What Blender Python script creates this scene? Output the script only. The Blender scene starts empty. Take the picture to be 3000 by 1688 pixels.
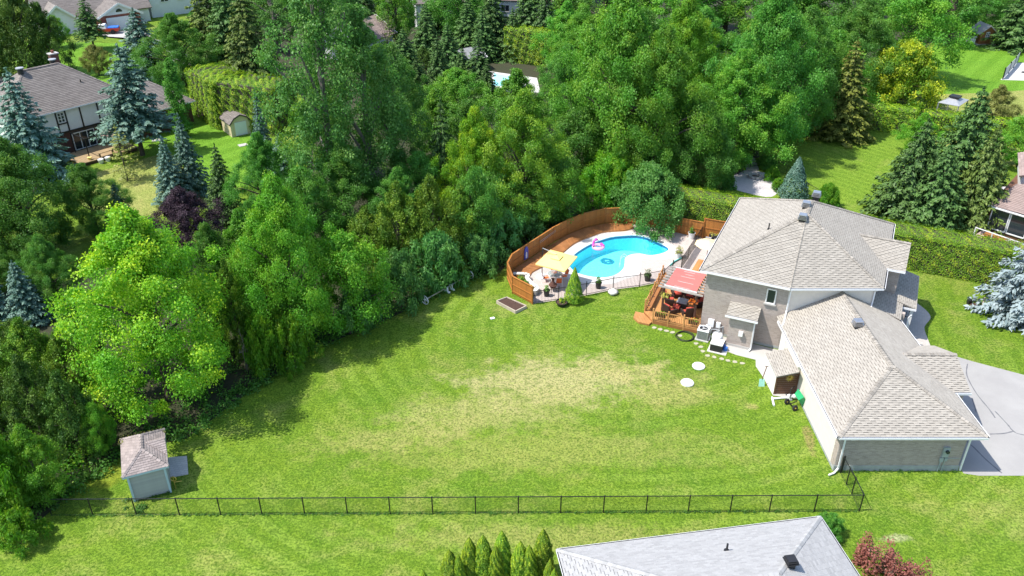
import bpy, bmesh, math, random
import numpy as np
from mathutils import Vector, Matrix
R = math.radians
random.seed(7)
scene = bpy.context.scene
COL = scene.collection

# ------------------------------------------------------------------ camera, sky, sun, exposure
cam_d = bpy.data.cameras.new('camera'); cam = bpy.data.objects.new('camera', cam_d); COL.objects.link(cam)
cam.location = (0, 0, 34); cam.rotation_euler = (R(60), 0, 0)
cam_d.sensor_width = 36; cam_d.lens = 29.304; cam_d.clip_start = .5; cam_d.clip_end = 2500
scene.camera = cam
SUN_EL, SUN_V = 59.0, Vector((-1, -.20, 0)).normalized()
sun_dir = Vector((SUN_V.x*math.cos(R(SUN_EL)), SUN_V.y*math.cos(R(SUN_EL)), math.sin(R(SUN_EL))))
world = bpy.data.worlds.new("World"); scene.world = world; world.use_nodes = True
wn = world.node_tree.nodes; bg = wn['Background']
sky = wn.new('ShaderNodeTexSky'); sky.sky_type = 'NISHITA'; sky.sun_disc = False
sky.sun_elevation = R(SUN_EL); sky.sun_rotation = math.atan2(SUN_V.x, SUN_V.y) % (2*math.pi)
world.node_tree.links.new(sky.outputs[0], bg.inputs[0]); bg.inputs[1].default_value = .15
sl = bpy.data.lights.new('sun', 'SUN'); sl.energy = 3.5; sl.angle = R(.5); sl.color = (1, .955, .88)
so = bpy.data.objects.new('sun', sl); COL.objects.link(so); so.location = (-40, 40, 90)
so.rotation_euler = sun_dir.to_track_quat('Z', 'Y').to_euler()
vs = scene.view_settings
vs.view_transform = 'Standard'; vs.look = 'None'; vs.exposure = 1.0; vs.gamma = 1; vs.use_curve_mapping = False

# ------------------------------------------------------------------ materials
MATS = {}
class NT:
    def __init__(s, name):
        s.m = bpy.data.materials.new(name); s.m.use_nodes = True; MATS[name] = s.m
        s.t = s.m.node_tree; s.b = s.t.nodes['Principled BSDF']; s.out = s.t.nodes['Material Output']
        s.tc = s.t.nodes.new('ShaderNodeTexCoord')
    def lk(s, a, b): s.t.links.new(a, b)
    def setv(s, inp, v):
        if hasattr(v, 'is_linked') or isinstance(v, bpy.types.NodeSocket): s.lk(v, inp)
        elif isinstance(v, (tuple, list)) and len(v) == 3 and inp.type == 'RGBA': inp.default_value = (*v, 1)
        else: inp.default_value = v
    def noise(s, scale, detail=4, rough=.55, vec=None, dist=0):
        n = s.t.nodes.new('ShaderNodeTexNoise'); n.inputs['Scale'].default_value = scale
        n.inputs['Detail'].default_value = detail; n.inputs['Roughness'].default_value = rough; n.inputs['Distortion'].default_value = dist
        s.lk(vec or s.tc.outputs['Object'], n.inputs['Vector']); return n.outputs['Fac']
    def mapv(s, scale=(1,1,1), rot=(0,0,0), loc=(0,0,0)):
        n = s.t.nodes.new('ShaderNodeMapping'); n.inputs['Scale'].default_value = scale; n.inputs['Rotation'].default_value = rot
        n.inputs['Location'].default_value = loc
        s.lk(s.tc.outputs['Object'], n.inputs['Vector']); return n.outputs[0]
    def ramp(s, fac, *stops):
        n = s.t.nodes.new('ShaderNodeValToRGB'); e = n.color_ramp.elements
        while len(e) < len(stops): e.new(.5)
        for el, (p, c) in zip(e, stops):
            el.position = p; el.color = (c, c, c, 1) if isinstance(c, (int, float)) else (*c, 1)
        s.lk(fac, n.inputs[0]); return n.outputs[0]
    def mix(s, f, a, b, mode='MIX'):
        n = s.t.nodes.new('ShaderNodeMix'); n.data_type = 'RGBA'; n.blend_type = mode
        s.setv(n.inputs[0], f); s.setv(n.inputs[6], a); s.setv(n.inputs[7], b); return n.outputs[2]
    def math(s, op, a, b=0.0, clamp=False):
        n = s.t.nodes.new('ShaderNodeMath'); n.operation = op; n.use_clamp = clamp
        s.setv(n.inputs[0], a); s.setv(n.inputs[1], b); return n.outputs[0]
    def attr(s, name):
        n = s.t.nodes.new('ShaderNodeAttribute'); n.attribute_name = name; return n.outputs['Fac']
    def rnd(s):
        return s.t.nodes.new('ShaderNodeObjectInfo').outputs['Random']
    def bump(s, h, strength=.3, dist=.02):
        n = s.t.nodes.new('ShaderNodeBump'); n.inputs['Strength'].default_value = strength; n.inputs['Distance'].default_value = dist
        s.lk(h, n.inputs['Height']); s.lk(n.outputs[0], s.b.inputs['Normal'])
    def col(s, v): s.setv(s.b.inputs['Base Color'], v)
    def rough(s, v): s.b.inputs['Roughness'].default_value = v

def pm(name, c, var=.25, scale=3, rough=.7, bump=0, rnd=0, tint=0, metallic=0, c2=None, fine=0):
    """procedural paint / wood / stone: two noise scales, optional per-piece variation"""
    n = NT(name); c2 = c2 or tuple(x*(1-var) for x in c)
    f = n.noise(scale, 6, .65)
    o = n.mix(n.ramp(f, (.3, 0), (.7, 1)), c2, c)
    if fine:
        o = n.mix(n.math('MULTIPLY', n.ramp(n.noise(scale*fine, 3), (.35, 0), (.65, 1)), .5), o, tuple(x*(1-var) for x in c2))
    if rnd: o = n.mix(n.math('MULTIPLY', n.rnd(), rnd), o, tuple(x*.45 for x in c2))
    if tint: o = n.mix(n.math('MULTIPLY', n.attr('tint'), tint), o, tuple(x*.4 for x in c2))
    n.col(o); n.rough(rough); n.b.inputs['Metallic'].default_value = metallic
    if bump: n.bump(n.noise(scale*6, 5), bump, .02)
    return n.m

def wood(name, c, rnd=.5, rough=.65, dry=.35):
    n = NT(name)
    g = n.noise(1, 5, .6, n.mapv((2, 40, 40)))
    o = n.mix(n.ramp(g, (.3, 0), (.7, 1)), tuple(x*.6 for x in c), c)
    o = n.mix(n.math('MULTIPLY', n.rnd(), rnd), o, tuple(x*.45 for x in c))
    o = n.mix(n.math('MULTIPLY', n.ramp(n.noise(.8, 4), (.45, 0), (.75, 1)), dry), o, tuple(min(1, x*1.3+.05) for x in c))
    n.col(o); n.rough(rough); n.bump(g, .2, .01); return n.m

def leafmat(name, a, b, tip=None, tipamt=0, trans=.38, gloss=.02, lo=.45, hi=.95):
    """leaf: diffuse + translucent, colour differs from leaf to leaf and clump to clump"""
    n = NT(name); t = n.attr('tint')
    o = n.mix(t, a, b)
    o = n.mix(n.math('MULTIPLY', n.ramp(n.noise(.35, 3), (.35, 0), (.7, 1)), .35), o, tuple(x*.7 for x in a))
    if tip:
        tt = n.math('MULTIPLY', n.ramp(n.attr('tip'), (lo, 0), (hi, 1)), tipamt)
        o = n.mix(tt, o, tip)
    hs = n.t.nodes.new('ShaderNodeHueSaturation'); n.lk(o, hs.inputs['Color'])
    n.lk(n.math('ADD', n.math('MULTIPLY', n.rnd(), .34), .80), hs.inputs['Value'])
    n.lk(n.math('ADD', n.math('MULTIPLY', n.rnd(), .016), .495), hs.inputs['Hue']); o = hs.outputs[0]
    d = n.t.nodes.new('ShaderNodeBsdfDiffuse'); n.lk(o, d.inputs[0])
    tr = n.t.nodes.new('ShaderNodeBsdfTranslucent'); n.lk(n.mix(.5, o, n.mix(1, o, (1.25, 1.35, .5), 'MULTIPLY')), tr.inputs[0])
    m1 = n.t.nodes.new('ShaderNodeMixShader'); m1.inputs[0].default_value = trans; n.lk(d.outputs[0], m1.inputs[1]); n.lk(tr.outputs[0], m1.inputs[2])
    g = n.t.nodes.new('ShaderNodeBsdfGlossy'); g.inputs['Roughness'].default_value = .5
    m2 = n.t.nodes.new('ShaderNodeMixShader'); m2.inputs[0].default_value = gloss; n.lk(m1.outputs[0], m2.inputs[1]); n.lk(g.outputs[0], m2.inputs[2])
    n.lk(m2.outputs[0], n.out.inputs[0]); return n.m

leafmat('leaf_bright_maple', (.14, .36, .022), (.26, .50, .024), (.62, .70, .035), .9)
leafmat('leaf_maple', (.095, .29, .030), (.185, .41, .036), (.38, .52, .05), .6)
leafmat('leaf_yellow_maple', (.12, .31, .026), (.21, .43, .03), (.48, .58, .04), .65)
leafmat('leaf_dark_maple', (.075, .235, .032), (.145, .345, .045), (.30, .46, .06), .5)
leafmat('leaf_poplar', (.078, .23, .045), (.15, .34, .065), (.32, .47, .11), .55)
leafmat('leaf_ash', (.10, .32, .024), (.19, .44, .03), (.42, .56, .045), .6)
leafmat('leaf_purple', (.035, .02, .03), (.075, .045, .062), (.13, .085, .11), .6, trans=.15)
leafmat('leaf_gold', (.09, .27, .016), (.20, .39, .02), (.78, .85, .05), 1.0, lo=.36, hi=.85)
leafmat('leaf_sumac', (.085, .27, .065), (.17, .38, .09), (.30, .48, .13), .5)
leafmat('leaf_lilac', (.10, .31, .06), (.18, .42, .085), (.28, .50, .12), .5)
leafmat('leaf_shrub', (.085, .27, .016), (.16, .37, .02), (.38, .50, .03), .6)
leafmat('leaf_red', (0.15, 0.042, 0.0375), (0.285, 0.09, 0.075), (0.39, 0.135, 0.12), .5, trans=.25)
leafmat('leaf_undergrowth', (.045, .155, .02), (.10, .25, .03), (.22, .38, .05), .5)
leafmat('needle_green', (.045, .11, .03), (.085, .175, .042), (.17, .27, .065), .5, trans=.12)
leafmat('needle_olive', (.065, .125, .03), (.13, .205, .042), (.25, .30, .06), .5, trans=.12)
leafmat('needle_blue', (.06, .15, .10), (.12, .225, .16), (.25, .37, .30), .6, trans=.08)
leafmat('needle_white', (.15, .21, .21), (.24, .31, .32), (.42, .50, .52), .6, trans=.08)
leafmat('needle_brown', (.09, .12, .026), (.165, .195, .034), (.27, .26, .045), .5, trans=.12)
leafmat('needle_pine', (0.18, 0.225, 0.045), (0.3, 0.315, 0.075), (0.45, 0.405, 0.135), .5, trans=.15)
leafmat('scale_cedar', (.08, .19, .018), (.165, .30, .026), (.36, .45, .035), .65, trans=.22)
leafmat('scale_cedar_dark', (.045, .11, .018), (.10, .19, .024), (.22, .31, .04), .5, trans=.2)
leafmat('scale_hedge', (.12, .29, .016), (.24, .43, .022), (.58, .66, .03), .8, trans=.25)
leafmat('scale_emerald', (.10, .23, .016), (.20, .35, .022), (.46, .55, .03), .7, trans=.2)
leafmat('flower_yellow', (0.5, 0.5, 0.05), (0.6, 0.62, 0.12), (0.8, 0.8, 0.3), .5)
leafmat('flower_orange', (0.7, 0.12, 0.02), (0.8, 0.22, 0.03), (0.8, 0.4, 0.05), .4)
pm('bark', (.10, .08, .06), .5, 4, .9, .6)
pm('bark_grey', (.20, .18, .155), .45, 4, .9, .5)
pm('bark_dead', (.24, .20, .17), .4, 4, .9, .3)
wood('cedar_fence', (.50, .19, .035), .6); wood('deck_wood', (.60, .29, .095), .5); wood('deck_old', (.42, .17, .05), .7)
wood('pergola_brown', (.085, .038, .025), .3); wood('pergola_grey', (.56, .50, .46), .3); wood('pale_timber', (.55, .47, .37), .3)
wood('brown_slat', (.17, .075, .04), .4); wood('tan_board', (.42, .30, .16), .25)
pm('black_iron', (.012, .012, .013), .3, 8, .45); pm('black_plastic', (.02, .02, .022), .3, 5, .5)
pm('chain_wire', (.018, .02, .018), .3, 8, .5)
pm('white_paint', (.80, .79, .77), .1, 2, .5, fine=6); pm('white_metal', (.78, .78, .78), .08, 3, .4)
pm('grey_metal', (.42, .43, .44), .2, 4, .45, metallic=.3); pm('steel', (.55, .55, .56), .2, 4, .35, metallic=.8)
pm('meter_grey', (.33, .38, .38), .2, 4, .5)
pm('brick_face', (.56, .475, .42), .3, 5, .85, .3, rnd=.35, tint=.35, c2=(.47, .39, .335))
pm('mortar', (.52, .49, .45), .2, 8, .9, .3)
pm('stucco', (.74, .68, .60), .12, 2, .9, .25, fine=12)
pm('foundation', (.36, .38, .37), .3, 2, .9, .3)
pm('shingle_tan', (.44, .405, .35), .18, 1.1, .9, .3, rnd=.25, tint=.25, c2=(.37, .335, .285), fine=5)
pm('shingle_tan_under', (.165, .148, .128), .3, 6, .95)
pm('shingle_cap', (.40, .365, .315), .18, 8, .9, .3, rnd=.5, tint=.5, c2=(.34, .305, .26), fine=5)
pm('shingle_grey', (.46, .455, .45), .25, 10, .9, .3, rnd=.3, tint=.3, c2=(.38, .375, .37), fine=5)
pm('shingle_grey_under', (.17, .175, .185), .3, 6, .95)
pm('shingle_brown', (.30, .265, .24), .3, .6, .95, .3, rnd=.4, tint=.4, c2=(.225, .195, .175), fine=8)
pm('shingle_brown_under', (.10, .085, .075), .3, 6, .95)
pm('shingle_pink', (.46, .345, .305), .25, 5, .95, .3, rnd=.4, tint=.4, c2=(.36, .27, .24), fine=5)
pm('shingle_pink_under', (.16, .12, .105), .3, 6, .95)
pm('shingle_shed', (.44, .375, .345), .3, 1.6, .95, .3, rnd=.4, tint=.4, c2=(.35, .29, .27), fine=6)
pm('dark_brick', (.115, .052, .04), .35, 3, .9, .3, c2=(.085, .04, .032))
pm('red_brick', (.26, .085, .06), .35, 6, .9, .3)
pm('siding_grey', (.36, .37, .355), .12, 2, .6, rnd=.2); pm('trim_blue', (.40, .52, .58), .1, 2, .5)
pm('siding_white', (.74, .75, .74), .08, 2, .6, rnd=.1); pm('siding_cream', (.66, .56, .36), .12, 2, .6, rnd=.12)
pm('timber_dark', (.02, .018, .016), .3, 5, .6)
pm('concrete', (.47, .45, .42), .16, 1.3, .9, .2, fine=14); pm('pool_concrete', (.58, .56, .53), .1, 1.2, .85, .1, fine=12)
pm('soil', (.105, .058, .04), .5, 5, 1, .8, fine=6); pm('stone', (.50, .47, .43), .3, 4, .9, .5); pm('white_stone', (.66, .63, .58), .2, 3, .9, .4)
pm('step_stone', (.42, .40, .28), .25, 5, .95, .4)
pm('yellow_canvas', (.86, .66, .22), .08, 2, .8); pm('cream_canvas', (.85, .66, .36), .1, 2, .8); pm('orange_canvas', (.80, .42, .13), .15, 2, .8)
pm('rose_canvas', (.62, .155, .135), .15, 1.5, .8, fine=8); pm('red_cushion', (.50, .075, .045), .25, 4, .8)
pm('wicker', (.045, .025, .02), .4, 12, .7, .4); pm('orange_sling', (.72, .15, .03), .12, 3, .7)
pm('pink_vinyl', (.80, .08, .42), .1, 3, .3); pm('pale_pink', (.82, .42, .58), .1, 3, .3)
pm('blue_foam', (.03, .08, .45), .2, 6, .4); pm('teal_plastic', (.10, .55, .50), .15, 4, .45); pm('mint_plastic', (.32, .62, .52), .12, 4, .45)
pm('green_poly', (.02, .33, .12), .2, 4, .4); pm('blue_plastic', (.04, .18, .62), .2, 4, .4); pm('tyre', (.018, .018, .018), .3, 8, .85)
pm('gold_metal', (.60, .42, .10), .25, 6, .35, metallic=.7); pm('terracotta', (.12, .05, .035), .35, 5, .8)
pm('car_black', (.02, .02, .025), .1, 2, .25); pm('car_red', (.55, .05, .03), .1, 2, .3); pm('umbrella_red', (.60, .02, .05), .1, 2, .7)
pm('tail_red', (.5, .01, .01), .1, 2, .3); pm('liner_white', (.75, .8, .82), .1, 2, .5)
n = NT('glass_dark'); n.col((.03, .04, .045)); n.rough(.08); n.b.inputs['Metallic'].default_value = .1
n = NT('glass_clear'); n.col((.35, .42, .42)); n.rough(.05); n.b.inputs['Alpha'].default_value = .45

def water_mat(name, tint):
    n = NT(name); fr = n.t.nodes.new('ShaderNodeFresnel'); fr.inputs[0].default_value = 1.33
    bn = n.t.nodes.new('ShaderNodeBump'); bn.inputs['Strength'].default_value = .22; bn.inputs['Distance'].default_value = .03
    n.lk(n.noise(3.5, 3), bn.inputs['Height']); n.lk(bn.outputs[0], fr.inputs['Normal'])
    tr = n.t.nodes.new('ShaderNodeBsdfTransparent'); tr.inputs[0].default_value = (*tint, 1)
    g = n.t.nodes.new('ShaderNodeBsdfGlossy'); g.inputs['Roughness'].default_value = .03; n.lk(bn.outputs[0], g.inputs['Normal'])
    m = n.t.nodes.new('ShaderNodeMixShader'); n.lk(fr.outputs[0], m.inputs[0]); n.lk(tr.outputs[0], m.inputs[1]); n.lk(g.outputs[0], m.inputs[2])
    n.lk(m.outputs[0], n.out.inputs[0])
water_mat('pool_water', (.62, .95, .975))
n = NT('pool_liner')                                   # printed liner: pale aqua with a faint web of ripples of the pebble print
v = n.t.nodes.new('ShaderNodeTexVoronoi'); v.feature = 'DISTANCE_TO_EDGE'; v.inputs['Scale'].default_value = 3.2
n.lk(n.tc.outputs['Object'], v.inputs['Vector'])
n.col(n.mix(n.ramp(v.outputs['Distance'], (.0, 1), (.06, 0)), (.33, .80, .88), (.46, .89, .94))); n.rough(.6)
pm('waterline_tile', (.03, .16, .36), .3, 10, .4)

def band(n, v, c, w):                                 # 1 inside |v-c|<w, soft
    return n.math('SUBTRACT', 1, n.math('MULTIPLY', n.math('ABSOLUTE', n.math('SUBTRACT', v, c)), 1/w), True)
def lawn(name, g1, g2, straw, dry_lo, dry_hi, stripe_rot=None, stripe_w=.6, stripe_amt=.25, patches=(), rings=None):
    n = NT(name)
    sep = n.t.nodes.new('ShaderNodeSeparateXYZ'); n.lk(n.tc.outputs['Object'], sep.inputs[0])
    big = n.noise(.16, 5, .6); mid = n.noise(.9, 5, .65); fine = n.noise(7, 4, .8); vfine = n.noise(28, 2, .6)
    o = n.mix(n.ramp(n.math('ADD', n.math('MULTIPLY', big, .5), n.math('MULTIPLY', mid, .5)), (.36, 0), (.62, 1)), g1, g2)
    if stripe_rot is not None:
        w = n.t.nodes.new('ShaderNodeTexWave'); w.inputs['Scale'].default_value = stripe_w; w.inputs['Distortion'].default_value = 1.2
        w.inputs['Detail'].default_value = 2; w.inputs['Detail Scale'].default_value = .4
        n.lk(n.mapv((1, 1, 1), (0, 0, stripe_rot)), w.inputs['Vector'])
        o = n.mix(n.math('MULTIPLY', n.ramp(w.outputs['Fac'], (.3, 0), (.7, 1)), stripe_amt), o, tuple(min(1, x*1.5+.02) for x in g2))
    if rings:
        mp = n.t.nodes.new('ShaderNodeMapping'); mp.inputs['Location'].default_value = (-rings[0], -rings[1], 0); mp.inputs['Scale'].default_value = (.85, 1, 1); n.lk(n.tc.outputs['Object'], mp.inputs['Vector'])
        w = n.t.nodes.new('ShaderNodeTexWave'); w.wave_type = 'RINGS'; w.rings_direction = 'Z'; w.inputs['Scale'].default_value = .26; w.inputs['Distortion'].default_value = 2.5; w.inputs['Detail'].default_value = 3; w.inputs['Detail Scale'].default_value = .25
        n.lk(mp.outputs[0], w.inputs['Vector']); a_ = n.math('MULTIPLY', n.ramp(w.outputs['Fac'], (.42, 0), (.62, 1)), n.math('MULTIPLY', n.ramp(n.noise(.12, 3), (.4, 0), (.62, 1)), .5))
        o = n.mix(a_, o, tuple(min(1, x*1.4+.03) for x in g2))
    dm = n.ramp(n.math('ADD', n.math('MULTIPLY', n.noise(.28, 6, .7, dist=.4), .7), n.math('MULTIPLY', fine, .3)), (dry_lo, 0), (dry_hi, 1))
    o = n.mix(n.math('MULTIPLY', dm, .6), o, straw)
    for (px_, py_, rx, ry, rot, amt, c) in patches:
        mp = n.t.nodes.new('ShaderNodeMapping'); mp.vector_type = 'TEXTURE'
        mp.inputs['Location'].default_value = (px_, py_, 0); mp.inputs['Rotation'].default_value = (0, 0, rot); mp.inputs['Scale'].default_value = (rx, ry, 1)
        n.lk(n.tc.outputs['Object'], mp.inputs['Vector'])
        ln = n.t.nodes.new('ShaderNodeVectorMath'); ln.operation = 'LENGTH'; n.lk(mp.outputs[0], ln.inputs[0])
        d = n.math('ADD', ln.outputs['Value'], n.math('MULTIPLY', n.math('SUBTRACT', n.noise(.55, 7, .75), .5), 2.9))
        d = n.math('ADD', d, n.math('MULTIPLY', n.math('SUBTRACT', fine, .5), 1.2))
        o = n.mix(n.math('MULTIPLY', n.ramp(d, (.45, 1), (1.15, 0)), amt), o, c)
    blot = n.noise(2.6, 5, .72, dist=.6)
    o = n.mix(n.math('MULTIPLY', n.ramp(blot, (.38, 1), (.52, 0)), .55), o, tuple(x*.62 for x in g1))
    o = n.mix(n.math('MULTIPLY', n.ramp(blot, (.54, 0), (.66, 1)), .45), o, tuple(min(1, x*1.45+.015) for x in g2))
    o = n.mix(n.math('MULTIPLY', n.ramp(fine, (.40, 1), (.52, 0)), .8), o, tuple(x*.45 for x in g1))
    o = n.mix(n.math('MULTIPLY', n.ramp(fine, (.53, 0), (.64, 1)), .55), o, tuple(min(1, x*1.6+.02) for x in g2))
    o = n.mix(n.math('MULTIPLY', n.ramp(vfine, (.50, 0), (.66, 1)), .55), o, tuple(min(1, x*1.7+.03) for x in g2))
    n.col(o); n.rough(.9); n.b.inputs['Specular IOR Level'].default_value = .15
    n.bump(n.math('ADD', fine, n.math('MULTIPLY', vfine, .6)), .7, .06); return n.m
STRAW = (.46, .36, .15)
lawn('lawn', (.062, .155, .006), (.142, .218, .012), STRAW, .50, .70, R(20), .35, .08, rings=(7, 53), patches=(
    (3.2, 46.2, 8.0, 3.4, R(8), .85, (.52, .42, .22)), (7.5, 47.5, 4.2, 1.5, R(-8), .6, (.50, .39, .18)), (18.4, 39.9, .35, 1.6, R(-8), .8, (.28, .17, .10)), (-1.0, 43.0, 8.5, 2.8, R(12), .6, (.44, .37, .16)), (10.5, 45.0, 3.5, 2.2, R(10), .5, STRAW),
    (2, 39.0, 13, 2.4, R(2), .48, (.38, .33, .11)), (-7, 40.5, 7, 1.6, R(12), .35, STRAW), (20.5, 32.0, 1.2, .35, R(5), .6, (.6, .52, .35)),
    (2, 32.0, 12, 1.3, 0, .4, STRAW), (32, 34, 8, 2, R(8), .3, STRAW), (15.7, 43.4, .5, .4, 0, .7, STRAW), (-24, 36.5, 2.2, 1.6, 0, .5, (.33, .30, .03))))
lawn('lawn_stripes', (.085, .185, .010), (.16, .25, .018), STRAW, .54, .74, R(-38), .30, .30)
lawn('lawn_lush', (.075, .20, .008), (.13, .26, .014), (.3, .36, .06), .62, .8, R(38), .12, .35)
lawn('lawn_dry', (.16, .22, .03), (.23, .27, .06), STRAW, .42, .62, R(-10), .3, .2)
pm('forest_floor', (.050, .045, .022), .5, .5, 1, .6, fine=10, c2=(.028, .038, .012))

def asphalt():
    n = NT('driveway'); c = n.mix(n.ramp(n.noise(.5, 5), (.3, 0), (.7, 1)), (.285, .275, .265), (.345, .335, .32))
    c = n.mix(n.math('MULTIPLY', n.ramp(n.noise(30, 2), (.4, 0), (.6, 1)), .25), c, (.22, .21, .20)); n.col(c); n.rough(.9); n.bump(n.noise(30, 3), .3, .01)
asphalt()
pm('asphalt_dark', (.10, .10, .105), .25, .8, .9, .2, fine=12); pm('crack_seal', (.17, .17, .18), .3, 4, .8)
def pavers(name, c, mortar, sx, rot):
    n = NT(name); b = n.t.nodes.new('ShaderNodeTexBrick'); b.inputs['Scale'].default_value = 1
    b.inputs['Brick Width'].default_value = sx; b.inputs['Row Height'].default_value = sx*.55; b.inputs['Mortar Size'].default_value = .012
    b.inputs['Color1'].default_value = (*c, 1); b.inputs['Color2'].default_value = (*[x*.88 for x in c], 1); b.inputs['Mortar'].default_value = (*mortar, 1)
    n.lk(n.mapv((1, 1, 1), (0, 0, rot)), b.inputs['Vector'])
    n.col(n.mix(n.math('MULTIPLY', n.ramp(n.noise(1.5, 5), (.35, 0), (.7, 1)), .3), b.outputs['Color'], tuple(x*.75 for x in c))); n.rough(.9)
    n.bump(b.outputs['Fac'], .3, -.008)
pavers('pavers_pink', (.53, .46, .42), (.36, .29, .26), .26, R(25)); pavers('pavers_grey', (.50, .48, .46), (.36, .34, .33), .22, R(25))
pavers('pavers_walk', (.50, .46, .42), (.37, .34, .31), .24, R(-20)); pavers('pavers_patio', (.56, .52, .52), (.38, .36, .36), .3, R(10))

# ------------------------------------------------------------------ mesh helpers
def tag(o, label=None, cat=None, group=None, kind=None):
    if label: o['label'] = label
    if cat: o['category'] = cat
    if group: o['group'] = group
    if kind: o['kind'] = kind
    return o
def thing(name, label, cat, loc=(0, 0, 0), rotz=0, group=None):
    o = bpy.data.objects.new(name, None); COL.objects.link(o); o.empty_display_size = .3
    o.location = loc; o.rotation_euler = (0, 0, rotz); return tag(o, label, cat, group)
def link(name, me, parent=None, mat=None, M=None):
    o = bpy.data.objects.new(name, me); COL.objects.link(o)
    if parent: o.parent = parent
    if M is not None: o.matrix_basis = M
    if mat:
        o.material_slots[0].link = 'OBJECT'; o.material_slots[0].material = MATS[mat]
    return o
def dup(root, loc, rotz=0, label=None, group=None, scale=None):
    def cp(o, par):
        c = o.copy(); COL.objects.link(c)
        if par: c.parent = par
        for ch in o.children: cp(ch, c)
        return c
    r = cp(root, None); r.location = loc; r.rotation_euler = (0, 0, rotz)
    if scale: r.scale = (scale,)*3
    if label: r['label'] = label
    if group: r['group'] = group
    return r

class MB:
    def __init__(s, o=(0, 0, 0)): s.v = []; s.f = []; s.t = []; s.tv = 0.0; s.o = Vector(o)
    def add(s, vs, fs):
        k = len(s.v); s.v += [tuple(Vector(v) - s.o) for v in vs]
        for f in fs: s.f.append([i+k for i in f]); s.t.append(s.tv)
        return s
    def hexa(s, p):   # 8 points: bottom ring, top ring
        return s.add(p, [(3, 2, 1, 0), (4, 5, 6, 7), (0, 1, 5, 4), (1, 2, 6, 5), (2, 3, 7, 6), (3, 0, 4, 7)])
    def box(s, a, b):
        x0, y0, z0 = a; x1, y1, z1 = b
        return s.hexa([(x0, y0, z0), (x1, y0, z0), (x1, y1, z0), (x0, y1, z0), (x0, y0, z1), (x1, y0, z1), (x1, y1, z1), (x0, y1, z1)])
    def rbox(s, c, size, rz=0, M=None):
        w, d, h = [x/2 for x in size]; M = M or Matrix.Rotation(rz, 4, 'Z'); c = Vector(c)
        P = [(-w, -d, -h), (w, -d, -h), (w, d, -h), (-w, d, -h), (-w, -d, h), (w, -d, h), (w, d, h), (-w, d, h)]
        return s.hexa([c + (M @ Vector(p)) for p in P])
    def beam(s, p0, p1, w, h=None, up=(0, 0, 1)):
        p0, p1 = Vector(p0), Vector(p1); h = h or w; d = (p1-p0).normalized(); up = Vector(up)
        if abs(d.dot(up)) > .98: up = Vector((0, 1, 0))
        a = d.cross(up).normalized()*w/2; b = a.normalized().cross(d)*h/2
        return s.hexa([p0-a-b, p0+a-b, p1+a-b, p1-a-b, p0-a+b, p0+a+b, p1+a+b, p1-a+b])
    def tube(s, pts, r, n=6, cap=True):
        pts = [Vector(p) for p in pts]; rs = r if isinstance(r, (list, tuple)) else [r]*len(pts); k = len(s.v); ring = []
        for i, p in enumerate(pts):
            d = (pts[min(i+1, len(pts)-1)] - pts[max(i-1, 0)]).normalized()
            a = d.cross(Vector((0, 0, 1)) if abs(d.z) < .95 else Vector((1, 0, 0))).normalized(); b = d.cross(a)
            ring.append([p + (a*math.cos(t) + b*math.sin(t))*rs[i] for t in [2*math.pi*j/n for j in range(n)]])
        vs = [v for q in ring for v in q]; fs = []
        for i in range(len(pts)-1):
            for j in range(n): fs.append((i*n+j, i*n+(j+1) % n, (i+1)*n+(j+1) % n, (i+1)*n+j))
        if cap: fs += [tuple(range(n))[::-1], tuple((len(pts)-1)*n+j for j in range(n))]
        return s.add(vs, fs)
    def cyl(s, c, r, z0, z1, n=14, r2=None): return s.tube([(c[0], c[1], z0), (c[0], c[1], z1)], [r, r if r2 is None else r2], n)
    def lathe(s, prof, c=(0, 0, 0), n=16):
        c = Vector(c); vs = []; fs = []; m = len(prof)
        for (r, z) in prof:
            for j in range(n): a = 2*math.pi*j/n; vs.append(c + Vector((r*math.cos(a), r*math.sin(a), z)))
        for i in range(m-1):
            for j in range(n): fs.append((i*n+j, i*n+(j+1) % n, (i+1)*n+(j+1) % n, (i+1)*n+j))
        return s.add(vs, fs)
    def prism(s, poly, z0, z1):
        n = len(poly); zt = z1 if isinstance(z1, (list, tuple)) else [z1]*n
        vs = [(p[0], p[1], z0) for p in poly] + [(p[0], p[1], zt[i]) for i, p in enumerate(poly)]
        return s.add(vs, [tuple(range(n))[::-1], tuple(range(n, 2*n))] + [(i, (i+1) % n, n+(i+1) % n, n+i) for i in range(n)])
    def slab(s, pts, t):   # planar polygon given thickness t below it
        pts = [Vector(p) for p in pts]; nn = (pts[1]-pts[0]).cross(pts[2]-pts[0]).normalized(); nn = nn if nn.z >= 0 else -nn; n = len(pts)
        return s.add([p - nn*t for p in pts] + pts, [tuple(range(n))[::-1], tuple(range(n, 2*n))] + [(i, (i+1) % n, n+(i+1) % n, n+i) for i in range(n)])
    def ring(s, c, Rr, r, n=24, m=8, M=None, frac=1):
        M = M or Matrix.Identity(4); c = Vector(c); vs = []; fs = []; nn = n if frac == 1 else n+1
        for i in range(nn):
            a = 2*math.pi*frac*i/n
            for j in range(m):
                b = 2*math.pi*j/m; vs.append(c + M @ Vector(((Rr+r*math.cos(b))*math.cos(a), (Rr+r*math.cos(b))*math.sin(a), r*math.sin(b))))
        for i in range(n):
            for j in range(m):
                i2 = (i+1) % nn if frac == 1 else i+1
                fs.append((i*m+j, i2*m+j, i2*m+(j+1) % m, i*m+(j+1) % m))
        return s.add(vs, fs)
    def ball(s, c, r, n=12, m=8, zs=1):
        return s.lathe([(max(.001, r*math.sin(math.pi*i/m)), -r*zs*math.cos(math.pi*i/m)) for i in range(m+1)], c, n)
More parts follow.
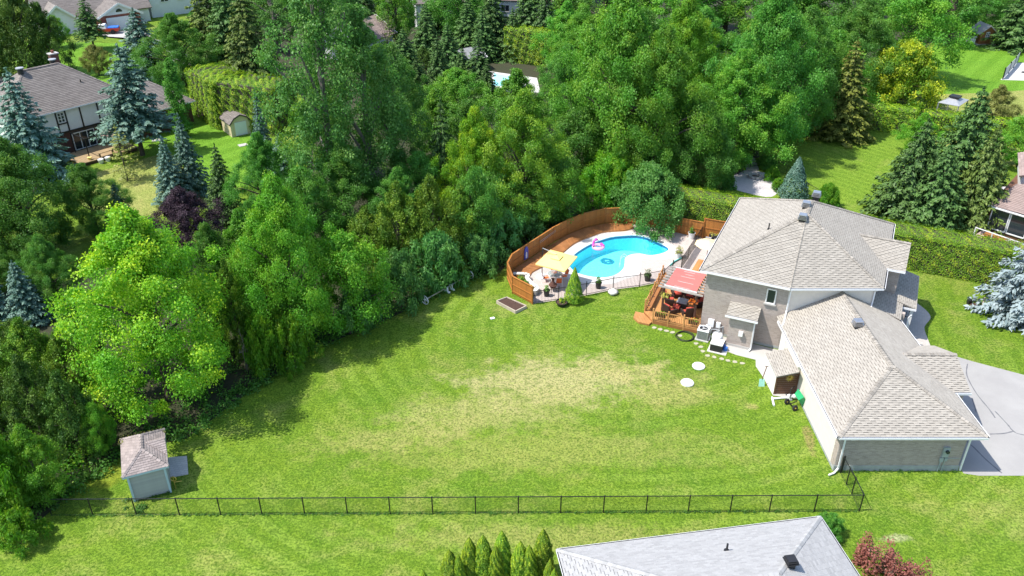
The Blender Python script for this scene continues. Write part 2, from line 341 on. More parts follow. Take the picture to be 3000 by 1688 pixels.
    def mesh(s, name):
        me = bpy.data.meshes.new(name); me.from_pydata(s.v, [], s.f)
        if any(s.t):
            a = me.attributes.new('tint', 'FLOAT', 'FACE'); a.data.foreach_set('value', s.t)
        return me
    def build(s, name, mat, parent=None, smooth=False, M=None):
        me = s.mesh(name); me.materials.append(MATS[mat])
        bm = bmesh.new(); bm.from_mesh(me); bmesh.ops.recalc_face_normals(bm, faces=bm.faces); bm.to_mesh(me); bm.free()
        if smooth: me.polygons.foreach_set('use_smooth', [True]*len(me.polygons))
        o = bpy.data.objects.new(name, me); COL.objects.link(o)
        if parent: o.parent = parent
        else: o.location = s.o
        if M is not None: o.matrix_basis = M
        return o
def inset(poly, d):
    n = len(poly); out = []; P = [Vector(p[:2]) for p in poly]
    area = sum(P[i].x*P[(i+1) % n].y - P[(i+1) % n].x*P[i].y for i in range(n)); sg = 1 if area > 0 else -1
    for i in range(n):
        a, b, c = P[i-1], P[i], P[(i+1) % n]
        e1 = (b-a).normalized(); e2 = (c-b).normalized(); n1 = Vector((-e1.y, e1.x))*sg; n2 = Vector((-e2.y, e2.x))*sg
        k = (n1+n2); k = k/(k.dot(n1) or 1); out.append(b + k*d)
    return out
def clip(sub, cl):
    def ins(p, a, b): return (b[0]-a[0])*(p[1]-a[1]) - (b[1]-a[1])*(p[0]-a[0]) >= -1e-9
    for i in range(len(cl)):
        a, b = cl[i-1], cl[i]; out = []
        for j in range(len(sub)):
            p, q = sub[j-1], sub[j]; ip, iq = ins(p, a, b), ins(q, a, b)
            if ip != iq:
                d1 = (q[0]-p[0], q[1]-p[1]); d2 = (b[0]-a[0], b[1]-a[1]); den = d1[0]*d2[1]-d1[1]*d2[0]
                if abs(den) > 1e-12:
                    t = ((a[0]-p[0])*d2[1]-(a[1]-p[1])*d2[0])/den; out.append((p[0]+t*d1[0], p[1]+t*d1[1]))
            if iq: out.append(q)
        sub = out
        if len(sub) < 3: return []
    return sub
TILE_ME = {}
def tile_mesh(kind, w, h, t0, t1, tint, mat):
    k = (kind, round(w, 3), round(h, 3), t0, t1, round(tint, 2), mat)
    if k not in TILE_ME:
        b = MB(); b.tv = tint or .001
        b.add([(0, 0, 0), (w, 0, 0), (w, h, 0), (0, h, 0), (0, 0, t1), (w, 0, t1), (w, h, t0), (0, h, t0)], [(4, 5, 6, 7), (0, 1, 5, 4), (1, 2, 6, 5), (2, 3, 7, 6), (3, 0, 4, 7)])
        me = b.mesh(kind); me.materials.append(MATS[mat]); TILE_ME[k] = me
    return TILE_ME[k]
def tiles(kind, parent, planes, tw, th, gap, t0, t1, mat, n_ind, origin=(0, 0, 0), dash=False, min_area=.15, rows_from=None):
    """lay bricks / shingles on planes. Whole pieces nearest the camera become single objects, the rest one mesh."""
    full = []; rest = MB(origin); rng = random.Random(3); o = Vector(origin)
    for pts in planes:
        P = [Vector(p) for p in pts]; nn = Vector((0, 0, 0))
        for i in range(len(P)): nn += P[i-1].cross(P[i])
        nn.normalize()
        cen = sum(P, Vector())/len(P)
        if nn.z < -.05 or (abs(nn.z) < .05 and nn.dot(Vector((0, 0, 34))-cen) < 0): nn = -nn
        U = Vector((0, 0, 1)).cross(nn).normalized(); V = nn.cross(U)
        uv = [((p-P[0]).dot(U), (p-P[0]).dot(V)) for p in P]
        if sum(uv[i-1][0]*uv[i][1]-uv[i][0]*uv[i-1][1] for i in range(len(uv))) < 0: uv = uv[::-1]
        u0, u1 = min(p[0] for p in uv), max(p[0] for p in uv); v0, v1 = min(p[1] for p in uv), max(p[1] for p in uv)
        r = 0; v = v0
        while v < v1-.01:
            u = u0 - tw + (tw/2*(r % 2) if not dash else tw*((r*2) % 5)/2.5 * 1.0 - tw); c = 0
            while u < u1:
                short = dash and (c % 2 == 0)
                hh = th-gap if not short else th*.78
                w = tw-gap if not dash else tw-.004
                sub = clip([(u, v), (u+w, v), (u+w, v+hh), (u, v+hh)], uv)
                if len(sub) >= 3:
                    ar = abs(sum(sub[i-1][0]*sub[i][1]-sub[i][0]*sub[i-1][1] for i in range(len(sub))))/2
                    tint = rng.choice((.001, .25, .5, .75, 1.0)) if rng.random() < .75 else .4
                    if ar > .985*w*hh:
                        q = P[0] + U*u + V*v; full.append(((q-Vector((0, 0, 34))).length, q, U, V, nn, w, hh, tint))
                    elif ar > min_area*w*hh*.3:
                        rest.tv = tint; k = len(sub)
                        top = [P[0] + U*a + V*b + nn*(t1 + (t0-t1)*(b-v)/hh) for a, b in sub]; bot = [P[0] + U*a + V*b for a, b in sub]
                        rest.add(bot+top, [tuple(range(k, 2*k))] + [(i, (i+1) % k, k+(i+1) % k, k+i) for i in range(k)])
                u += tw; c += 1
            v += th; r += 1
    full.sort(key=lambda x: x[0])
    for i, (d, q, U, V, nn, w, hh, tint) in enumerate(full):
        if i < n_ind:
            M = Matrix(((U.x, V.x, nn.x, q.x-o.x), (U.y, V.y, nn.y, q.y-o.y), (U.z, V.z, nn.z, q.z-o.z), (0, 0, 0, 1)))
            link(kind, tile_mesh(kind, w, hh, t0, t1, tint, mat), parent, M=M)
        else:
            rest.tv = tint; p = [q, q+U*w, q+U*w+V*hh, q+V*hh]
            rest.add(p + [p[0]+nn*t1, p[1]+nn*t1, p[2]+nn*t0, p[3]+nn*t0], [(4, 5, 6, 7), (0, 1, 5, 4), (1, 2, 6, 5), (2, 3, 7, 6), (3, 0, 4, 7)])
    if rest.f:
        me = rest.mesh(kind); me.materials.append(MATS[mat]); ob = link(kind, me, parent); ob['kind'] = 'stuff'
        if not parent: ob.location = origin
def caps(parent, p0, p1, mat, origin, step=.24, w=.30, name='ridge_cap'):
    """overlapping cap shingles folded over a hip or ridge"""
    p0, p1 = Vector(p0), Vector(p1); L = (p1-p0).length; d = (p1-p0).normalized(); a = d.cross(Vector((0, 0, 1))).normalized(); up = a.cross(d)
    n = int(L/step); key = ('cap', mat, w, step); o = Vector(origin)
    if key not in TILE_ME:
        TILE_ME[key] = []
        for t in (.001, .3, .6, .95):
            b = MB(); b.tv = t; h = w/2; s = step*1.05
            b.add([(0, 0, .05), (0, -h, -.02), (s, -h, -.045), (s, 0, .022), (s, h, -.045), (0, h, -.02), (0, 0, .0), (0, -h, -.06), (0, h, -.06)],
                  [(0, 1, 2, 3), (0, 3, 4, 5), (0, 6, 7, 1), (0, 5, 8, 6)])
            me = b.mesh(name); me.materials.append(MATS[mat]); TILE_ME[key].append(me)
    for i in range(n):
        q = p0 + d*(i*L/n) + up*.035 - o
        M = Matrix(((d.x, a.x*-1, up.x, q.x), (d.y, -a.y, up.y, q.y), (d.z, -a.z, up.z, q.z), (0, 0, 0, 1)))
        link(name, TILE_ME[key][random.randrange(4)], parent, M=M)
def gutter(p0, p1, parent, origin, out, mat='white_metal', name='gutter', w=.12, h=.11):
    """U channel hung along an eave, opening up"""
    p0, p1, out = Vector(p0), Vector(p1), Vector((out[0], out[1], 0)).normalized(); b = MB(origin); up = Vector((0, 0, 1))
    b.beam(p0+out*w*.5-up*h, p1+out*w*.5-up*h, w, .012); b.beam(p0+out*w-up*h*.5, p1+out*w-up*h*.5, .012, h+.02); b.beam(p0+out*.008-up*h*.5, p1+out*.008-up*h*.5, .012, h)
    b.beam(p0+out*(w-.012), p1+out*(w-.012), .028, .012)
    g = b.build(name, mat, parent); b = MB(origin); b.beam(p0+out*w*.5-up*h*.55, p1+out*w*.5-up*h*.55, w-.03, .01); b.build('gutter_bed', 'black_plastic', parent); return g
def downspout(pts, parent, origin, mat='white_metal', w=.09):
    b = MB(origin)
    for i in range(len(pts)-1): b.beam(pts[i], pts[i+1], w, w*.8)
    return b.build('downspout', mat, parent)
def sheet(name, pts, z, mat, kind='structure', hole=None, label=None, cat=None, t=0):
    bm = bmesh.new()
    for ring in [pts] + ([hole] if hole else []):
        vv = [bm.verts.new((p[0], p[1], z)) for p in ring]
        for i in range(len(vv)): bm.edges.new((vv[i-1], vv[i]))
    bmesh.ops.triangle_fill(bm, edges=bm.edges[:], use_beauty=True)
    if t:
        r = bmesh.ops.extrude_face_region(bm, geom=bm.faces[:]); bmesh.ops.translate(bm, verts=[g for g in r['geom'] if isinstance(g, bmesh.types.BMVert)], vec=(0, 0, -t))
    bmesh.ops.recalc_face_normals(bm, faces=bm.faces)
    if not t:
        for f in bm.faces:
            if f.normal.z < 0: f.normal_flip()
    me = bpy.data.meshes.new(name); bm.to_mesh(me); bm.free(); me.materials.append(MATS[mat])
    o = bpy.data.objects.new(name, me); COL.objects.link(o)
    if kind: o['kind'] = kind
    return tag(o, label, cat)
def smooth_loop(pts, k=4, closed=True):
    out = []; n = len(pts); P = [Vector(p[:2]) for p in pts]
    for i in range(n if closed else n-1):
        g = (lambda j: P[j % n]) if closed else (lambda j: P[max(0, min(n-1, j))])
        p0, p1, p2, p3 = g(i-1), g(i), g(i+1), g(i+2)
        for s in range(k):
            t = s/k; out.append(.5*((2*p1) + (p2-p0)*t + (2*p0-5*p1+4*p2-p3)*t*t + (3*p1-p0-3*p2+p3)*t**3))
    if not closed: out.append(P[-1])
    return [(p.x, p.y) for p in out]
# ------------------------------------------------------------------ plants
def nrm(a): return a/np.maximum(np.linalg.norm(a, axis=1, keepdims=True), 1e-9)
def leaf_mesh(name, pos, nor, axis, L, W, tint, tip, fold=.12):
    """one folded quad per leaf"""
    n = len(pos); nor = nrm(nor); axis = nrm(axis - nor*np.sum(axis*nor, axis=1, keepdims=True)); side = np.cross(nor, axis)
    L = np.broadcast_to(np.asarray(L, float).reshape(-1, 1), (n, 1)); W = np.broadcast_to(np.asarray(W, float).reshape(-1, 1), (n, 1))
    v = np.empty((n, 4, 3)); v[:, 0] = pos - axis*L*.5; v[:, 2] = pos + axis*L*.5 - nor*L*fold
    v[:, 1] = pos + side*W*.5 + nor*W*fold; v[:, 3] = pos - side*W*.5 + nor*W*fold
    me = bpy.data.meshes.new(name); me.vertices.add(n*4); me.vertices.foreach_set('co', v.ravel())
    me.loops.add(n*4); me.loops.foreach_set('vertex_index', np.arange(n*4, dtype=np.int32))
    me.polygons.add(n); me.polygons.foreach_set('loop_start', np.arange(0, n*4, 4, dtype=np.int32))
    try: me.polygons.foreach_set('loop_total', np.full(n, 4, dtype=np.int32))
    except Exception: pass
    me.update(calc_edges=True)
    for nm, arr in (('tint', tint), ('tip', tip)):
        a = me.attributes.new(nm, 'FLOAT', 'FACE'); a.data.foreach_set('value', np.clip(arr, 0, 1).astype(np.float32))
    me.materials.append(MATS['leaf_maple']); return me
def profile(kind, t):
    if kind == 'round': return np.sin(np.pi*np.clip(t, .03, .97)**.85)**.55
    if kind == 'ovate': return np.clip(np.sin(np.pi*np.clip(t, .05, .985)**.60)**.85, .14, 1)
    if kind == 'dome': return np.sqrt(np.clip(1-(t*.97)**2.2, 0, 1))
    if kind == 'cone': return np.clip((1-t)**.8*1.05, .04, 1)*np.clip(t*6+.55, 0, 1)
    if kind == 'column': return np.clip(np.sin(np.pi*np.clip(t, .02, .98)**.7)**.4, .2, 1)
    if kind == 'pillar': return np.clip(1-t**3.2, .03, 1)*np.clip(.72+t*1.2, 0, 1)
    if kind == 'cedar': return np.clip((1-t**2.6), .15, 1)
    if kind == 'spire': return np.clip(1-t**1.7, .03, 1)*np.clip(.75+t*1.5, 0, 1)
def broadleaf(seed, aspect=2.3, cb=.18, nl=46, lr=.30, leaf=.06, per=260, prof='round', upright=0, wide=.7, droop=.3, squash=.8):
    """crown of leaves in separate leafy lobes + trunk with limbs reaching the lobes; unit crown radius"""
    r = np.random.default_rng(seed); H = aspect; z0 = H*cb
    t = (np.arange(nl)+r.random(nl)*.9)/nl; t = t**.9
    ang = np.arange(nl)*2.39996 + r.random(nl)*.9
    rr = profile(prof, t); rad = np.maximum(rr - lr*.45, 0)*np.where(r.random(nl) < .3, r.random(nl)*.75, r.random(nl)**.25)*(.88+.24*r.random(nl))
    wob = 1 + .16*np.sin(ang*2+seed) + .10*np.sin(ang*3+seed*2.1)
    C = np.stack([np.cos(ang)*rad*wob, np.sin(ang)*rad*wob, z0 + (H-z0)*(lr*.35/(H-z0) + t*(1-lr*.75/(H-z0)))], 1)
    R_ = lr*(.65+.75*r.random(nl))*np.clip(.55+rr*.6, .5, 1.1)
    ns = 13; cen = nrm(np.stack([C[:, 0], C[:, 1], (C[:, 2]-(z0+H)*.42)*.7], 1)+1e-6)
    sd = nrm(r.normal(size=(nl, ns, 3)) + cen[:, None, :]*.75 + np.array([0, 0, .55]))           # where the sprays of a lobe sit
    sc_ = C[:, None, :] + sd*R_[:, None, None]*(.55+.5*r.random((nl, ns, 1)))*np.array([1, 1, squash])
    sn = nrm(sd*np.array([.7, .7, .35]) + np.array([0, 0, .75]) + r.normal(size=(nl, ns, 3))*.25)  # each spray is a tilted fan of leaves
    k = np.repeat(np.arange(nl), per); n = len(k); q = r.integers(0, ns, n)
    nn = sn[k, q]; dd = r.normal(size=(n, 3)); dd = nrm(dd - nn*np.sum(dd*nn, axis=1, keepdims=True)*.9)
    rl = r.random(n)**.6; pos = sc_[k, q] + dd*(R_[k]*.50*rl)[:, None] - nn*(R_[k]*.14*rl**2)[:, None]
    fill = r.random(n) < .06; pos[fill] = C[k[fill]]*(.75+.2*r.random((fill.sum(), 1))) + r.normal(size=(fill.sum(), 3))*R_[k[fill], None]*.3 + np.array([0, 0, 0])
    d = sd[k, q]
    nor = nn + r.normal(size=(n, 3))*.25
    axis = dd + np.array([0, 0, upright*1.6-droop]) + r.normal(size=(n, 3))*.4
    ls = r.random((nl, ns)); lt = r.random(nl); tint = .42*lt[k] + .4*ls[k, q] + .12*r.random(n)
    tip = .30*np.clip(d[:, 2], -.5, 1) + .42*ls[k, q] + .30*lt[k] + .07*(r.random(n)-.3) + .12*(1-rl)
    sz = leaf*(.6+.8*r.random(n))
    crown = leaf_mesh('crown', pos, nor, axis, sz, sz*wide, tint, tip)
    b = MB(); tr = .05*aspect/2.3
    b.tube([(0, 0, -.02), (.01, 0, z0), (0, .015, z0+(H-z0)*.45), (0, 0, z0+(H-z0)*.85)], [tr*1.25, tr, tr*.6, tr*.15], 7)
    for i in r.choice(nl, min(nl, 14), replace=False):
        zb = max(z0*.8, C[i, 2]*.62); p = Vector(C[i]); b.tube([(0, 0, zb), Vector((0, 0, zb)).lerp(p, .55)+Vector((0, 0, .04)), p], [tr*.45, tr*.28, tr*.1], 5)
    me = b.mesh('trunk'); me.materials.append(MATS['bark']); return crown, me
def spruce(seed, aspect=3.0, cb=.06, levels=22, nb=12, per=72, leaf=.125, droop=.28, dens_top=1.0, gap=0):
    r = np.random.default_rng(seed); H = aspect; P = []; N = []; A = []; T = []; TP = []; S = []
    for i in range(levels):
        t = (i+.3*r.random())/levels; z = H*(cb + (1-cb)*t); Lm = (1-t)**.85*1.0 + .03
        m = max(5, int(nb*(.55+.45*(1-t))))
        for j in range(m):
            if gap and r.random() < gap: continue
            a = 2*math.pi*(j+r.random()*.7)/m + i*1.7; L = Lm*(.72+.38*r.random()); bt = r.random()
            kk = max(8, int(per*(.3+.7*Lm)))
            s = .12+.9*r.random(kk)**.75; lat = (r.random(kk)*2-1)*.30*L*(1.05-s*.75)
            z_ = z + L*(.10*s - droop*s**1.6 + .12*np.maximum(0, s-.75)) + r.normal(size=kk)*.012
            x = L*s*math.cos(a) - lat*math.sin(a); y = L*s*math.sin(a) + lat*math.cos(a)
            P.append(np.stack([x, y, z_ - np.abs(lat)*.35], 1))
            od = np.array([math.cos(a), math.sin(a), -droop*.8]); sd = np.array([-math.sin(a), math.cos(a), -.25])
            A.append(od + np.sign(lat)[:, None]*sd*.9 + r.normal(size=(kk, 3))*.25)
            N.append(np.array([math.cos(a)*.35, math.sin(a)*.35, .85]) + r.normal(size=(kk, 3))*.38)
            T.append(.5*bt+.5*r.random(kk)); TP.append(s*.85 + (r.random(kk)-.5)*.35); S.append(leaf*(.65+.6*r.random(kk))*(.45+.55*min(1, Lm*1.6)))
    kk = 40; z = H*(.9+.11*r.random(kk)); P.append(np.stack([r.normal(size=kk)*.012, r.normal(size=kk)*.012, z], 1)); N.append(r.normal(size=(kk, 3)))
    A.append(np.array([0, 0, 1.0])+r.normal(size=(kk, 3))*.3); T.append(r.random(kk)); TP.append(r.random(kk)); S.append(np.full(kk, leaf*.7))
    P, N, A = map(np.concatenate, (P, N, A)); S = np.concatenate(S)
    crown = leaf_mesh('crown', P, N, A, S, S*.42, np.concatenate(T), np.concatenate(TP), .05)
    b = MB(); b.tube([(0, 0, -.02), (0, 0, H*.5), (0, 0, H*.98)], [.048*aspect/3*1.1, .03, .006], 7)
    for i in range(18):
        t = .04+.04*i; a = i*2.4; L = (1-t)*.8; b.tube([(0, 0, H*t), (L*.5*math.cos(a), L*.5*math.sin(a), H*t), (L*math.cos(a), L*math.sin(a), H*t-L*droop*.8)], [.012, .009, .004], 4)
    me = b.mesh('trunk'); me.materials.append(MATS['bark']); return crown, me
def conifer_mass(seed, aspect, prof, n=6000, leaf=.08, rough=.13, cb=.02, leaders=1):
    """arborvitae: upright sprays over one or more dense spires"""
    r = np.random.default_rng(seed); P = []; N = []; T = []; TP = []
    for q in range(leaders):
        h = aspect*(1 if q == 0 else .68+.27*r.random()); a0 = r.random()*6.28 + q*2.4; off = 0 if leaders == 1 else (.42 if q else .08); w = 1 if leaders == 1 else .58+.1*r.random()
        m = n//leaders; t = r.random(m)**1.15; a = r.random(m)*2*math.pi; ph = r.random(6)*6.28
        bumps = np.sin(a*5+ph[0]+t*9)*np.sin(t*23+ph[1]+np.sin(a*3)*2)*.6 + np.sin(a*9+t*31+ph[2])*.4
        rad = profile(prof, t)*w*(1 + rough*bumps)*(1-.30*r.random(m)**1.8)
        x = off*math.cos(a0) + rad*np.cos(a); y = off*math.sin(a0) + rad*np.sin(a); z = h*(cb + (1-cb)*t) + rough*.25*bumps
        P.append(np.stack([x, y, z], 1)); nn = np.stack([np.cos(a), np.sin(a), .45+.3*t], 1)
        N.append(nn + r.normal(size=(m, 3))*.5); T.append(.5+.45*bumps*.5+.35*(r.random(m)-.5)); TP.append(.42+.45*bumps+.45*(r.random(m)-.5)+.15*t)
    P, N = np.concatenate(P), np.concatenate(N); m = len(P)
    S = leaf*(.6+.8*r.random(m)); crown = leaf_mesh('crown', P, N, np.array([0, 0, 1.0])+.55*N+r.normal(size=(m, 3))*.45, S, S*.55, np.concatenate(T), np.concatenate(TP), .06)
    b = MB(); b.tube([(0, 0, -.02), (0, 0, aspect*.8)], [.07, .02], 6)
    me = b.mesh('trunk'); me.materials.append(MATS['bark']); return crown, me
VAR = {
 'big':   [broadleaf(1, 2.3, .05, 175, .20, .0225, 620, 'ovate'), broadleaf(12, 2.15, .05, 165, .21, .023, 600, 'ovate')],
 'maple': [broadleaf(2, 2.25, .08, 90, .25, .036, 430), broadleaf(3, 2.1, .08, 86, .26, .036, 430), broadleaf(4, 2.4, .08, 90, .25, .036, 430, 'ovate')],
 'tall':  [broadleaf(5, 3.2, .10, 86, .27, .042, 300, 'ovate'), broadleaf(6, 3.0, .10, 82, .28, .043, 300, 'round')],
 'poplar': [broadleaf(7, 3.6, .12, 120, .23, .034, 290, 'ovate', droop=.6), broadleaf(8, 3.4, .14, 112, .24, .035, 290, 'round', droop=.6)],
 'low':   [broadleaf(9, 1.3, .0, 90, .24, .040, 420, 'dome', droop=.1), broadleaf(10, 1.2, .0, 84, .25, .040, 420, 'dome', droop=.1)],
 'sumac': [broadleaf(20, 1.2, .02, 70, .25, .10, 150, 'dome', wide=.32, droop=.75), broadleaf(21, 1.3, .02, 62, .27, .10, 150, 'dome', wide=.32, droop=.75)],
 'column': [broadleaf(30, 6.4, .02, 70, .50, .11, 230, 'column', upright=.8)],
 'spruce': [spruce(40, 2.9), spruce(41, 3.2, levels=24), spruce(42, 2.6, levels=20, per=80)],
 'thin':  [spruce(43, 3.6, cb=.26, levels=20, gap=.1), spruce(44, 3.1, cb=.22, levels=20, gap=.12)],
 'pine':  [spruce(45, 2.4, cb=.12, levels=15, nb=8, per=30, gap=.25, droop=.05)],
 'fat':   [spruce(46, 2.0, cb=.02, levels=21, nb=14, per=85, droop=.22, leaf=.10), spruce(47, 1.8, cb=.03, levels=20, nb=14, per=85, droop=.25, leaf=.10)],
 'cedar': [broadleaf(50, 2.2, .0, 110, .21, .046, 270, 'cedar', upright=.9, wide=.45, squash=1.35), broadleaf(51, 2.0, .0, 100, .23, .048, 270, 'cedar', upright=.9, wide=.45, squash=1.35)],
 'cone':  [conifer_mass(52, 3.6, 'cone', 9000, .10, .12)],
 'emerald': [conifer_mass(53, 5.0, 'pillar', 12000, .14, .15), conifer_mass(54, 5.4, 'pillar', 12000, .14, .15)],
}
SPEC = {   # species: variants, crown material, bark, object name
 'BM': ('big', 'leaf_bright_maple', 'bark', 'maple_tree'), 'M': ('maple', 'leaf_maple', 'bark', 'maple_tree'), 'YM': ('big', 'leaf_yellow_maple', 'bark', 'maple_tree'),
 'DM': ('maple', 'leaf_dark_maple', 'bark', 'maple_tree'), 'TM': ('tall', 'leaf_maple', 'bark', 'maple_tree'), 'TD': ('tall', 'leaf_dark_maple', 'bark', 'broadleaf_tree'),
 'BIGM': ('big', 'leaf_maple', 'bark', 'maple_tree'), 'BIGD': ('big', 'leaf_dark_maple', 'bark', 'maple_tree'),
 'P': ('poplar', 'leaf_poplar', 'bark_grey', 'poplar_tree'), 'A': ('big', 'leaf_ash', 'bark', 'ash_tree'), 'AS': ('maple', 'leaf_ash', 'bark', 'ash_tree'), 'PU': ('big', 'leaf_purple', 'bark', 'purple_maple'),
 'GO': ('low', 'leaf_gold', 'bark', 'golden_tree'), 'SU': ('sumac', 'leaf_sumac', 'bark', 'sumac_bush'), 'SUB': ('sumac', 'leaf_shrub', 'bark', 'leafy_bush'), 'LI': ('low', 'leaf_lilac', 'bark', 'lilac_tree'),
 'SH': ('low', 'leaf_shrub', 'bark', 'shrub'), 'DSH': ('low', 'leaf_dark_maple', 'bark', 'shrub'), 'PSH': ('low', 'leaf_purple', 'bark', 'shrub'), 'CO': ('column', 'leaf_dark_maple', 'bark', 'columnar_oak'),
 'GSH': ('maple', 'needle_pine', 'bark', 'golden_shrub'), 'SG': ('spruce', 'needle_green', 'bark', 'spruce_tree'), 'SO': ('spruce', 'needle_olive', 'bark', 'spruce_tree'), 'SB': ('spruce', 'needle_blue', 'bark', 'blue_spruce'),
 'SBG': ('thin', 'needle_blue', 'bark', 'spruce_tree'), 'ST': ('thin', 'needle_green', 'bark', 'spruce_tree'), 'SW': ('fat', 'needle_white', 'bark', 'white_spruce'), 'SBR': ('spruce', 'needle_brown', 'bark', 'spruce_tree'),
 'FG': ('fat', 'needle_green', 'bark', 'spruce_tree'), 'FO': ('fat', 'needle_olive', 'bark', 'spruce_tree'), 'PN': ('pine', 'needle_pine', 'bark', 'pine_tree'), 'PO': ('pine', 'needle_olive', 'bark', 'pine_tree'),
 'CE': ('cedar', 'scale_cedar', 'bark', 'cedar_tree'), 'CD': ('cedar', 'scale_cedar_dark', 'bark', 'cedar_tree'), 'CN': ('cone', 'scale_emerald', 'bark', 'conical_cedar'), 'EM': ('emerald', 'scale_emerald', 'bark', 'emerald_cedar'),
 'PSB': ('cone', 'needle_blue', 'bark', 'blue_spruce'), 'DRY': ('low', 'needle_pine', 'bark', 'juniper_bush'),
}
ASPECT = {'big': (2.3, 2.15), 'maple': (2.25, 2.1, 2.4), 'tall': (3.2, 3.0), 'poplar': (3.6, 3.4), 'low': (1.3, 1.2), 'sumac': (1.2, 1.3), 'column': (6.4,), 'spruce': (2.9, 3.2, 2.6),
          'thin': (3.6, 3.1), 'pine': (2.4,), 'fat': (2.0, 1.8), 'cedar': (2.2, 2.0), 'cone': (3.6,), 'emerald': (5.0, 5.4)}
n_tree = 0
WK = {'big': .54, 'maple': .55, 'tall': .56, 'poplar': .5, 'low': .5}
def plant(label, sp, x, y, h, w, cat=None, group=None, z=0):
    """one tree: Empty at its foot > crown, trunk (mesh data shared between alike trees)"""
    global n_tree; n_tree += 1
    var, cm, bm_, name = SPEC[sp]; i = n_tree % len(VAR[var]); crown, trunk = VAR[var][i]
    cat = cat or ('bush' if ('bush' in name or 'shrub' in name) else 'tree')
    t = thing(name, label, cat, (x, y, z), random.random()*6.28, group)
    s = Matrix.Diagonal((w*WK.get(var, .47), w*WK.get(var, .47), h/ASPECT[var][i], 1))
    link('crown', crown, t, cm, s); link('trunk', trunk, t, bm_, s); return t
def hedge(label, path, width, height, mat, dens=75, leaf=.17, wob=.12, group=None, cat='hedge', name='cedar_hedge'):
    P = [Vector(p) for p in path]; o = P[0]; r = np.random.default_rng(len(P)*7+int(abs(o.x)*3)); pos = []; nor = []; tp = []
    for a, b in ((P[0], P[1]), (P[-1], P[-2])):
        d = (a-b).normalized(); s = Vector((-d.y, d.x)); m = int(width*height*dens); lat = (r.random(m)*2-1)*width/2; z = height*r.random(m); bmp = np.sin(lat*4+z*3)*.6+np.sin(lat*9-z*5)*.4
        off = .12 - .25*(np.abs(lat)/(width/2))**4 + wob*bmp; pos.append(np.stack([a.x-o.x+s.x*lat+d.x*off, a.y-o.y+s.y*lat+d.y*off, z], 1)); nor.append(np.stack([d.x+0*z, d.y+0*z, .3+0*z], 1)); tp.append(.42+.35*bmp+.5*(r.random(m)-.5))
    for i, (a, b) in enumerate(zip(P[:-1], P[1:])):
        d = (b-a).normalized(); a = a - d*(width*.3 if i else 0); b = b + d*(width*.3 if i < len(P)-2 else 0)
        L = (b-a).length; s = Vector((-d.y, d.x))
        for (nn, u0, span) in ((1, None, 2*height), (0, None, width)):
            m = int(L*span*dens); u = r.random(m)*L
            if nn: sd = np.where(r.random(m) < .5, -1, 1); z = height*r.random(m)**.9; lat = sd*width/2*(1-.12*(z/height)**3); n3 = np.stack([sd*s.x, sd*s.y, .35+0*sd], 1)
            else: lat = (r.random(m)*2-1)*width/2; z = height - .25*(np.abs(lat)/(width/2))**3*width/2; n3 = np.stack([s.x*lat*.5, s.y*lat*.5, 1+0*lat], 1)
            bmp = np.sin(u*3.1+z*2.3)*np.sin(u*1.3-z*3.7+lat)*.6 + np.sin(u*7.3+z*6+lat*5)*.4
            off = wob*bmp - .12*r.random(m)**2
            p = np.stack([a.x-o.x + d.x*u + s.x*lat, a.y-o.y + d.y*u + s.y*lat, z], 1) + nrm(n3)*off[:, None]
            pos.append(p); nor.append(n3); tp.append(.42+.35*bmp+.5*(r.random(m)-.5))
    pos, nor, tp = map(np.concatenate, (pos, nor, tp)); m = len(pos); S = leaf*(.6+.8*r.random(m))
    t = thing(name, label, cat, (o.x, o.y, 0), 0, group)
    me = leaf_mesh('foliage', pos, nrm(nor)*.9 + np.array([0, 0, .35]) + r.normal(size=(m, 3))*.42, nrm(nor)*.6 + np.array([0, 0, .7]) + r.normal(size=(m, 3))*.5, S, S*.6, r.random(m), tp, .06)
    link('foliage', me, t, mat)
    b = MB((o.x, o.y, 0)); w = width/2-.28
    for p, q in zip(P[:-1], P[1:]):
        d = (q-p).normalized(); s = Vector((-d.y, d.x))*w; e = d*.15; b.prism([p+s+e, p-s+e, q-s-e, q+s-e], 0, height-.32)
    b.build('branches', 'bark', t); return t
def clumps(name, label, pts, mat, per=90, leaf=.16, h=1.0, rad=.8, seed=1, kind='stuff', cat=None, wide=.65):
    """low undergrowth: leafy mounds at many points, one mesh"""
    r = np.random.default_rng(seed); Q = np.array(pts, float); k = np.repeat(np.arange(len(Q)), per); n = len(k)
    d = nrm(r.normal(size=(n, 3))); d[:, 2] = np.abs(d[:, 2]); sc = (.5+r.random(len(Q)))[k]
    o = Q[0]; pos = np.stack([Q[k, 0]-o[0], Q[k, 1]-o[1], 0*k], 1) + d*(r.random(n)**.5*sc)[:, None]*np.array([rad, rad, h])
    S = leaf*(.6+.8*r.random(n)); me = leaf_mesh(name, pos, d*.5+np.array([0, 0, .6])+r.normal(size=(n, 3))*.5, d+r.normal(size=(n, 3))*.7, S, S*wide, .5*(r.random(len(Q)))[k]+.5*r.random(n), r.random(n))
    ob = link(name, me, None, mat); ob.location = (o[0], o[1], 0); tag(ob, label, cat)
    if kind: ob['kind'] = kind
    return ob
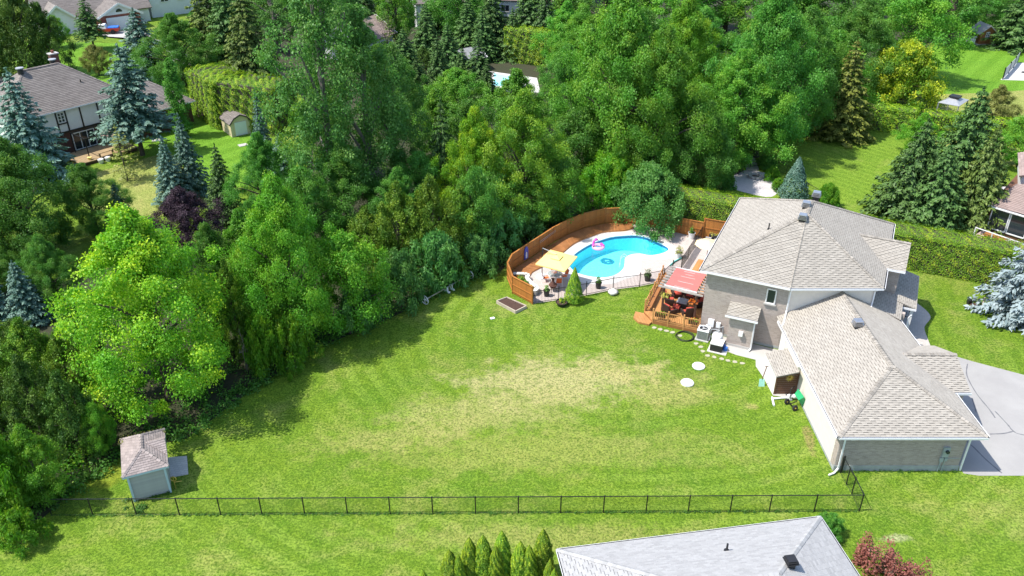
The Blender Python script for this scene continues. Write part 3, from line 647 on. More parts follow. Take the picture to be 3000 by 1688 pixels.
# ------------------------------------------------------------------ ground and the other sheets of the setting
POOL = smooth_loop([(4.87,62.84),(5.32,64.54),(6.36,66.05),(7.38,67.09),(8.92,68.15),(10.28,68.5),(11.38,68.56),(12.29,68.15),(13.11,67.22),(13.89,66.18),(13.77,65.41),(12.97,64.79),(12.01,64.54),
    (11.24,64.84),(10.41,64.66),(9.88,64.05),(9.71,63.08),(9.48,62.14),(8.88,61.21),(8.05,60.65),(7.06,60.6),(5.98,60.99),(5.25,61.67)], 3)
G_ = sheet('ground', [(-900,-300),(900,-300),(900,1400),(-900,1400)], 0, 'lawn', hole=POOL)
sheet('forest_floor', [(-60,20),(-40,30),(-26,33.2),(-25,36),(-23.3,39),(-20.2,40.2),(-18,44.3),(-14.3,50),(-9.2,54.4),(-6.2,57.6),(-3,60.9),(-1,61.6),(-.6,62.5),(1,64.6),(4,68),(8,71.3),(13,72),(13.5,73.5),(20,76),(22,80),(24.3,86),(30,94),(37,98),(42,104),(48,110),(60,125),(70,141),(80,147),(120,150),(120,240),(-20,240),(-40,165),(-50,150),(-46,128),(-30,118),(-26,100),(-22,84),(-24,70),(-30,66),(-37,60),(-60,58)], .004, 'forest_floor')
sheet('back_lawn', [(22,76.5),(24,87),(30,93),(36.5,97),(44,97.5),(49,95),(52,90),(44,72),(40,66.5)], .008, 'lawn_stripes')
sheet('far_lawn', [(50,110),(60,125),(71,141),(80,146),(120,149),(120,116),(90,118),(66,112)], .008, 'lawn_lush')
sheet('dry_lawn', [(44,99),(50,111),(66,112.5),(92,118.5),(92,84),(56,84)], .012, 'lawn_dry')
sheet('left_lawn', [(-70,122),(-58,116),(-40,86),(-30,77),(-25,84),(-30,97),(-42,110),(-56,128),(-64,140),(-90,142)], .008, 'lawn_lush')
sheet('shady_lawn', [(-48,80),(-36,70),(-30,76.5),(-39,90)], .012, 'lawn_dry')
sheet('side_road', [(-120,138),(-66,117.5),(-62,113),(-66,110),(-120,124)], .016, 'asphalt_dark')
sheet('far_driveway', [(-74,146),(-66,150.5),(-58,140),(-52,128),(-47,126),(-38,119.5),(-36,122),(-38,127),(-50,131),(-58,142)], .016, 'concrete')

drive = [(26.6,37.05),(27.4,36.86),(60,36.86),(60,39),(44,42.4),(35.4,46.86),(32.6,48.5),(30.3,50.1),(28.2,46.3),(26.6,46.3)]
sheet('driveway', drive, .004, 'driveway')
def ribbon(name, pts, w, z, mat, kind='structure'):
    b = MB()
    P = [Vector(p[:2]) for p in smooth_loop(pts, 5, False)]; vs = []
    for i, p in enumerate(P):
        d = (P[min(i+1, len(P)-1)]-P[max(i-1, 0)]).normalized(); s = Vector((-d.y, d.x))*w*(.6+.7*random.random()); vs += [(p.x+s.x, p.y+s.y, z), (p.x-s.x, p.y-s.y, z)]
    b.add(vs, [(2*i, 2*i+2, 2*i+3, 2*i+1) for i in range(len(P)-1)]); o = b.build(name, mat); o['kind'] = kind; return o
for pts in ([(32.1,48.2),(31.4,46.8),(31.08,44.8),(31.09,43.1),(31.04,42.2)],[(31.37,42.9),(31.49,41.6),(31.53,40.88),(32.02,40.5),(35,39.6)],[(29.9,40.6),(30.8,40.66),(31.53,40.88)],[(28.1,40),(28.31,39.28),(28.5,38.25),(28.86,37.06)],[(30.55,44.28),(30.3,43.4),(30.08,42.74)]):
    ribbon('crack_sealer', pts, .045, .008, 'crack_seal')
walk = smooth_loop([(27.6,50.2),(29.4,50.6),(30.3,50.15),(30.7,51.5),(31.1,52.97),(32.1,54.2),(32.3,55.2),(32.0,56.5),(31.5,57.1),(30.3,57.3),(28,57.2),(27.2,54)], 3)
sheet('front_walkway', walk, .012, 'pavers_walk')
sheet('side_walkway', [(14.5,49.75),(15.0,49.3),(15.5,49.75),(16.05,49.3),(17.3,48.7),(17.1,47.9),(17.3,46.5),(17.4,44.55),(18.9,44.2),(19.3,44.2),(19.3,49.9),(15,52)], .006, 'concrete')
sheet('patio', [(1.63,56.4),(3.7,56.98),(5.95,57.72),(8.2,58.6),(10.42,59.15),(12.5,59.95),(13.5,61.35),(14.35,62.0),(14.6,59.5),(17.4,59),(20,66.2),(17.5,68.1),(16.2,68.6),(13.8,69.9),(11.5,70.8),(10.2,71),(8.7,70.9),(6.7,69.9),(5.09,68.5),(3.69,66.9),(2.4,65.1),(1.4,63.7),(0,61.75),(-.3,60.4),(.05,58.1)], .010, 'pavers_pink', hole=POOL)
pv = [Vector(p) for p in POOL]
apr = [tuple(p) for p in inset(POOL, -.8)]
apr = [(x + (.9 if x > 9.6 and y < 64.7 and y > 61.3 else 0)*.8 - .12, y - (.35 if y < 62 else 0)) for x, y in apr]
apr = smooth_loop(apr[::2], 2)
sheet('pool_apron', apr, .016, 'pool_concrete', hole=POOL)
sheet('fire_pit_patio', smooth_loop([(23.2,81.0),(23.6,82.8),(24.6,84.0),(26.1,84.3),(27.3,83.3),(27.9,82.0),(27.3,80.0),(26.9,78.1),(25.5,77.2),(22.6,79.4)], 3), .012, 'pavers_patio')
sheet('gate_path', [(25.3,84.2),(26.7,84.3),(27.2,88.5),(25.9,88.5)], .012, 'pavers_walk')
sheet('shed_slab', [(-20.7,38.4),(-19.64,38.53),(-19.03,36.97),(-20.0,36.67)], .05, 'pavers_patio', t=.05)
sheet('brown_yard', [(44.5,69.5),(43,72),(47,78),(51,80),(50,70)], .02, 'pavers_patio')

# ------------------------------------------------------------------ the brick house
HA = Vector((13.5, 52.3, 0)); HUv = Vector((.906, -.423, 0)); HVv = Vector((.423, .906, 0))
def H(u, v, z=0): return HA + HUv*u + HVv*v + Vector((0, 0, z))
HO = (19, 50, 0)
house = thing('brick_house', 'large brick house with tan shingle hip roofs and an attached garage wing', 'house', HO)
EZ, RZ = 5.3, 8.5
A, B_, C_, FR, FL = H(0,0,EZ), H(6.25,0,EZ), H(12.05,2.72,EZ), H(12.05,14,EZ), H(0,14,EZ)
P1, P2 = H(6.02,5.75,RZ), H(6.02,8.2,RZ)
main_planes = [[A,B_,P1],[B_,C_,P1],[C_,FR,P2,P1],[FR,FL,P2],[FL,A,P1,P2]]
gx0, gx1, gy0, gy1, GE, GR = 18.7, 27.2, 37.0, 50.0, 2.8, 4.8
gm = (gx0+gx1)/2; ghy = gy0+4.25
V3 = lambda *a: Vector(a)
gr_planes = [[V3(gx0,gy0,GE),V3(gx1,gy0,GE),V3(gm,ghy,GR)],[V3(gx0,gy1,GE),V3(gx0,gy0,GE),V3(gm,ghy,GR),V3(gm,gy1,GR)],[V3(gx1,gy0,GE),V3(gx1,gy1,GE),V3(gm,gy1,GR),V3(gm,ghy,GR)]]
dz = 3.92; dxi = gx1-(dz-GE)/((GR-GE)/4.25)
dorm = [[V3(gx1-.05,41.15,GE+.03),V3(28.2,41.15,GE+.03),V3(28.2,43.7,dz),V3(dxi,43.7,dz)],[V3(28.2,46.25,GE+.03),V3(gx1-.05,46.25,GE+.03),V3(dxi,43.7,dz),V3(28.2,43.7,dz)]]
wz = 6.5
wing = [[H(12.0,5.85,EZ+.02),H(13.3,5.85,EZ+.02),H(13.3,8.2,wz),H(9.8,8.2,wz)],[H(13.3,10.55,EZ+.02),H(12.0,10.55,EZ+.02),H(9.8,8.2,wz),H(13.3,8.2,wz)]]
porch = [[H(11.7,5.4,3.55),H(11.7,10.8,3.55),H(14.6,10.8,2.75),H(14.6,5.4,2.75)]]
entry = [[V3(25.25,50.2,3.65),V3(26.45,52.6,3.65),V3(28.3,51.7,2.95),V3(27.15,49.3,2.95)]]
bump = [[H(2.35,-.82,2.62),H(4.55,-.82,2.62),H(4.55,.42,3.1),H(2.35,.42,3.1)]]
def roof_base(name, planes, mat, t=.10): 
    b = MB(HO)
    for p in planes: b.slab([q - Vector((0, 0, .015)) for q in p], t)
    return b.build(name, mat, house)
rf = roof_base('roof', main_planes, 'shingle_tan_under'); gf = roof_base('garage_roof', gr_planes+dorm, 'shingle_tan_under')
xf = roof_base('porch_roof', wing+porch+entry, 'shingle_tan_under'); bf = roof_base('bay_roof', bump, 'shingle_tan_under')
def tri_clip_dormer(): return
tiles('shingle', gf, gr_planes+dorm, .30, .145, .004, .010, .028, 'shingle_tan', 300, HO, dash=True)
tiles('shingle', rf, main_planes, .30, .145, .004, .010, .028, 'shingle_tan', 0, HO, dash=True)
tiles('shingle', xf, wing+porch+entry, .30, .145, .004, .010, .028, 'shingle_tan', 0, HO, dash=True)
tiles('shingle', bf, bump, .30, .145, .004, .010, .028, 'shingle_tan', 0, HO, dash=True)
for a, b in ((A,P1),(C_,P1),(FL,P2),(FR,P2),(P1,P2)): caps(rf, a, b, 'shingle_cap', HO)
for a, b in ((V3(gx0,gy0,GE),V3(gm,ghy,GR)),(V3(gx1,gy0,GE),V3(gm,ghy,GR)),(V3(gm,ghy,GR),V3(gm,gy1,GR)),(V3(dxi,43.7,dz),V3(28.2,43.7,dz))): caps(gf, a, b, 'shingle_cap', HO)
caps(rf, B_, P1, 'shingle_cap', HO, w=.16); caps(xf, H(9.8,8.2,wz), H(13.3,8.2,wz), 'shingle_cap', HO)
# soffits and fascia
b = MB(HO); b.prism([tuple(p) for p in inset([A,B_,C_,FR,FL], .02)], EZ-.16, EZ-.12); b.prism([(gx0+.02,gy0+.02),(gx1-.02,gy0+.02),(gx1-.02,gy1-.25),(gx0+.02,gy1-.25)], GE-.16, GE-.12)
b.prism([(gx1,41.2),(28.15,41.2),(28.15,46.2),(gx1,46.2)], GE-.15, GE-.11); b.build('soffit', 'white_paint', house)
for p, q, o in ((A,B_,-HVv),(B_,C_,Vector((0,-1,0))),(C_,FR,HUv),(A,FL,-HUv),(FL,FR,HVv)): gutter(p, q, rf, HO, o)
for p, q, o in (((gx0,gy0,GE),(gx1,gy0,GE),(0,-1)),((gx0,gy0,GE),(gx0,gy1-.6,GE),(-1,0)),((gx1,gy0,GE),(gx1,41.1,GE),(1,0)),((gx1,46.3,GE),(gx1,gy1,GE),(1,0)),((gx1,41.15,GE+.02),(28.2,41.15,GE+.02),(0,-1))): gutter(p, q, gf, HO, o)
gutter(H(12.05,5.85,EZ+.02), H(13.3,5.85,EZ+.02), xf, HO, -HVv); gutter(H(11.9,5.4,2.78), H(14.6,5.4,2.76), xf, HO, -HVv); gutter(H(2.3,-.82,2.6), H(4.6,-.82,2.6), bf, HO, -HVv)
# walls (mortar body, bricks laid on it)
W = inset([A,B_,C_,FR,FL], .42); wA, wB, wC, wFR, wFL = [Vector((p.x, p.y, 0)) for p in W]
b = MB(HO); b.prism([tuple(p) for p in W], .0, EZ-.13); wall = b.build('wall', 'mortar', house)
# garage body and its low concrete footing
b = MB(HO); gw = [(19.0,37.3),(26.3,37.3),(26.3,49.6),(19.0,49.3)]; b.prism(gw, .0, GE-.14); gwall = b.build('garage_wall', 'mortar', house)
b = MB(HO); b.box((18.96,37.26,0),(26.34,37.4,.42)); b.prism([tuple(p) for p in inset(gw, -.035)], 0, .16); b.prism([tuple(p) for p in inset(W, -.03)], 0, .22); b.build('foundation', 'foundation', house)
def up(p, z): return Vector((p.x, p.y, z))
def panel(p, q, z0, z1, out):
    out = Vector((out[0], out[1], 0)).normalized()*.004; return [up(p, z0)+out, up(q, z0)+out, up(q, z1)+out, up(p, z1)+out]
tiles('brick', gwall, [panel(V3(19.02,37.3,0), V3(26.28,37.3,0), .42, 2.62, (0,-1))], .245, .078, .014, .012, .012, 'brick_face', 300, HO)
winu = (4.75, 5.35)
def wpt(u): return H(u, .42)
wl = [panel(wA, wB, .22, 3.55, -HVv), panel(wA, wpt(winu[0]), 3.55, 5.14, -HVv), panel(wpt(winu[1]), wB, 3.55, 5.14, -HVv), panel(wpt(winu[0]), wpt(winu[1]), 4.75, 5.14, -HVv)]
wl += [panel(wFL, wA, .22, 5.14, -HUv), panel(wC, wFR, .22, 5.14, HUv)]
tiles('brick', wall, wl, .245, .078, .014, .012, .012, 'brick_face', 0, HO)
tiles('brick', gwall, [panel(V3(19.0,37.85,0), V3(19.0,37.3,0), .2, 2.62, (-1,0)), panel(V3(26.3,37.3,0), V3(26.3,49.5,0), .2, 2.62, (1,0))], .245, .078, .014, .012, .012, 'brick_face', 0, HO)
b = MB(HO); q = (wC-wB).normalized(); b.add([up(wB, 2.0)+V3(0,-.03,0), up(wC, 2.0)+V3(0,-.03,0), up(wC, 5.15)+V3(0,-.03,0), up(wB, 5.15)+V3(0,-.03,0)], [(0,1,2,3)])
b.beam(up(wB,5.0)+V3(0,-.05,0), up(wC,5.0)+V3(0,-.05,0), .05, .12); b.build('stucco_panel', 'stucco', house)
b = MB(HO); b.beam((18.99,37.86,1.35),(18.99,49.2,1.35),.03,2.5); b.build('stucco_panel', 'stucco', house)
# projecting bay with its own brick skin
b = MB(HO); bay = [H(2.6,-.6), H(4.35,-.6), H(4.35,.5), H(2.6,.5)]; b.prism([(p.x,p.y) for p in bay], 0, [2.68,2.68,3.02,3.02]); bw = b.build('bay_wall', 'mortar', house)
tiles('brick', bw, [panel(bay[0], bay[1], .2, 2.62, -HVv), panel(bay[1], bay[2], .2, 2.62, HUv), panel(bay[3], bay[0], .2, 2.62, -HUv)], .245, .078, .014, .012, .012, 'brick_face', 0, HO)
b = MB(HO); b.prism([(p.x,p.y) for p in inset([Vector((p.x,p.y)) for p in bay], -.05)], 0, .2); b.build('bay_footing', 'concrete', house)
# wing walls and porch post
b = MB(HO); ww = [H(11.5,6.2), H(13.0,6.2), H(13.0,10.2), H(11.5,10.2)]; b.prism([(p.x,p.y) for p in ww], 0, EZ-.1)
g0, g1, g2 = H(13.0,6.0,EZ-.1), H(13.0,10.4,EZ-.1), H(13.0,8.2,wz-.12); b.add([g0,g1,g2,g0-HUv*.2,g1-HUv*.2,g2-HUv*.2],[(0,1,2),(3,5,4),(0,2,5,3),(1,4,5,2)]); wwl = b.build('wing_wall', 'mortar', house)
tiles('brick', wwl, [panel(ww[0], ww[1], .2, 5.15, -HVv), panel(ww[1], ww[2], .2, 5.15, HUv)], .245, .078, .014, .012, .012, 'brick_face', 0, HO)
b = MB(HO); b.prism([(26.32,41.4),(28.0,41.4),(28.0,46.0),(26.32,46.0)], 0, GE-.12); b.add([V3(28.0,41.4,GE-.1),V3(28.0,46.0,GE-.1),V3(28.0,43.7,dz-.1),V3(27.8,41.4,GE-.1),V3(27.8,46.0,GE-.1),V3(27.8,43.7,dz-.1)],[(0,1,2),(3,5,4),(0,2,5,3),(1,4,5,2)]); b.build('garage_front', 'brick_face', house)
b = MB(HO); b.box((28.0,41.9,.02),(28.05,45.5,2.25)); b.build('garage_door', 'white_paint', house)
for u, v in ((14.35,5.6),(14.35,10.6)): b = MB(HO); b.rbox(H(u,v,1.38), (.22,.22,2.76), R(-25)); b.build('porch_post', 'white_paint', house)
b = MB(HO); b.rbox((27.75,50.35,1.45), (.3,.3,2.9), R(-25)); b.build('porch_post', 'brick_face', house)
b = MB(HO); b.prism([(26.3,49.8),(27.7,49.7),(29.0,52.4),(27.6,53)], 0, .35); b.build('porch_step', 'concrete', house)
b = MB(HO)
for i in range(9):
    t = i/8; p = V3(29.3,54.9,0).lerp(V3(30.5,54.1,0), t); b.beam(up(p,.1), up(p,.95), .02)
for z in (.12,.95): b.beam((29.3,54.9,z),(30.5,54.1,z),.035)
for p in ((29.3,54.9),(30.5,54.1)): b.beam((*p,0),(*p,1.0),.05)
tag(b.build('hand_rail', 'black_iron'), 'black iron hand rail beside the front walkway of the brick house', 'railing')
# upper window
b = MB(HO); c0, c1 = H(winu[0],.36), H(winu[1],.36)
for z in (3.6,4.72): b.beam(up(c0,z), up(c1,z), .10, .07)
for p in (c0, c1): b.beam(up(p,3.6), up(p,4.72), .07, .10)
fr_ = b.build('window', 'white_paint', house)
b = MB(HO); b.add([up(c0,3.6)+HVv*.03, up(c1,3.6)+HVv*.03, up(c1,4.72)+HVv*.03, up(c0,4.72)+HVv*.03], [(0,1,2,3)]); b.build('pane', 'glass_dark', fr_)
b = MB(HO); b.beam(up(H(winu[0]-.12,.34),3.53), up(H(winu[1]+.12,.34),3.53), .16, .10); b.build('sill', 'concrete', fr_)
# side door between house and garage
b = MB(HO); b.beam((18.95,49.0,1.05),(18.95,48.1,1.05),.06,2.05); b.build('side_door', 'white_paint', house)
# downspouts
downspout([(18.95,36.93,2.68),(19.2,37.2,2.45),(19.2,37.2,.25),(18.9,36.95,.12),(18.55,36.8,.1)], house, HO)
downspout([(26.95,36.95,2.68),(26.42,37.22,2.45),(26.42,37.22,.1)], house, HO)
downspout([up(wB,5.1)+V3(.1,-.35,0), up(wB,4.9)+V3(.1,-.1,0), up(wB,3.3)+V3(.05,-.1,0), V3(18.95,49.1,2.95), V3(18.75,48.75,2.85)], house, HO)
downspout([up(wC,5.1)+V3(-.1,-.35,0), up(wC,4.9)+V3(-.1,-.1,0), up(wC,3.9)+V3(-.1,-.1,0), V3(24.9,49.4,3.75)], house, HO)
downspout([H(4.5,-.85,2.5), H(4.38,-.66,2.3), H(4.38,-.66,.15), H(4.3,-.9,.08)], house, HO); downspout([(28.3,50.2,2.8),(28.25,50.35,2.5),(28.25,50.35,.1),(29.3,52.3,.07)], house, HO)
# roof vents and pipe
def roof_vent(x, y, z, rz, nm='roof_vent', s=1.05, m1='steel'):
    b = MB(HO); b.rbox((x,y,z+.16*s), (.42*s,.42*s,.5*s), rz); v = b.build(nm, 'black_plastic', house)
    b = MB(HO)
    for k in range(3): b.rbox((x,y,z+(.30+.085*k)*s), ((.60-.03*k)*s,(.60-.03*k)*s,.03), rz)
    b.rbox((x,y,z+.58*s), (.5*s,.5*s,.05), rz); b.build('vent_cap', m1, v)
roof_vent(20.95,54.55,8.0,R(-25)); roof_vent(21.7,56.3,8.2,R(-25)); roof_vent(22.95,57.9,8.3,R(-25)); roof_vent(22.55,45.9,4.45,0)
b = MB(HO); p = (18.75,54.9); b.cyl(p, .05, 7.0, 7.75, 8); b.cyl(p, .11, 7.25, 7.3, 8); b.build('vent_pipe', 'black_plastic', house)
# electric meter with conduits on the garage wall, dryer hood on the bay
b = MB(HO); b.box((25.05,37.14,1.15),(25.42,37.28,1.85)); b.box((25.02,37.16,.78),(25.22,37.28,1.08)); b.box((25.28,37.16,.85),(25.45,37.28,1.05))
m_ = b.build('electric_meter', 'meter_grey', house); b = MB(HO); b.tube([(25.26,37.13,1.6),(25.26,37.02,1.6)], .11, 14); b.build('meter_dial', 'glass_dark', m_)
b = MB(HO); b.tube([(25.1,37.2,.9),(25.08,37.2,.02)], .035, 7); b.tube([(25.33,37.2,1.15),(25.3,37.2,.02)], .03, 7); b.tube([(25.45,37.24,.95),(25.7,37.24,1.0),(26.2,37.24,1.0)], .018, 5); b.build('conduit', 'meter_grey', m_)
b = MB(HO); b.rbox(H(3.55,-.72,1.25), (.3,.24,.34), R(-25)); b.build('vent_hood', 'white_paint', house)
b = MB(HO); b.box((19.5,37.12,2.45),(19.75,37.28,2.6)); b.build('wall_lamp', 'white_paint', house)

# ------------------------------------------------------------------ plain shed at the lower left
SO_ = Vector((-21.35, 34.75, 0)); su = Vector((.918,.397,0)).normalized(); sv = Vector((-.397,.918,0)).normalized(); sw_, sd_ = 2.0, 3.05
def S(u, v, z=0): return SO_ + su*u + sv*v + Vector((0,0,z))
shed = thing('garden_shed', 'small grey sided shed with weathered pinkish hip roof beside the chain link fence', 'shed', tuple(SO_))
b = MB(SO_); b.prism([tuple(S(u,v))[:2] for u, v in ((.03,.03),(sw_-.03,.03),(sw_-.03,sd_-.03),(.03,sd_-.03))], 0, 2.0); b.build('wall', 'siding_grey', shed)
bd = MB(); bd.add([(0,-.018,0),(sw_-.16,-.018,0),(sw_-.16,-.004,.118),(0,-.004,.118),(0,.02,0),(sw_-.16,.02,0),(sw_-.16,.02,.118),(0,.02,.118)],[(0,1,2,3),(0,4,5,1),(3,2,6,7),(0,3,7,4),(1,5,6,2)])
me = bd.mesh('siding_board'); me.materials.append(MATS['siding_grey'])
for i in range(16):
    M = Matrix.Translation(S(.08,0,.06+i*.12)-SO_) @ Matrix.Rotation(math.atan2(su.y,su.x),4,'Z'); link('siding_board', me, shed, M=M)
bd = MB(); L_ = sd_-.16; bd.add([(0,-.018,0),(L_,-.018,0),(L_,-.004,.118),(0,-.004,.118),(0,.02,0),(L_,.02,0),(L_,.02,.118),(0,.02,.118)],[(0,1,2,3),(0,4,5,1),(3,2,6,7),(0,3,7,4),(1,5,6,2)])
me = bd.mesh('siding_board'); me.materials.append(MATS['siding_grey'])
for i in range(16):
    link('siding_board', me, shed, M=Matrix.Translation(S(sw_,.08,.06+i*.12)-SO_) @ Matrix.Rotation(math.atan2(sv.y,sv.x),4,'Z'))
for u, v in ((.04,0),(sw_-.04,0),(sw_-.04,sd_),(.04,sd_)):
    b = MB(SO_); b.beam(S(u,v-.01,0), S(u,v-.01,2.0), .11, .11, up=su); b.build('corner_trim', 'trim_blue', shed)
E0, E1, E2, E3 = S(-.2,-.2,2.02), S(sw_+.2,-.2,2.02), S(sw_+.2,sd_+.25,2.02), S(-.2,sd_+.25,2.02); R1, R2 = S(sw_/2,1.0,2.75), S(sw_/2,sd_-.75,2.75)
dr0, dr1, dr2, dr3 = S(sw_+.22,.75,2.06), S(sw_+.24,1.6,2.62), S(sw_+.22,2.45,2.06), S(sw_/2+.18,1.6,2.68)
sp = [[E0,E1,R1],[E1,E2,R2,R1],[E2,E3,R2],[E3,E0,R1,R2],[dr0,dr1,dr3],[dr1,dr2,dr3]]
b = MB(SO_)
for p in sp: b.slab([q-V3(0,0,.012) for q in p], .05)
b.add([dr0,dr2,dr1],[(0,1,2)]); srf = b.build('roof', 'shingle_shed', shed)
tiles('shingle', srf, sp, .26, .14, .010, .008, .026, 'shingle_shed', 300, SO_)
for a, c in ((E0,R1),(E1,R1),(E2,R2),(E3,R2),(R1,R2)): caps(srf, a, c, 'shingle_shed', SO_, w=.2)
b = MB(SO_); b.beam(E0-V3(0,0,.06), E1-V3(0,0,.06), .03, .12); b.beam(E1-V3(0,0,.06), E2-V3(0,0,.06), .03, .12); b.beam(E3-V3(0,0,.06), E0-V3(0,0,.06), .03, .12); b.build('fascia', 'trim_blue', shed)
b = MB(SO_); b.beam(S(sw_+.03,1.1,1.0), S(sw_+.03,2.1,1.0), .05, 1.95); b.build('door', 'siding_grey', shed)
ho = MB(); pp = S(sw_+.25,.15); ho.tube([up(pp,.0), up(pp,.9)], .02, 6); ho.ring(up(pp,.75), .16, .03, 14, 6, Matrix.Rotation(R(90),4,'X')); ho.tube([up(pp,.5), up(pp,.45)+su*.4], .025, 6)
tag(ho.build('hose_stand', 'gold_metal'), 'small yellow hose stand at the right corner of the grey shed', 'hose reel')
clumps('dead_vines', 'dry vine debris on the back edge of the shed roof', [tuple(S(u, sd_+.05)[:2]) for u in (.1,.5,.9,1.4,1.8)], 'needle_brown', 60, .12, .12, .4, 5)
bpy.data.objects['dead_vines'].location.z = 2.05

# ------------------------------------------------------------------ chain link fences
def chain_fence(name, label, pts, posts, h=1.22, ends=True):
    o = Vector((*pts[0], 0)); t = thing(name, label, 'fence', tuple(o)); b = MB(); b.cyl((0,0), .036, 0, h+.02, 7); b.ball((0,0,h+.03), .045, 7, 4); pm_ = b.mesh('post'); pm_.materials.append(MATS['black_iron'])
    for p in posts: link('post', pm_, t, M=Matrix.Translation(Vector((p[0], p[1], 0))-o))
    b = MB(o); w = MB(o)
    for p, q in zip(pts[:-1], pts[1:]):
        p, q = Vector((*p, 0)), Vector((*q, 0)); L = (q-p).length; d = (q-p)/L; b.tube([up(p,h), up(q,h)], .027, 6)
        s = Vector((-d.y, d.x, 0)); n_ = int(L/.065)
        for k in range(-int(h/.065), n_):
            for sg in (1, -1):
                x0, z0, x1, z1 = k*.065, .03, k*.065+h-.04, h-.01
                if sg < 0: z0, z1 = z1, z0
                # clip to the span
                if x0 < 0: z0 += (z1-z0)*(-x0)/(x1-x0); x0 = 0
                if x1 > L: z1 -= (z1-z0)*(x1-L)/(x1-x0); x1 = L
                if x1-x0 < .02: continue
                a = p+d*x0; c = p+d*x1; r = Vector((0,0,.0028)); w.add([up(a,z0)-r, up(c,z1)-r, up(c,z1)+r, up(a,z0)+r],[(0,1,2,3)])
        w.tube([up(p,.04), up(q,.04)], .012, 4)
    b.build('top_rail', 'black_iron', t); m = w.build('wire_mesh', 'chain_wire', t); m['kind'] = 'stuff'; return t
xs = [-25.5,-23.21,-20.81,-18.43,-16.15,-13.87,-11.5,-9.13,-6.76,-4.4,-2.02,.35,2.7,5.08,7.45,9.8,12.13,14.31,16.82,19.35]
fy = lambda x: 33.72+.012*(x+20)*.6
chain_fence('chain_link_fence', 'long low black chain link fence across the foreground lawn', [(x, fy(x)) for x in xs], [(x, fy(x)) for x in xs])
chain_fence('chain_link_gate', 'short black chain link section running from the fence corner to the garage', [(19.37,34.08),(19.4,35.35),(19.36,36.13),(19.33,37.15)], [(19.4,35.35),(19.36,36.13),(19.33,37.1),(19.42,37.12)])

# ------------------------------------------------------------------ neighbour's roof at the bottom of the frame
NO = Vector((15.63,30.8,0)); nu = Vector((-.987,-.158,0)); nw = Vector((.158,-.987,0)); NL, ND = 13.62, 9.6
def Nn(u, w, z=0): return NO + nu*u + nw*w + Vector((0,0,z))
nz, nr = 2.8, 2.8+.45*ND/2
nh = thing('neighbour_house', 'house with pale grey shingle hip roof cut off by the bottom edge', 'house', tuple(NO))
n0, n1, n2, n3, r1, r2 = Nn(0,0,nz), Nn(NL,0,nz), Nn(NL,ND,nz), Nn(0,ND,nz), Nn(ND/2,ND/2,nr), Nn(NL-ND/2,ND/2,nr)
np_ = [[n0,n1,r2,r1],[n1,n2,r2],[n2,n3,r1,r2],[n3,n0,r1]]
b = MB(NO)
for p in np_: b.slab([q-V3(0,0,.015) for q in p], .1)
nrf = b.build('roof', 'shingle_grey_under', nh); tiles('shingle', nrf, np_, .30, .145, .004, .010, .028, 'shingle_grey', 300, NO, dash=True)
for a, c in ((n0,r1),(n1,r2),(r1,r2)): caps(nrf, a, c, 'shingle_grey', NO, w=.26)
for p, q, o in ((n0,n1,-nw),(n0,n3,-nu),(n1,n2,nu)):
    b = MB(NO); b.beam(p-V3(0,0,.05)+o*.02, q-V3(0,0,.05)+o*.02, .05, .16); b.beam(p+o*.03+V3(0,0,.02), q+o*.03+V3(0,0,.02), .07, .02); b.build('fascia', 'white_metal', nh)
b = MB(NO); b.prism([tuple(p)[:2] for p in (Nn(.45,.45),Nn(NL-.45,.45),Nn(NL-.45,ND-.45),Nn(.45,ND-.45))], 0, nz-.02); b.build('wall', 'brick_face', nh)
HO_save = HO
def nvent(u, w, z):
    x, y, _ = Nn(u, w); b = MB(NO); b.rbox((x,y,z+.12), (.34,.34,.45), R(9)); v = b.build('roof_vent', 'black_plastic', nh); b = MB(NO)
    b.rbox((x,y,z+.36), (.5,.5,.05), R(9)); b.rbox((x,y,z+.42), (.42,.42,.05), R(9)); b.rbox((x,y,z+.26), (.56,.56,.03), R(9)); b.build('vent_cap', 'black_plastic', v)
nvent(3.9, 4.15, 4.62)
b = MB(NO); x, y, _ = Nn(6.0, 2.2); b.cyl((x,y), .05, 3.6, 4.25, 9); b.cyl((x,y), .13, 3.78, 3.84, 9); b.build('vent_pipe', 'black_plastic', nh)
# ------------------------------------------------------------------ swimming pool
po = (8.5, 64, 0); pool = thing('swimming_pool', 'kidney shaped in ground pool with bright turquoise water', 'pool', po)
b = MB(po); n_ = len(POOL); dep = lambda x, y: -1.35 - .55*max(0, min(1, (x-9)/4))
b.add([(x,y,-.0) for x,y in POOL] + [(x,y,-.30) for x,y in POOL] + [(x,y,dep(x,y)) for x,y in POOL], [(n_+i,n_+(i+1)%n_,2*n_+(i+1)%n_,2*n_+i) for i in range(n_)] + [tuple(range(2*n_,3*n_))]); b.build('basin', 'pool_liner', pool)
b = MB(po); b.add([(x,y,.0) for x,y in POOL] + [(x,y,-.30) for x,y in POOL], [(i,(i+1)%n_,n_+(i+1)%n_,n_+i) for i in range(n_)]); b.build('waterline_band', 'waterline_tile', pool)
cp_i = inset(POOL, .03); cp_o = inset(POOL, -.16); b = MB(po)
for i in range(n_):
    j = (i+1) % n_; a0, a1, c0, c1 = cp_i[i], cp_i[j], cp_o[i], cp_o[j]
    b.hexa([(a0.x,a0.y,-.05),(a1.x,a1.y,-.05),(c1.x,c1.y,.0),(c0.x,c0.y,.0),(a0.x,a0.y,.035),(a1.x,a1.y,.035),(c1.x,c1.y,.035),(c0.x,c0.y,.035)])
b.build('coping', 'white_paint', pool)
wp = [tuple(p) for p in inset(POOL, .002)]; wo = sheet('water', wp, -.11, 'pool_water', kind=None); wo.parent = pool; wo.matrix_basis = Matrix.Translation(-Vector(po))
b = MB(po)
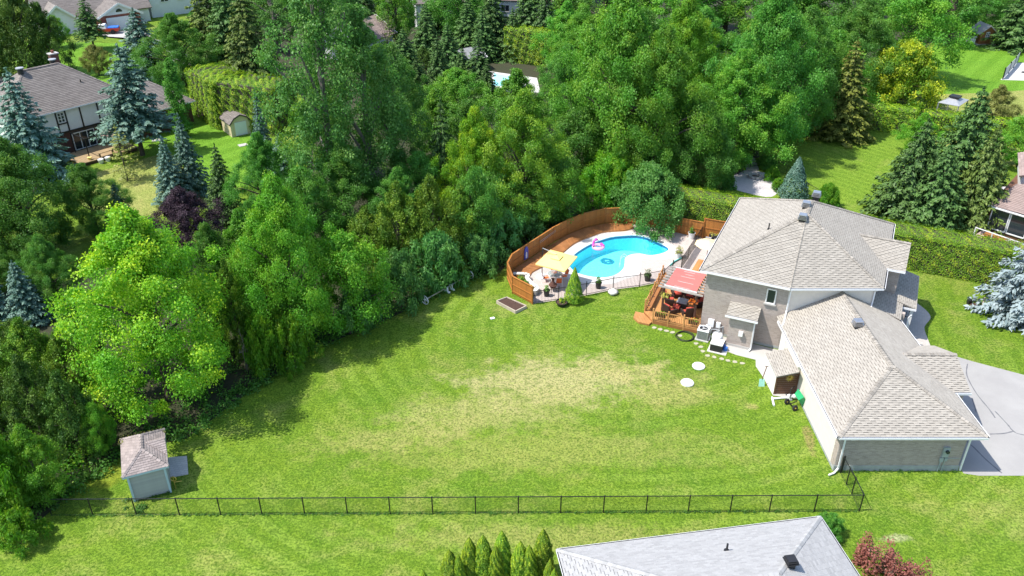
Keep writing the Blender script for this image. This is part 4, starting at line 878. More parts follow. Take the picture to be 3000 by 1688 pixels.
for s in (-.22, .22):
    b.tube([(9.9+s*.2,63.2+s,.02),(9.85+s*.2,63.2+s,.55),(9.6+s*.2,63.25+s,.75),(9.35+s*.2,63.3+s,.5),(9.3+s*.2,63.3+s,-.7)], .022, 6)
for z in (-.15,-.4): b.beam((9.25,63.08,z),(9.34,63.52,z),.1,.03)
b.build('ladder', 'white_metal', pool)
# flamingo ring
fl = thing('pool_float', 'pink flamingo swim ring floating on the pool', 'pool float', (7.7,66.15,-.10), R(200))
b = MB(); b.ring((0,0,.12), .42, .17, 26, 10); b.build('ring', 'pale_pink', fl, True); b = MB(); b.tube([(.40,0,.1),(.52,0,.4),(.50,0,.72),(.36,0,.92),(.22,0,.88)], [.16,.12,.10,.11,.09], 10); b.ball((.28,0,.92), .14, 10, 8); b.build('neck', 'pink_vinyl', fl, True)
b = MB(); b.tube([(.18,0,.9),(.08,0,.84),(.04,0,.74)], [.07,.05,.01], 8); b.build('beak', 'black_plastic', fl, True)
b = MB(); b.ball((-.35,.15,.3), .16, 10, 6, .6); b.ball((-.35,-.15,.3), .16, 10, 6, .6); b.build('wing', 'pink_vinyl', fl, True)
# ------------------------------------------------------------------ wooden pool fence, picket by picket
FP = smooth_loop([(1.6,56.33),(.05,58.0),(-.37,60.3),(0,61.78),(1.38,63.75),(2.4,65.15),(3.69,66.96),(5.09,68.55),(6.7,69.95),(8.7,70.95),(10.2,71.1),(12.0,70.75),(13.8,69.8),(16.2,68.45),(17.3,67.95)], 1, False)
def picket_fence(name, label, pts, h, pw=.15):
    o = Vector((*pts[0],0)); t = thing(name, label, 'fence', tuple(o)); me = MB().box((.004,-.011,.05),(pw-.004,.011,h)).mesh('picket'); me.materials.append(MATS['cedar_fence'])
    pm_ = MB().box((-.05,-.05,0),(.05,.05,h+.06)).mesh('post'); pm_.materials.append(MATS['cedar_fence'])
    for i, (p, q) in enumerate(zip(pts[:-1], pts[1:])):
        p, q = Vector((*p,0)), Vector((*q,0)); L = (q-p).length; d = (q-p)/L; a = math.atan2(d.y,d.x); s = Vector((-d.y,d.x,0)); k = max(1, round(L/pw))
        for j in range(k): link('picket', me, t, M=Matrix.Translation(p+d*(j*L/k)-o) @ Matrix.Rotation(a,4,'Z') @ Matrix.Diagonal((L/k/pw,1,1,1)))
        link('post', pm_, t, M=Matrix.Translation(p-o) @ Matrix.Rotation(a,4,'Z'))
        for sd in (1,-1):
            b = MB(o)
            for z in (.25, h*.55): b.beam(up(p,z)+s*.03*sd, up(q,z)+s*.03*sd, .035, .08)
            b.build('rail', 'cedar_fence', t)
        b = MB(o); b.beam(up(p,h+.015), up(q,h+.015), .13, .03); b.build('cap_board', 'cedar_fence', t)
    link('post', pm_, t, M=Matrix.Translation(Vector((*pts[-1],0))-o)); return t
picket_fence('wooden_pool_fence', 'curved orange brown board fence around the far side of the pool', FP, 1.58)
picket_fence('wooden_privacy_screen', 'taller orange brown board fence section between the pool and the house', [(17.35,68.0),(19.0,67.3),(20.6,66.6)], 1.95)
# pool deck boards laid from the fence towards the pool
DI = [(.3,60.75),(1.35,60.65),(1.71,61.43),(2.43,62.22),(3.1,62.95),(4.3,64.7),(5.46,66.58),(6.49,67.64),(7.29,68.25),(8.47,69.07),(10.3,69.35),(11.3,69.9)]
DOo = [(-.25,60.4),(-.1,61.2),(.1,61.75),(1.0,63.0),(1.9,64.25),(3.3,66.2),(5.05,68.35),(6.0,69.2),(6.8,69.8),(8.7,70.75),(10.2,70.9),(11.3,70.8)]
pd = thing('pool_deck', 'curved stained wood deck between the pool and the board fence', 'deck', (0,61.5,0)); DA = smooth_loop(DI,12,False); DB = smooth_loop(DOo,12,False)
for i in range(len(DA)-1):
    g = .06; p = [Vector((*DA[i],0)),Vector((*DA[i+1],0)),Vector((*DB[i+1],0)),Vector((*DB[i],0))]
    b = MB((0,61.5,0)); q = [p[0].lerp(p[1],g),p[1].lerp(p[0],g),p[2].lerp(p[3],g),p[3].lerp(p[2],g)]; b.prism([(v.x,v.y) for v in q],.02,.13); b.build('deck_board','deck_old',pd)
b = MB((0,61.5,0))
for i in range(len(DA)-1): b.beam((*DA[i],.05),(*DA[i+1],.05),.04,.08)
b.build('skirt_board','deck_wood',pd)
# retaining planter in the fence corner
RW = smooth_loop([(.1,60.55),(1.25,60.45),(1.25,59.75),(1.7,58.7),(2.05,58.25),(1.75,57.6)],4,False); bo = (1,59,0)
bed = thing('flower_bed', 'raised flower bed with curved white stone coping in the fence corner', 'flower bed', bo); b = MB(bo)
for i in range(len(RW)-1): b.beam((*RW[i],.2),(*RW[i+1],.2),.3,.4)
b.build('retaining_wall','stone',bed)
for i in range(len(RW)-1): b = MB(bo); b.beam((*[a+(c-a)*.03 for a,c in zip(RW[i],RW[i+1])],.44),(*[a+(c-a)*.97 for a,c in zip(RW[i],RW[i+1])],.44),.36,.07); b.build('coping_stone','white_stone',bed)
b = MB(bo); b.prism([(.1,60.5)]+[tuple(p) for p in RW]+[(1.55,56.6),(.15,58.1),(-.25,60.3)],0,.36); b.build('soil','soil',bed)
def tuft(name, label, x, y, z, mat, r=.3, h=.4, n=90, leaf=.16, cat='plant', wide=.45, seed=0, group=None):
    o = clumps(name, label, [(x,y)], mat, n, leaf, h, r, int(x*13+y*7+seed) % 999, None, cat, wide); o.location.z = z
    if group: o['group'] = group
    return o
tuft('bedding_plant','light green hosta in the middle of the raised flower bed',.72,59.6,.36,'leaf_shrub',.38,.42,120)
tuft('bedding_plant','orange flowering plant at the back of the raised flower bed',.45,60.2,.36,'flower_orange',.2,.25,40,.1)
tuft('bedding_plant','low green plant at the right of the raised flower bed',1.15,58.9,.36,'leaf_maple',.25,.25,70)
tuft('bedding_plant','green and orange plant at the front end of the raised flower bed',1.45,58.2,.36,'leaf_shrub',.24,.3,70); tuft('bedding_plant','small orange bloom at the front of the raised flower bed',1.6,57.9,.4,'flower_orange',.14,.22,25,.09)
# iron pool fence
IP = [(1.63,56.36),(3.70,56.92),(5.95,57.66),(8.2,58.55),(10.42,59.08),(12.5,59.88),(13.45,61.25),(14.32,61.95)]
t = thing('iron_pool_fence','black iron picket fence along the lawn side of the pool patio','fence',(*IP[0],0)); o = Vector((*IP[0],0))
pk = MB().box((-.009,-.009,.06),(.009,.009,1.12)).mesh('picket'); pk.materials.append(MATS['black_iron']); pp_ = MB().box((-.032,-.032,0),(.032,.032,1.32)).mesh('post'); pp_.materials.append(MATS['black_iron'])
for p, q in zip(IP[:-1],IP[1:]):
    p, q = Vector((*p,0)), Vector((*q,0)); L = (q-p).length; k = int(L/.115)
    for j in range(1,k): link('picket',pk,t,M=Matrix.Translation(p.lerp(q,j/k)-o))
    link('post',pp_,t,M=Matrix.Translation(p-o))
    for z in (.14,1.12): b = MB(o); b.beam(up(p,z),up(q,z),.032,.032); b.build('rail','black_iron',t)
link('post',pp_,t,M=Matrix.Translation(Vector((*IP[-1],0))-o))
# removable mesh fence
MP = [(14.32,61.95),(15.26,63.87),(16.3,66.03),(17.25,67.95)]; o = Vector((*MP[0],0)); t = thing('mesh_pool_fence','dark see through mesh fence between the pool and the house','fence',tuple(o)); b = MB(o)
for p, q in zip(MP[:-1],MP[1:]):
    p, q = Vector((*p,0)), Vector((*q,0)); L = (q-p).length
    for j in range(int(L/.028)): c = p.lerp(q,j*.028/L); e = (q-p)/L*.02; b.add([up(c,.05),up(c+e,.05),up(c+e,1.2),up(c,1.2)],[(0,1,2,3)])
    for z in np.arange(.05,1.2,.06): b.add([up(p,z),up(q,z),up(q,z+.014),up(p,z+.014)],[(0,1,2,3)])
m = b.build('mesh_panel','chain_wire',t); m['kind'] = 'stuff'
for p in MP: b = MB(o); b.cyl(p,.025,0,1.26,7); b.build('post','black_iron',t)
b = MB(o)
for p, q in zip(MP[:-1],MP[1:]): b.beam((*p,1.21),(*q,1.21),.03,.02)
b.build('top_rail','black_iron',t)
# ------------------------------------------------------------------ cantilever umbrella, table and chairs
um = thing('cantilever_umbrella','large square yellow cantilever umbrella over the pool side table','umbrella',(2.5,60.75,0)); o = (2.5,60.75,0)
cc = Vector((3.62,59.27,2.55)); cr = [Vector((1.86,58.64,2.36)),Vector((3.16,61.13,2.36)),Vector((5.32,59.93,2.36)),Vector((4.14,57.4,2.36))]; cc = sum(cr,Vector())/4+V3(0,0,.32); b = MB(o)
vs = [cc+V3(0,0,0)]+[c for c in cr]+[c-V3(0,0,.1) for c in cr]; b.add(vs,[(0,i+1,(i+1)%4+1) for i in range(4)]+[(i+1,i+5,(i+1)%4+5,(i+1)%4+1) for i in range(4)]); b.build('canopy','yellow_canvas',um)
b = MB(o); s = [cc+(c-cc)*.30+V3(0,0,.06+.02) for c in cr]; b.add([cc+V3(0,0,.16)]+s+[q-V3(0,0,.05) for q in s],[(0,i+1,(i+1)%4+1) for i in range(4)]+[(i+1,i+5,(i+1)%4+5,(i+1)%4+1) for i in range(4)]); b.build('vent_flap','yellow_canvas',um)
b = MB(o); b.tube([(2.5,60.75,.05),(2.5,60.75,2.75)],.04,8); b.build('mast','black_iron',um); b = MB(o); b.tube([(2.5,60.75,2.7),cc+V3(0,0,.22)],.035,8); b.tube([(2.5,60.75,1.6),V3(2.5,60.75,2.7).lerp(cc,.45)],.025,6); b.build('arm','grey_metal',um)
for c in cr: b = MB(o); b.beam(cc-V3(0,0,.03),c-V3(0,0,.03),.03,.03); b.build('rib','black_iron',um)
b = MB(o); b.lathe([(.001,.14),(.35,.14),(.5,.1),(.52,0),(.001,0)],(2.5,60.75,0),18); b.build('base','white_paint',um)
tb = thing('patio_table','round glass patio table under the yellow umbrella','table',(3.5,60.0,0)); b = MB(); b.lathe([(.001,.715),(.6,.715),(.6,.735),(.001,.735)],n=22); b.build('tabletop','glass_clear',tb); b = MB(); b.ring((0,0,.725),.6,.02,24,6); b.build('rim','white_metal',tb)
for k in range(4): a = k*R(90)+.6; b = MB(); b.tube([(.5*math.cos(a),.5*math.sin(a),.71),(.3*math.cos(a),.3*math.sin(a),.35),(.48*math.cos(a),.48*math.sin(a),0)],.018,6); b.build('leg','white_metal',tb)
def sling_chair(label, x, y, rz):
    t = thing('patio_chair',label,'chair',(x,y,.015),rz,'orange sling chairs round the glass table')
    for s in (-1,1):
        b = MB(); b.tube([(s*.27,-.3,0),(s*.27,-.26,.6),(s*.27,.18,.62),(s*.27,.3,0)],.018,6); b.tube([(s*.25,.2,.4),(s*.24,.36,.95)],.018,6); b.build('side_frame','white_metal',t)
    b = MB(); b.tube([(-.24,.36,.95),(.24,.36,.95)],.018,6); b.build('top_rail','white_metal',t)
    b = MB(); b.beam((0,-.25,.4),(0,.2,.38),.46,.02); b.build('seat','orange_sling',t); b = MB(); b.beam((0,.2,.42),(0,.35,.92),.46,.02,up=(0,-1,0)); b.build('backrest','orange_sling',t); return t
sling_chair('white framed orange sling chair nearest the chiminea',3.8,59.2,R(185)); sling_chair('white framed orange sling chair left of the glass table beside the umbrella base',2.75,60.0,R(95))
sling_chair('white framed orange sling chair right of the glass table towards the pool',4.3,60.25,R(-70)); sling_chair('orange sling chair half hidden under the yellow umbrella',3.5,60.85,R(0))
ch = thing('chiminea','brown clay chiminea between two planters on the pool patio','chiminea',(3.3,58.4,.01)); b = MB(); b.lathe([(.12,.28),(.24,.36),(.28,.55),(.22,.72),(.12,.85),(.10,1.1),(.14,1.14)],n=16); b.build('body','terracotta',ch,True); b = MB(); b.lathe([(.26,.52),(.34,.54),(.34,.6),(.26,.62)],n=16); b.build('collar','terracotta',ch)
for k in range(3): a = k*2.09; b = MB(); b.tube([(.2*math.cos(a),.2*math.sin(a),.4),(.3*math.cos(a),.3*math.sin(a),0)],.02,5); b.build('leg','black_iron',ch)
def pot(label, x, y, r, h, mat, plant_mat, ph, pr_, leaf=.2, wide=.3, plabel=None, name='planter_pot', z=.01):
    t = thing(name,label,'planter',(x,y,z)); b = MB(); b.lathe([(.001,0),(r*.72,0),(r,h),(r*1.06,h),(r*1.06,h-.05),(r*.97,h-.05),(r*.9,h-.06),(.001,h-.06)],n=16); b.build('pot',mat,t); b = MB(); b.lathe([(.001,h-.05),(r*.9,h-.055)],n=16); b.build('soil','soil',t)
    tuft('potted_plant',plabel,x,y,z+h-.06,plant_mat,pr_,ph,110,leaf,'plant',wide)
pot('black pot left of the chiminea behind the iron fence',2.77,57.6,.26,.55,'black_plastic','leaf_dark_maple',.75,.26,plabel='upright green plant in the black pot left of the chiminea')
pot('black pot behind the iron fence right of the conical cedar',7.03,58.85,.26,.55,'black_plastic','leaf_dark_maple',.75,.24,plabel='tall green plant in the black pot right of the conical cedar')
pot('black barrel pot behind the iron fence near the pergola',11.21,60.1,.3,.55,'black_plastic','needle_green',.8,.34,.35,.12,plabel='spiky grass in the black barrel pot near the pergola')
pot('white pot beside the mesh fence corner',14.5,64.2,.28,.5,'white_paint','needle_pine',.75,.45,.45,.1,plabel='spiky grass in the white pot at the mesh fence')
pot('white pot against the board fence near the taller screen',16.3,67.9,.32,.6,'white_paint','leaf_dark_maple',.85,.3,plabel='upright green shrub in the white pot at the board fence')
pot('dark half barrel planter on the lawn beside the conical cedar',3.9,56.15,.45,.34,'black_plastic','leaf_gold',.6,.36,.13,.5,plabel='small yellow green shrub in the half barrel planter')
for i, (x, y, l) in enumerate([(3.15,57.35,'round black drain cover in front of the left planter'),(7.3,58.45,'round black drain cover near the rock'),(11.5,59.75,'round black saucer by the barrel pot')]): pass
def rock(label,x,y,r):
    b = MB((x,y,0)); b.ball((x,y,.18),r,9,6,.6); rng = random.Random(int(x*10)); b.v = [(v[0]+rng.uniform(-.07,.07),v[1]+rng.uniform(-.07,.07),v[2]+rng.uniform(-.05,.05)) for v in b.v]; tag(b.build('rock','white_stone',None,True),label,'rock')
rock('pale boulder at the foot of the iron pool fence',8.11,57.95,.42)
# raised vegetable bed
vo = (0,56,0); vb = thing('garden_bed','bare soil garden bed framed with pale timber on the lawn','garden bed',vo); VP = [(-1.22,56.45),(-.42,57.05),(1.12,55.72),(.28,54.92)]
for i in range(4): b = MB(vo); b.beam((*VP[i],.13),(*VP[(i+1)%4],.13),.07,.26); b.build('frame_board','pale_timber',vb)
b = MB(vo); b.prism([tuple(p) for p in inset([Vector(p) for p in VP],.05)],0,.2); b.build('soil','soil',vb)
b = MB((-1.5,54.2,0)); b.rbox((-1.5,54.2,.03),(.34,.24,.06),.4); tag(b.build('drain_cover','white_paint'),'small white drain cover on the lawn near the garden bed','cover')
# pool cover reel
rl = thing('pool_cover_reel','long silver pool cover reel with spoked wheels parked along the wood edge','pool reel',(-5.2,58.35,0)); o = (-5.2,58.35,0); ra, rb_ = V3(-6.85,56.28,.42), V3(-3.5,60.4,.42); rd = (rb_-ra).normalized(); b = MB(o); b.tube([ra,rb_],.055,10); b.build('roller','steel',rl)
for q in (ra,rb_):
    Mw = Matrix.Rotation(math.atan2(rd.y,rd.x),4,'Z') @ Matrix.Rotation(R(90),4,'Y'); b = MB(o); b.ring(q,.36,.035,20,6,Mw)
    for k in range(4): b.beam(q, q+Mw@V3(.36*math.cos(k*1.57),.36*math.sin(k*1.57),0),.05,.03)
    b.ball(q,.08,8,6); b.build('wheel','white_metal',rl)
for q in (ra.lerp(rb_,.46),ra.lerp(rb_,.56)): b = MB(o); b.rbox(q-V3(0,0,.08),(.16,.34,.3),math.atan2(rd.y,rd.x)); b.rbox(q+V3(.1,-.14,-.26),(.14,.5,.12),math.atan2(rd.y,rd.x)); b.build('bracket','white_metal',rl)
# things hung on the fence
b = MB((1.22,63.55,0)); b.hexa([(1.02,63.13,.35),(1.34,63.57,.35),(1.31,63.6,.35),(.99,63.16,.35),(1.02,63.13,1.45),(1.34,63.57,1.45),(1.31,63.6,1.45),(.99,63.16,1.45)]); 
bb = thing('body_board','blue body board hanging on the wooden pool fence','body board',(1.2,63.4,.3)); b = MB(); pts = [(-.27,0),(.27,0),(.3,.5),(.24,.95),(.1,1.15),(-.1,1.15),(-.24,.95),(-.3,.5)]
Mb = Matrix.Rotation(R(54.5),4,'Z') @ Matrix.Rotation(R(90),4,'X'); b.add([Mb@V3(x,z,.0) for x,z in pts]+[Mb@V3(x,z,.05) for x,z in pts],[tuple(range(8)),tuple(range(8,16))[::-1]]+[(i,(i+1)%8,8+(i+1)%8,8+i) for i in range(8)]); b.build('board','blue_foam',bb); b = MB(); b.add([Mb@V3(x*.4,z*.5+.1,.06) for x,z in pts],[tuple(range(8))]); b.build('emblem','white_paint',bb)
b = MB((3,65.4,0)); b.tube([(2.42,64.9,1.2),(3.9,67.0,1.3)],.02,6); b.tube([(2.44,64.87,1.08),(3.9,66.95,1.18)],.015,6); tag(b.build('skimmer_pole','steel'),'silver skimmer poles hung along the wooden pool fence','pole')
b = MB((14.1,63.2,0)); b.tube([(13.5,62.6,.08),(14.0,63.3,.1),(14.7,63.95,.08)],.07,8); tag(b.build('pool_noodle','teal_plastic',None,True),'teal pool noodle lying by the corner of the mesh fence','pool toy')
# ------------------------------------------------------------------ house deck
DZ = .3; do = (12.5,56,0); dk = thing('house_deck','orange stained wood deck with railings beside the brick house','deck',do)
dpoly = [(10.2,54.75),(10.62,53.5),(13.95,52.05),(14.15,52.75),(17.05,58.95),(18.6,62.2),(16.05,63.35),(14.55,60.25),(12.5,60.45)]
duv = [((Vector((*p,0))-HA).dot(HUv),(Vector((*p,0))-HA).dot(HVv)) for p in dpoly]
def convex_parts(): return [[0,1,2,3,4,7,8],[4,5,6,7]]
for ids in convex_parts():
    poly = [duv[i] for i in ids]
    if sum(poly[i-1][0]*poly[i][1]-poly[i][0]*poly[i-1][1] for i in range(len(poly))) < 0: poly = poly[::-1]
    u = min(p[0] for p in poly)
    while u < max(p[0] for p in poly):
        s = clip([(u,-50),(u+.138,-50),(u+.138,50),(u,50)],poly)
        if len(s) >= 3: b = MB(do); b.prism([tuple(H(a,c))[:2] for a,c in s],DZ-.04,DZ); b.build('deck_board','deck_wood',dk)
        u += .146
b = MB(do)
for p, q in ((0,1),(1,2),(8,0),(7,8)): b.beam((*dpoly[p],DZ*.5-.02),(*dpoly[q],DZ*.5-.02),.04,DZ-.06)
b.build('skirt_board','deck_old',dk)
def railing(p, q, nposts, kind):
    p, q = Vector((*p,0)), Vector((*q,0)); L = (q-p).length
    for i in range(nposts): c = p.lerp(q,i/(nposts-1)); b = MB(do); b.rbox(up(c,.68),(.1,.1,1.32),R(-25)); b.build('post','deck_wood',dk)
    for z in (DZ+.1,DZ+.84): b = MB(do); b.beam(up(p,z),up(q,z),.05,.06); b.build('rail','deck_wood',dk)
    if kind == 'pickets':
        k = int(L/.13); me = MB().box((-.018,-.018,DZ+.1),(.018,.018,DZ+.84)).mesh('baluster'); me.materials.append(MATS['deck_wood'])
        for i in range(1,k): link('baluster',me,dk,M=Matrix.Translation(p.lerp(q,i/k)-Vector(do)) @ Matrix.Rotation(R(-25),4,'Z'))
    else:
        b = MB(do)
        for i in range(int(L/.45)):
            a, c = p.lerp(q,i*.45/L), p.lerp(q,min(1,(i+1)*.45/L)); b.beam(up(a,DZ+.12),up(c,DZ+.82),.03,.03); b.beam(up(a,DZ+.82),up(c,DZ+.12),.03,.03)
        b.build('lattice','deck_old',dk); b = MB(do); s = Vector((HUv.x,HUv.y,0)); b.beam(up(p,DZ+.42)+s*.3,up(q,DZ+.42)+s*.3,.36,.05); b.build('bench_seat','deck_old',dk)
railing((10.66,53.5),(13.88,52.12),4,'pickets'); railing((10.25,54.85),(12.45,60.3),5,'lattice')
stp = [(9.3,54.15),(9.55,55.0),(10.15,54.75),(10.6,53.5),(10.35,53.15),(9.6,53.5)]
b = MB(do); b.prism(stp,0,.06); b.build('step_base','deck_old',dk); P_ = [Vector(p) for p in stp]
for i in range(7): 
    t0, t1 = i/7, (i+.93)/7; s = clip([(9.2+1.5*t0,52.9),(9.2+1.5*t1,52.9),(9.2+1.5*t1-.35,55.3),(9.2+1.5*t0-.35,55.3)],stp[::-1])
    if len(s) >= 3: b = MB(do); b.prism(s,.06,.16); b.build('step_board','deck_wood',dk)
# pergola
pg = thing('pergola','brown post pergola with weathered rafters and a red shade cloth','pergola',(13.2,55.4,DZ)); o = (13.2,55.4,DZ)
pc = [V3(11.55,54.75,0),V3(13.8,53.6,0),V3(15.1,56.35,0),V3(12.85,57.45,0)]
for p in pc: b = MB(o); b.rbox(up(p,1.37),(.15,.15,2.14),R(-25)); b.build('post','pergola_brown',pg)
for p, q in ((0,3),(1,2)): 
    d = (pc[q]-pc[p]).normalized()*.4; b = MB(o); b.beam(up(pc[p]-d,2.42),up(pc[q]+d,2.42),.06,.2); b.build('beam','pergola_brown',pg)
ua = (pc[1]-pc[0]).normalized()
for i in range(9): c = pc[0].lerp(pc[3],-.06+i*1.12/8); e = pc[1].lerp(pc[2],-.06+i*1.12/8); b = MB(o); b.beam(up(c-ua*.42,2.58),up(e+ua*.5,2.58),.055,.14); b.build('rafter','pergola_grey',pg)
b = MB(o); vs = []; nx, ny = 10, 12
for j in range(ny+1):
    for i in range(nx+1):
        p = pc[0].lerp(pc[1],.03+.94*i/nx).lerp(pc[3].lerp(pc[2],.03+.94*i/nx),-.02+1.0*j/ny); sag = .05*math.sin(j/ny*math.pi*8)**2+.06*math.sin(i/nx*math.pi); vs.append(up(p,2.72-sag+.02*random.random()))
b.add(vs,[(j*(nx+1)+i,j*(nx+1)+i+1,(j+1)*(nx+1)+i+1,(j+1)*(nx+1)+i) for j in range(ny) for i in range(nx)]); b.build('shade_cloth','rose_canvas',pg,True)
for j in (-.03,1.0): b = MB(o); b.beam(up(pc[0].lerp(pc[3],j),2.7),up(pc[1].lerp(pc[2],j),2.7),.05,.09); b.build('cloth_bar','white_paint',pg)
def lounge(label,x,y,rz):
    t = thing('lounge_chair',label,'chair',(x,y,DZ),rz,'dark wicker chairs with red cushions under the pergola')
    b = MB(); b.hexa([(-.33,-.3,.05),(.33,-.3,.05),(.33,.32,.05),(-.33,.32,.05),(-.36,-.34,.36),(.36,-.34,.36),(.36,.34,.36),(-.36,.34,.36)]); b.build('base','wicker',t)
    b = MB(); b.hexa([(-.34,.26,.36),(.34,.26,.36),(.34,.36,.36),(-.34,.36,.36),(-.30,.42,1.0),(.30,.42,1.0),(.30,.5,1.0),(-.30,.5,1.0)]); b.build('backrest','wicker',t)
    for s in (-1,1): b = MB(); b.hexa([(s*.38-.05,-.34,.3),(s*.38+.05,-.34,.3),(s*.38+.05,.34,.3),(s*.38-.05,.34,.3),(s*.40-.06,-.36,.58),(s*.40+.06,-.36,.58),(s*.40+.06,.40,.66),(s*.40-.06,.40,.66)]); b.build('arm','wicker',t)
    b = MB(); b.hexa([(-.29,-.32,.36),(.29,-.32,.36),(.29,.26,.36),(-.29,.26,.36),(-.27,-.3,.48),(.27,-.3,.48),(.27,.24,.47),(-.27,.24,.47)]); b.build('seat_cushion','red_cushion',t)
    b = MB(); b.hexa([(-.27,.14,.48),(.27,.14,.48),(.27,.26,.46),(-.27,.26,.46),(-.26,.28,1.02),(.26,.28,1.02),(.26,.42,1.02),(-.26,.42,1.02)]); b.build('back_cushion','red_cushion',t); return t
lounge('wicker chair with red cushions behind the left front pergola post',12.3,55.9,R(80)); lounge('wicker chair with red cushions nearest the left part of the deck railing',12.05,54.3,R(125))
lounge('wicker chair seen from behind next to the right front pergola post',13.35,54.0,R(190)); lounge('wicker chair against the brick wall under the pergola',14.55,55.5,R(-80))
lounge('wicker chair in deep shade at the back of the pergola',13.1,57.0,R(10)); lounge('wicker chair in the back right corner under the pergola',14.1,56.7,R(-30))
ot = thing('ottoman','wicker footstool with red cushion beside the fire table','footstool',(12.65,54.85,DZ),R(-25)); b = MB(); b.box((-.27,-.27,0),(.27,.27,.34)); b.build('base','wicker',ot); b = MB(); b.box((-.26,-.26,.341),(.26,.26,.45)); b.build('cushion','red_cushion',ot)
ft = thing('fire_table','square black fire table in the middle under the pergola','table',(13.2,55.35,DZ),R(-25)); b = MB(); b.box((-.36,-.36,0),(.36,.36,.56)); b.build('body','black_plastic',ft); b = MB(); b.box((-.4,-.4,.561),(.4,.4,.61)); b.box((-.3,-.3,.611),(.3,.3,.66)); b.build('tabletop','grey_metal',ft)
def basket(label,x,y,z,mat,pl):
    t = thing('hanging_basket',label,'hanging basket',(x,y,z)); b = MB(); b.lathe([(.001,0),(.13,.02),(.2,.2),(.19,.2),(.001,.16)],n=12); b.build('pot','terracotta',t); b = MB()
    for k in range(3): a = k*2.09; b.tube([(.19*math.cos(a),.19*math.sin(a),.2),(0,0,.62)],.006,3)
    b.build('hanger','black_iron',t); tuft('basket_flowers',pl,x,y,z+.12,mat,.4,.36,110,.12,'flowers',.6)
basket('hanging basket on the left front pergola post',11.62,54.45,1.75,'flower_yellow','pale yellow flowers in the hanging basket on the left pergola post'); basket('hanging basket on the right front pergola post',13.6,53.75,1.6,'flower_orange','orange flowers in the hanging basket on the right pergola post')
def railbox(label,p,q,mat,pl):
    p, q = Vector((*p,0)), Vector((*q,0)); c = (p+q)/2; t = thing('flower_box',label,'flower box',tuple(up(c,.62))); b = MB(tuple(up(c,.62))); b.beam(up(p,.78),up(q,.78),.26,.3); b.build('box','wicker',t)
    for i in range(6): b = MB(tuple(up(c,.62))); a = p.lerp(q,(i+.5)/6); b.beam(up(a-HVv*.14,.64),up(a-HVv*.14,.92),.03,.02); b.build('slat','black_iron',t)
    k = clumps('box_flowers',pl,[tuple(p.lerp(q,f)[:2]) for f in (.2,.5,.8)],'leaf_shrub',50,.12,.22,.2,4,None,'flowers'); k.location.z = .92
    if mat: k2 = clumps('box_flowers',pl.replace('green','red and orange'),[tuple(p.lerp(q,f)[:2]) for f in (.3,.6)],mat,36,.09,.3,.2,9,None,'flowers'); k2.location.z = .94
railbox('flower box on the left part of the deck railing',(10.85,53.62),(11.6,53.3),None,'green plants in the left railing box'); railbox('flower box on the right part of the deck railing by the wall',(13.15,52.6),(13.85,52.3),'flower_orange','green plants in the right railing box')
# rear terrace bits
u2 = thing('small_umbrella','pale yellow umbrella half hidden by the house eave','umbrella',(16.5,62.5,0)); b = MB(); vs = [(0,0,2.5)]+[(1.15*math.cos(k*R(45)),1.15*math.sin(k*R(45)),2.15) for k in range(8)]; b.add(vs,[(0,k+1,(k+1)%8+1) for k in range(8)]); b.build('canopy','cream_canvas',u2); b = MB(); b.cyl((0,0),.025,0,2.45,8); b.build('pole','black_iron',u2)
b = MB()
for k in range(4): b.beam((0,0,.05),(.45*math.cos(k*1.57+.4),.45*math.sin(k*1.57+.4),.04),.05,.04)
b.build('base','black_iron',u2)
sling_chair('sling chair beside the small pale umbrella at the house',16.6,61.6,R(20)); 
def trough(label,x,y,rz):
    t = thing('planter_trough',label,'planter',(x,y,.01),rz); b = MB(); b.box((-.6,-.2,.35),(.6,.2,.7)); b.build('trough','black_plastic',t)
    for sx in (-.5,.5): b = MB(); b.box((sx-.03,-.15,0),(sx+.03,.15,.349)); b.build('leg','black_iron',t)
    k = clumps('trough_flowers','white and lime flowers in the black trough at the board fence',[(x-.3,y+.1),(x,y),(x+.3,y-.1)],'flower_yellow',30,.1,.25,.25,3,None,'flowers'); k.location.z = .7
trough('black planter trough against the taller board fence',18.3,67.1,R(-25))
def adi(label,x,y,rz):
    t = thing('white_chair',label,'chair',(x,y,.01),rz,'white chairs by the taller board fence'); b = MB(); b.beam((0,-.3,.36),(0,.25,.28),.5,.03); b.build('seat','white_paint',t); b = MB(); b.beam((0,.25,.28),(0,.5,.95),.5,.03,up=(0,-1,0)); b.build('backrest','white_paint',t)
    for sx in (-.25,.25): b = MB(); b.beam((sx,-.3,0),(sx,-.3,.36),.05); b.beam((sx,.25,0),(sx,.25,.3),.05); b.build('leg','white_paint',t)
adi('left white chair in front of the black planter trough',17.6,66.7,R(160)); adi('right white chair in front of the black planter trough',18.2,66.35,R(170))
# ------------------------------------------------------------------ equipment by the bay
ac = thing('air_conditioner','light grey air conditioner box with round fan grille on the lawn by the deck','air conditioner',(14.1,51.5,0),R(-25)); b = MB(); b.box((-.4,-.4,.06),(.4,.4,.82)); b.build('case','grey_metal',ac); b = MB(); b.box((-.5,-.5,0),(.5,.5,.059)); b.build('pad','concrete',ac)
b = MB(); b.lathe([(.42,.821),(.42,.88),(.34,.88),(.33,.822)],n=20); b.box((-.42,-.42,.80),(.42,.42,.8205)); b.build('lid','white_metal',ac); b = MB(); b.lathe([(.001,.823),(.33,.823)],n=20); b.build('fan_well','black_plastic',ac)
b = MB(); b.lathe([(.001,.86),(.1,.85),(.1,.83)],n=10)
for k in range(3): b.rbox((.18*math.cos(k*2.09),.18*math.sin(k*2.09),.84),(.26,.1,.015),k*2.09)
b.build('fan','grey_metal',ac); b = MB()
